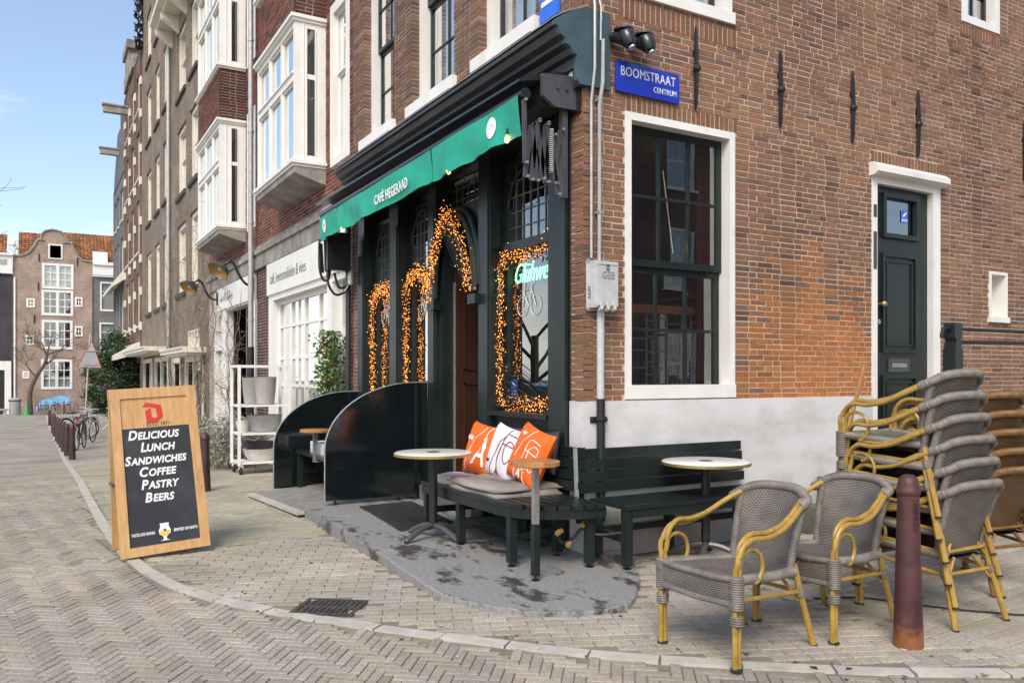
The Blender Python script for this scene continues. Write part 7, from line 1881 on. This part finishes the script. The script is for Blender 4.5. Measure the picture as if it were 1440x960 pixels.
# ------------------------------------------------------------------ foliage
def leaf_cloud(mb, n, fn, size, rr, elong=1.8):
    for k in range(n):
        c = Vector(fn(rr)); a = Vector((rr.gauss(0, 1), rr.gauss(0, 1), rr.gauss(0, .8))).normalized(); b = a.orthogonal().normalized(); b = (Matrix.Rotation(rr.uniform(0, 6.28), 3, a) @ b)
        s = size * rr.uniform(.6, 1.3); n_ = a.cross(b) * s * .18
        mb.poly([c - a * s * elong * .5, c + b * s * .42 + n_, c + a * s * elong * .5, c - b * s * .42 + n_])
def branch_tree(mb, p, d, length, r, depth, rr, spread=.55, up=.12, tips=None, minr=.003, k_len=.78, nseg=3):
    pts_ = [Vector(p)]; d = Vector(d).normalized()
    for i in range(nseg):
        d = (d + Vector((rr.gauss(0, .13), rr.gauss(0, .13), rr.gauss(0, .08) + up * .25))).normalized(); pts_.append(pts_[-1] + d * length / nseg)
    rads = [max(minr, r * (1 - .35 * i / nseg)) for i in range(nseg + 1)]
    mb.tube(pts_, rads, 7 if r > .03 else (5 if r > .01 else 3), cap=False)
    if depth == 0:
        if tips is not None: tips.append(pts_[-1])
        return
    for k in range(2 if rr.random() < .55 else 3):
        ax = d.orthogonal().normalized(); ax = Matrix.Rotation(rr.uniform(0, 6.28), 3, d) @ ax
        nd = (Matrix.Rotation(rr.uniform(.3, 1.0) * spread * 1.4, 3, ax) @ d + Vector((0, 0, up))).normalized()
        st_ = pts_[-1] if k == 0 else pts_[rr.randrange(1, nseg + 1)]
        branch_tree(mb, st_, nd, length * k_len * rr.uniform(.75, 1.1), rads[-1] * .72, depth - 1, rr, spread, up, tips, minr, k_len, nseg)
# laurel tree
rr = random.Random(77)
lt = thing('laurel_tree', 'dense dark evergreen tree in the pavement behind the sandwich board', 'tree', (-.85, 33.4, gz(33.4)))
tb = MB()
for k in range(5): branch_tree(tb, (-.85 + rr.uniform(-.25, .25), 33.4 + rr.uniform(-.3, .3), gz(33.4)), (rr.gauss(0, .15), rr.gauss(0, .15), 1), 1.3, .06, 2, rr, .6)
tb.build('trunk', 'bark', lt)
cl = []
for k in range(46):
    a = rr.uniform(0, 6.28); h = rr.uniform(0.0, 1); rad = (1.0 * math.sin(math.pi * min(1, .22 + .72 * h)) ** .7) * math.sqrt(rr.random())
    cl.append(Vector((-.80 + rad * math.cos(a), 33.4 + rad * math.sin(a), .0 + 3.1 * h)))
def lpos(r_):
    c = r_.choice(cl); return c + Vector((r_.gauss(0, .17), r_.gauss(0, .17), r_.gauss(0, .16)))
lv = MB(); leaf_cloud(lv, 9500, lpos, .075, rr); tag(lv.build('crown', 'leaf', lt), kind='stuff')
# planters along the foot of the laurel
for k, (x, y, lab) in enumerate(((-1.45, 28.9, 'low grey stone planter box by the laurel tree'), (-1.0, 30.5, 'second grey planter box against the laurel tree'))):
    t = thing('planter_box', lab, 'planter', (x, y, gz(y)), group='planters by the laurel'); m = MB()
    for (a, b_, c, d) in ((-.5, .5, -.35, -.29), (-.5, .5, .29, .35), (-.5, -.44, -.29, .29), (.44, .5, -.29, .29)): m.box(a, b_, c, d, 0, .42)
    m.build('trough', 'terra', t, local=True); B1(-.44, .44, -.29, .29, .05, .34).build('soil', 'bark', t, local=True)
# grey-leaved shrub in front of the plant shop
sh_ = thing('grey_shrub', 'bushy grey green shrub beside the pot rack', 'shrub', (-.75, 9.3, gz(9.3)))
tb = MB(); tips = []
for k in range(26): branch_tree(tb, (-.75 + rr.uniform(-.45, .4), 9.3 + rr.uniform(-.8, .8), gz(9.3) + .02), (rr.gauss(0, .4), rr.gauss(0, .4), 1), .34, .012, 2, rr, .7, .1, tips)
tb.build('stems', 'twig', sh_)
lv = MB(); leaf_cloud(lv, 4200, lambda r_: r_.choice(tips) + Vector((r_.gauss(0, .09), r_.gauss(0, .11), r_.gauss(0, .10))), .032, rr, 2.4); tag(lv.build('foliage', 'leaf_g', sh_), kind='stuff')
tbx = thing('plant_trough', 'brown wooden trough under the grey green shrub', 'planter', (-.3, 13.4, gz(13.4))); 
m = MB(); m.box(-.7, .0, 12.9, 14.2, gz(13.4) - .02, gz(13.4) + .36); m.build('trough', 'terra', tbx); m = MB(); m.box(-.73, .02, 12.88, 12.9, gz(13.4) + .3, gz(13.4) + .38); m.box(-.73, -.7, 12.9, 14.2, gz(13.4) + .3, gz(13.4) + .38); m.build('rim', 'terra', tbx)
# ivy column with lights beside the cafe
iv = thing('ivy_plant', 'green ivy column beside the black pole of the cafe', 'plant', (-.12, 5.75, gz(5.75)))
tb = MB()
for k in range(4): tb.tube(catmull([(-.08 + rr.uniform(-.05, .05), 5.75 + rr.uniform(-.1, .1), gz(5.7) + .02), (-.12, 5.75 + rr.uniform(-.2, .2), .6), (-.12, 5.75 + rr.uniform(-.25, .25), 1.3), (-.1, 5.75 + rr.uniform(-.25, .25), 1.9)], 5), .012, 5)
tb.build('stems', 'bark', iv)
lv = MB(); leaf_cloud(lv, 2100, lambda r_: (-.13 + r_.gauss(0, .09), 5.78 + r_.gauss(0, .17), r_.uniform(.15, 2.0)), .05, rr, 1.3); tag(lv.build('foliage', 'leaf_ivy', iv), kind='stuff')
garland('fairy lights sprinkled through the ivy beside the cafe', [FA(5.75, .2, 2.0), FA(5.7, .22, 1.4), FA(5.8, .22, .7)], 70, .12, 45)
# climbers: bare stems on the plant shop and the brown houses
def climber(label, x, y0, z0, n, spread_y, top, seed, leaf=True, mat='twig'):
    r_ = random.Random(seed); t = thing('climbing_plant', label, 'climbing plant', (x, y0, z0)); tb = MB(); tips = []
    for k in range(n):
        y = y0 + r_.uniform(-.25, .25); pts_ = [Vector((x + r_.uniform(-.05, .05), y, z0))]
        zz = z0
        while zz < top * r_.uniform(.7, 1):
            zz += .35; y += r_.gauss(0, spread_y * .22); pts_.append(Vector((x + r_.gauss(0, .05), y, zz)))
            if r_.random() < .55: branch_tree(tb, pts_[-1], (r_.gauss(-.3, .25), r_.gauss(0, 1) * (1 if spread_y > .2 else .6), r_.gauss(.5, .4)), r_.uniform(.35, .8), .006, 2, r_, .8, .05, tips, .0022)
        tb.tube(catmull(pts_, 3), [max(.006, .018 * (1 - i / (len(pts_) * 3))) for i in range((len(pts_) - 1) * 3 + 1)], 5)
    tb.build('stems', mat, t)
    if leaf and tips:
        lv = MB(); leaf_cloud(lv, len(tips), lambda q: q.choice(tips) + Vector((q.gauss(0, .04), q.gauss(0, .05), q.gauss(0, .05))), .035, r_, 1.5); tag(lv.build('leaves', 'leaf_y', t), kind='stuff')
climber('bare climbing stems over the plant shop window', -.10, 12.4, gz(12.4), 7, .5, 3.1, 5)
climber('bare climber spreading over the brown brick house', -.08, 16.2, gz(16), 6, 1.5, 7.0, 6, leaf=False)
climber('bare climber around the canopy of the tallest brown house', -.14, 21.6, gz(21), 4, 1.2, 6.2, 8, leaf=False)
# street tree by the gable house
st_ = thing('bare_street_tree', 'small leaning bare tree in front of the gable house', 'tree', (-4.0, 61.5, gz(61.5)))
tb = MB(); tp = [(-4.05, 61.5, gz(61.5)), (-4.1, 61.5, .1), (-3.75, 61.5, 1.2), (-3.2, 61.5, 2.2), (-3.05, 61.5, 2.9)]
tb.tube(catmull(tp, 5), [.17 - .004 * i for i in range(21)], 8, cap=False)
r2 = random.Random(12)
for (p, d, L) in (((-3.05, 61.5, 2.9), (-.6, 0, 1), 1.0), ((-3.05, 61.5, 2.8), (.9, .1, .5), 1.0), ((-3.2, 61.5, 2.2), (1, 0, .5), .9), ((-3.1, 61.5, 2.7), (-.3, .3, 1), 1.1), ((-3.75, 61.5, 1.3), (-.7, 0, .8), .9), ((-3.05, 61.5, 2.85), (.3, -.2, 1), 1.0)): branch_tree(tb, p, d, L, .06, 4, r2, .7, .08, None, .012)
tb.build('trunk', 'bark', st_)
# bare tree rising behind the roofs
bt = thing('distant_bare_tree', 'bare tree tops rising behind the tiled roofs', 'tree', (-5.0, 78, -1.5)); tb = MB()
tb.tube([(-5.2, 78, -1.5), (-5.1, 78, 5), (-5.0, 78, 9)], [.35, .3, .22], 8, cap=False)
for k in range(5): branch_tree(tb, (-5.0, 78, 8.5 + .25 * k), (r2.gauss(0, .6), r2.gauss(0, .3), 1), 2.0, .12, 4, r2, .75, .1, None, .018)
tb.build('trunk', 'twig', bt)
# big street tree left of the frame; only twig ends reach into the picture
def street_tree(label, x, y, seed, h=3.2, depth=6, L=2.6):
    r3 = random.Random(seed); t = thing('bare_plane_tree', label, 'tree', (x, y, gz(y))); tb = MB()
    tb.tube([(x, y, gz(y) - .1), (x + .05, y, gz(y) + h * .5), (x, y + .1, gz(y) + h)], [.19, .15, .12], 10, cap=False)
    for k in range(6): branch_tree(tb, (x, y + .1, gz(y) + h - .1 - .35 * k), (math.cos(k * 1.7 + seed), math.sin(k * 1.7 + seed), .95), L, .06, depth - 1, r3, .62, .10, None, .006)
    tb.build('trunk', 'twig_d', t); return t
street_tree('bare tree at the left edge with twigs reaching into the sky', -9.7, 16.8, 4)

# ------------------------------------------------------------------ far street things
sp_ = thing('warning_sign', 'triangular warning sign seen from behind on a leaning pole', 'road sign', (-2.08, 29.76, gz(29.8)))
MB().tube([(-2.08, 29.76, gz(29.8)), (-1.87, 29.76, 2.95)], .032, 8).build('pole', 'galv', sp_)
MB().prism([(-2.31, 1.69), (-1.50, 1.67), (-1.82, 2.70)][::-1], 29.71, 29.72, lambda a, b, d: (a, d, b)).build('triangle', 'signbk', sp_)
MB().tube([(-2.31, 29.715, 1.69), (-1.50, 29.715, 1.67), (-1.82, 29.715, 2.70)], .022, 5, closed=True).build('red_border', 'red', sp_)
for z in (1.78, 2.3): MB().bar((-2.1, 29.70, z), (-1.62, 29.70, z), .03, .02).build('clamp', 'galv', sp_)
def bicycle(label, x, y, rz, frame, seed=0, fender=None):
    t = thing('bicycle', label, 'bicycle', (x, y, gz(y)), rz, group='parked bicycles'); r = .335
    for k, wx in enumerate((-.52, .52)):
        m = MB(); m.tube([(wx + r * math.cos(q * math.pi / 14), 0, r + .012 + r * math.sin(q * math.pi / 14)) for q in range(28)], .017, 6, closed=True); wo = m.build('wheel', 'tyre', t, local=True)
        s = MB()
        for q in range(14): s.tube([(wx, 0, r + .012), (wx + (r - .015) * math.cos(q * math.pi / 7), 0, r + .012 + (r - .015) * math.sin(q * math.pi / 7))], .0022, 3, cap=False)
        s.tube([(wx, -.04, r + .012), (wx, .04, r + .012)], .02, 6); s.build('spokes', 'chrome', wo, local=True)
        MB().tube([(wx + (r + .03) * math.cos(a), 0, r + .012 + (r + .03) * math.sin(a)) for a in [R(20 + 14 * q) for q in range(11)]], .018, 5).build('mudguard', fender or frame, t, local=True)
    f = MB(); bb, sc, hd_ = (-.08, 0, .30), (-.22, 0, .72), (.36, 0, .80)
    for p, q in ((bb, sc), (bb, (.38, 0, .72)), ((-.2, 0, .66), hd_), ((-.52, 0, .347), bb), ((-.52, 0, .347), (-.2, 0, .66)), ((.36, 0, .90), (.40, 0, .62)), ((.40, 0, .62), (.52, 0, .347))): f.tube([p, q], .016, 6)
    f.build('frame', frame, t, local=True)
    s = MB(); s.tube([(-.22, 0, .72), (-.25, 0, .86)], .013, 6); s.build('seat_post', 'chrome', t, local=True)
    s = MB(); s.hexa([(-.40, -.09, .86), (-.10, -.02, .87), (-.10, .02, .87), (-.40, .09, .86), (-.38, -.08, .92), (-.11, -.015, .90), (-.11, .015, .90), (-.38, .08, .92)]); s.build('saddle', 'foot', t, local=True)
    h = MB(); h.tube([(.36, 0, .88), (.33, 0, 1.03)], .013, 6); h.tube(catmull([(.16, -.29, 1.02), (.28, -.22, 1.06), (.34, 0, 1.04), (.28, .22, 1.06), (.16, .29, 1.02)], 4), .012, 6); h.build('handlebar', 'chrome', t, local=True)
    c = MB(); c.bar((-.72, 0, .74), (-.24, 0, .74), .12, .015); c.build('carrier', 'anthr', t, local=True)
    l_ = MB(); l_.box(-.90, -.84, -.04, .04, .62, .72); l_.build('rear_light', 'redpaint', t, local=True)
    return t
bicycle('dark bicycle with a red rear light parked behind the nearest kerb bollards', -2.55, 20.6, R(78), 'blackp')
bicycle('grey bicycle parked behind the dark one on the pavement', -2.25, 23.6, R(70), 'galv'); bicycle('black bicycle parked beside the warning sign pole', -2.35, 27.4, R(40), 'blackp'); bicycle('silver bicycle parked under the laurel tree', -1.6, 26.4, R(15), 'galv')
bicycle('red bicycle leaning against the rack by the gable house', -3.55, 62.0, R(75), 'redpaint'); bicycle('green bicycle in the row before the gable house', -3.1, 62.1, R(80), 'cone'); bicycle('black bicycle in the row before the gable house', -2.5, 62.0, R(70), 'blackp'); bicycle('pale bicycle at the right of the row before the gable house', -1.5, 61.8, R(60), 'galv'); bicycle('orange bicycle in the row before the gable house', -2.0, 62.0, R(85), 'rust')
tp_ = MB()
def tarp(u, v):
    x = -3.75 + 2.15 * u; z = gz(62.8) + .75 + .55 * math.sin(min(1, u * 1.15) * 1.75) - (v - .5) ** 2 * 2.2; return (x, 62.5 + 1.0 * v, max(gz(62.8) + .1, z + .05 * math.sin(u * 14 + v * 9)))
tp_.grid(tarp, 26, 14); tp_.hasuv = False
tag(tp_.build('tarpaulin', 'tarp', smooth=True), 'light blue tarpaulin over bikes in front of the gable house', 'tarpaulin')
cn = thing('traffic_cone', 'bright green cone at the end of the road', 'traffic cone', (-4.3, 61.0, gz(61))); MB().lathe([(.2, 0), (.2, .04), (.13, .05), (.03, .72), (.01, .73)], 14, (0, 0, 0)).build('cone_body', 'cone', cn, smooth=True, local=True); B1(-.24, .24, -.24, .24, .0, .035).build('base', 'cone', cn, local=True)
bn = thing('litter_bin', 'grey round litter bin before the gable house', 'bin', (-5.0, 61.5, gz(61.5))); MB().lathe([(.32, 0), (.35, .05), (.36, 1.0), (.38, 1.05), (.36, 1.15), (.2, 1.2)], 18, (0, 0, 0)).build('drum', 'signbk', bn, smooth=True, local=True); MB().lathe([(.385, .98), (.40, 1.0), (.40, 1.06), (.385, 1.08)], 18, (0, 0, 0), cap=False).build('rim_band', 'anthr', bn, local=True)
bx = thing('stone_bench', 'low dark stone bench at the left edge of the road end', 'bench', (-6.0, 61.5, gz(61.5))); B1(-.9, .6, -.25, .25, .36, .48).build('seat', 'terra', bx, local=True); B1(-.8, -.6, -.2, .2, 0, .36).build('leg', 'terra', bx, local=True); B1(.3, .5, -.2, .2, 0, .36).build('leg', 'terra', bx, local=True)

# dry leaves and bits of litter blown over the paving
lt_ = MB(); r9 = random.Random(31)
for k in range(150):
    x, y = r9.uniform(-6.5, 2.5), r9.uniform(-3.6, 7.0)
    if r9.random() < .55: q = r9.choice(KN); x, y = q[0] + abs(r9.gauss(0, .12)), q[1] + r9.gauss(0, .1)
    if in_poly(x, y, SLAB_POLY) or (x > -.1 and y > -.1): continue
    s = r9.uniform(.006, .017); a = r9.uniform(0, 6.28); z = gz(y) + .009
    lt_.poly([(x + s * 1.6 * math.cos(a), y + s * 1.6 * math.sin(a), z), (x - s * math.sin(a), y + s * math.cos(a), z + .004), (x - s * 1.6 * math.cos(a), y - s * 1.6 * math.sin(a), z), (x + s * math.sin(a), y - s * math.cos(a), z + .002)], jit(r9.choice([(.10, .06, .03), (.20, .13, .06), (.05, .04, .03), (.42, .40, .36)]), .2))
tag(lt_.build('leaf_litter', 'brick'), 'scattered dry leaves and litter on the paving', 'litter', kind='stuff')

# ------------------------------------------------------------------ parked car up the road, mirrored in the cafe window
car = thing('parked_car', 'silver estate car parked across the road, mirrored in the cafe window', 'car', (-6.3, 10.7, gz(10.7)), R(90), group=None)
M['carpaint'] = pm('silver_car_paint', (.48, .49, .50), .28, .04, 3, metal=.5, coat=.6); M['carglass'] = pm('dark_car_glass', (.015, .017, .018), .05, .1, 2, coat=.5)
ST = [(-2.15, .34, .62, .62, .70, .66), (-2.05, .26, .74, .76, .80, .76), (-1.45, .24, .84, .86, .85, .80), (-.85, .24, .90, .93, .86, .78), (-.15, .24, .92, 1.40, .87, .64), (.5, .24, .92, 1.47, .87, .64), (1.3, .24, .93, 1.44, .86, .63), (1.95, .25, .94, 1.18, .84, .66), (2.12, .30, .88, .92, .80, .70), (2.18, .38, .70, .72, .74, .68)]
cb_ = MB()
def ring(q): x, zb_, zm, zt, w, wt = q; return [(x, -w * .92, zb_), (x, -w, (zb_ + zm) / 2), (x, -w * .97, zm), (x, -wt, zt), (x, wt, zt), (x, w * .97, zm), (x, w, (zb_ + zm) / 2), (x, w * .92, zb_)]
for q in ST: cb_.v += ring(q)
for i in range(len(ST) - 1):
    for k in range(8): cb_.face([i * 8 + k, i * 8 + (k + 1) % 8, (i + 1) * 8 + (k + 1) % 8, (i + 1) * 8 + k])
cb_.face(list(range(8))); cb_.face([(len(ST) - 1) * 8 + k for k in range(8)][::-1])
cb_.build('body', 'carpaint', car, smooth=True, local=True)
for s in (-1, 1):
    for (xa, xb, xc, xd) in ((-.62, .42, .42, -.10), (.50, 1.22, 1.22, .50), (1.30, 1.78, 1.62, 1.30)):
        g_ = MB(); f_ = lambda x, t: (x, s * (.862 - .215 * t) , .95 + .46 * t - (.04 if x > 1.5 else 0))
        g_.poly([f_(xa, .05), f_(xb, .05), f_(xc, .86), f_(xd, .86)]); g_.build('side_window', 'carglass', car, local=True)
g_ = MB(); g_.poly([(-.84, -.72, .965), (-.84, .72, .965), (-.19, .60, 1.405), (-.19, -.60, 1.405)]); g_.build('windscreen', 'carglass', car, local=True)
for wx in (-1.35, 1.35):
    for s in (-1, 1):
        m = MB(); m.tube([(wx, s * .70, .31), (wx, s * .89, .31)], .31, 20); wo = m.build('wheel', 'tyre', car, local=True); m = MB(); m.tube([(wx, s * .88, .31), (wx, s * .90, .31)], .20, 16); m.build('rim', 'chrome', wo, local=True)
for s in (-1, 1):
    B1(-2.17, -2.06, s * .62 - .14, s * .62 + .14, .60, .72).build('headlight', 'whitecloth', car, local=True); B1(2.08, 2.19, s * .64 - .08, s * .64 + .08, .62, .86).build('tail_light', 'redpaint', car, local=True)
    MB().tube([(-.1, s * .60, 1.47), (.6, s * .60, 1.50), (1.5, s * .58, 1.44)], .018, 6).build('roof_rail', 'blackp', car, local=True)
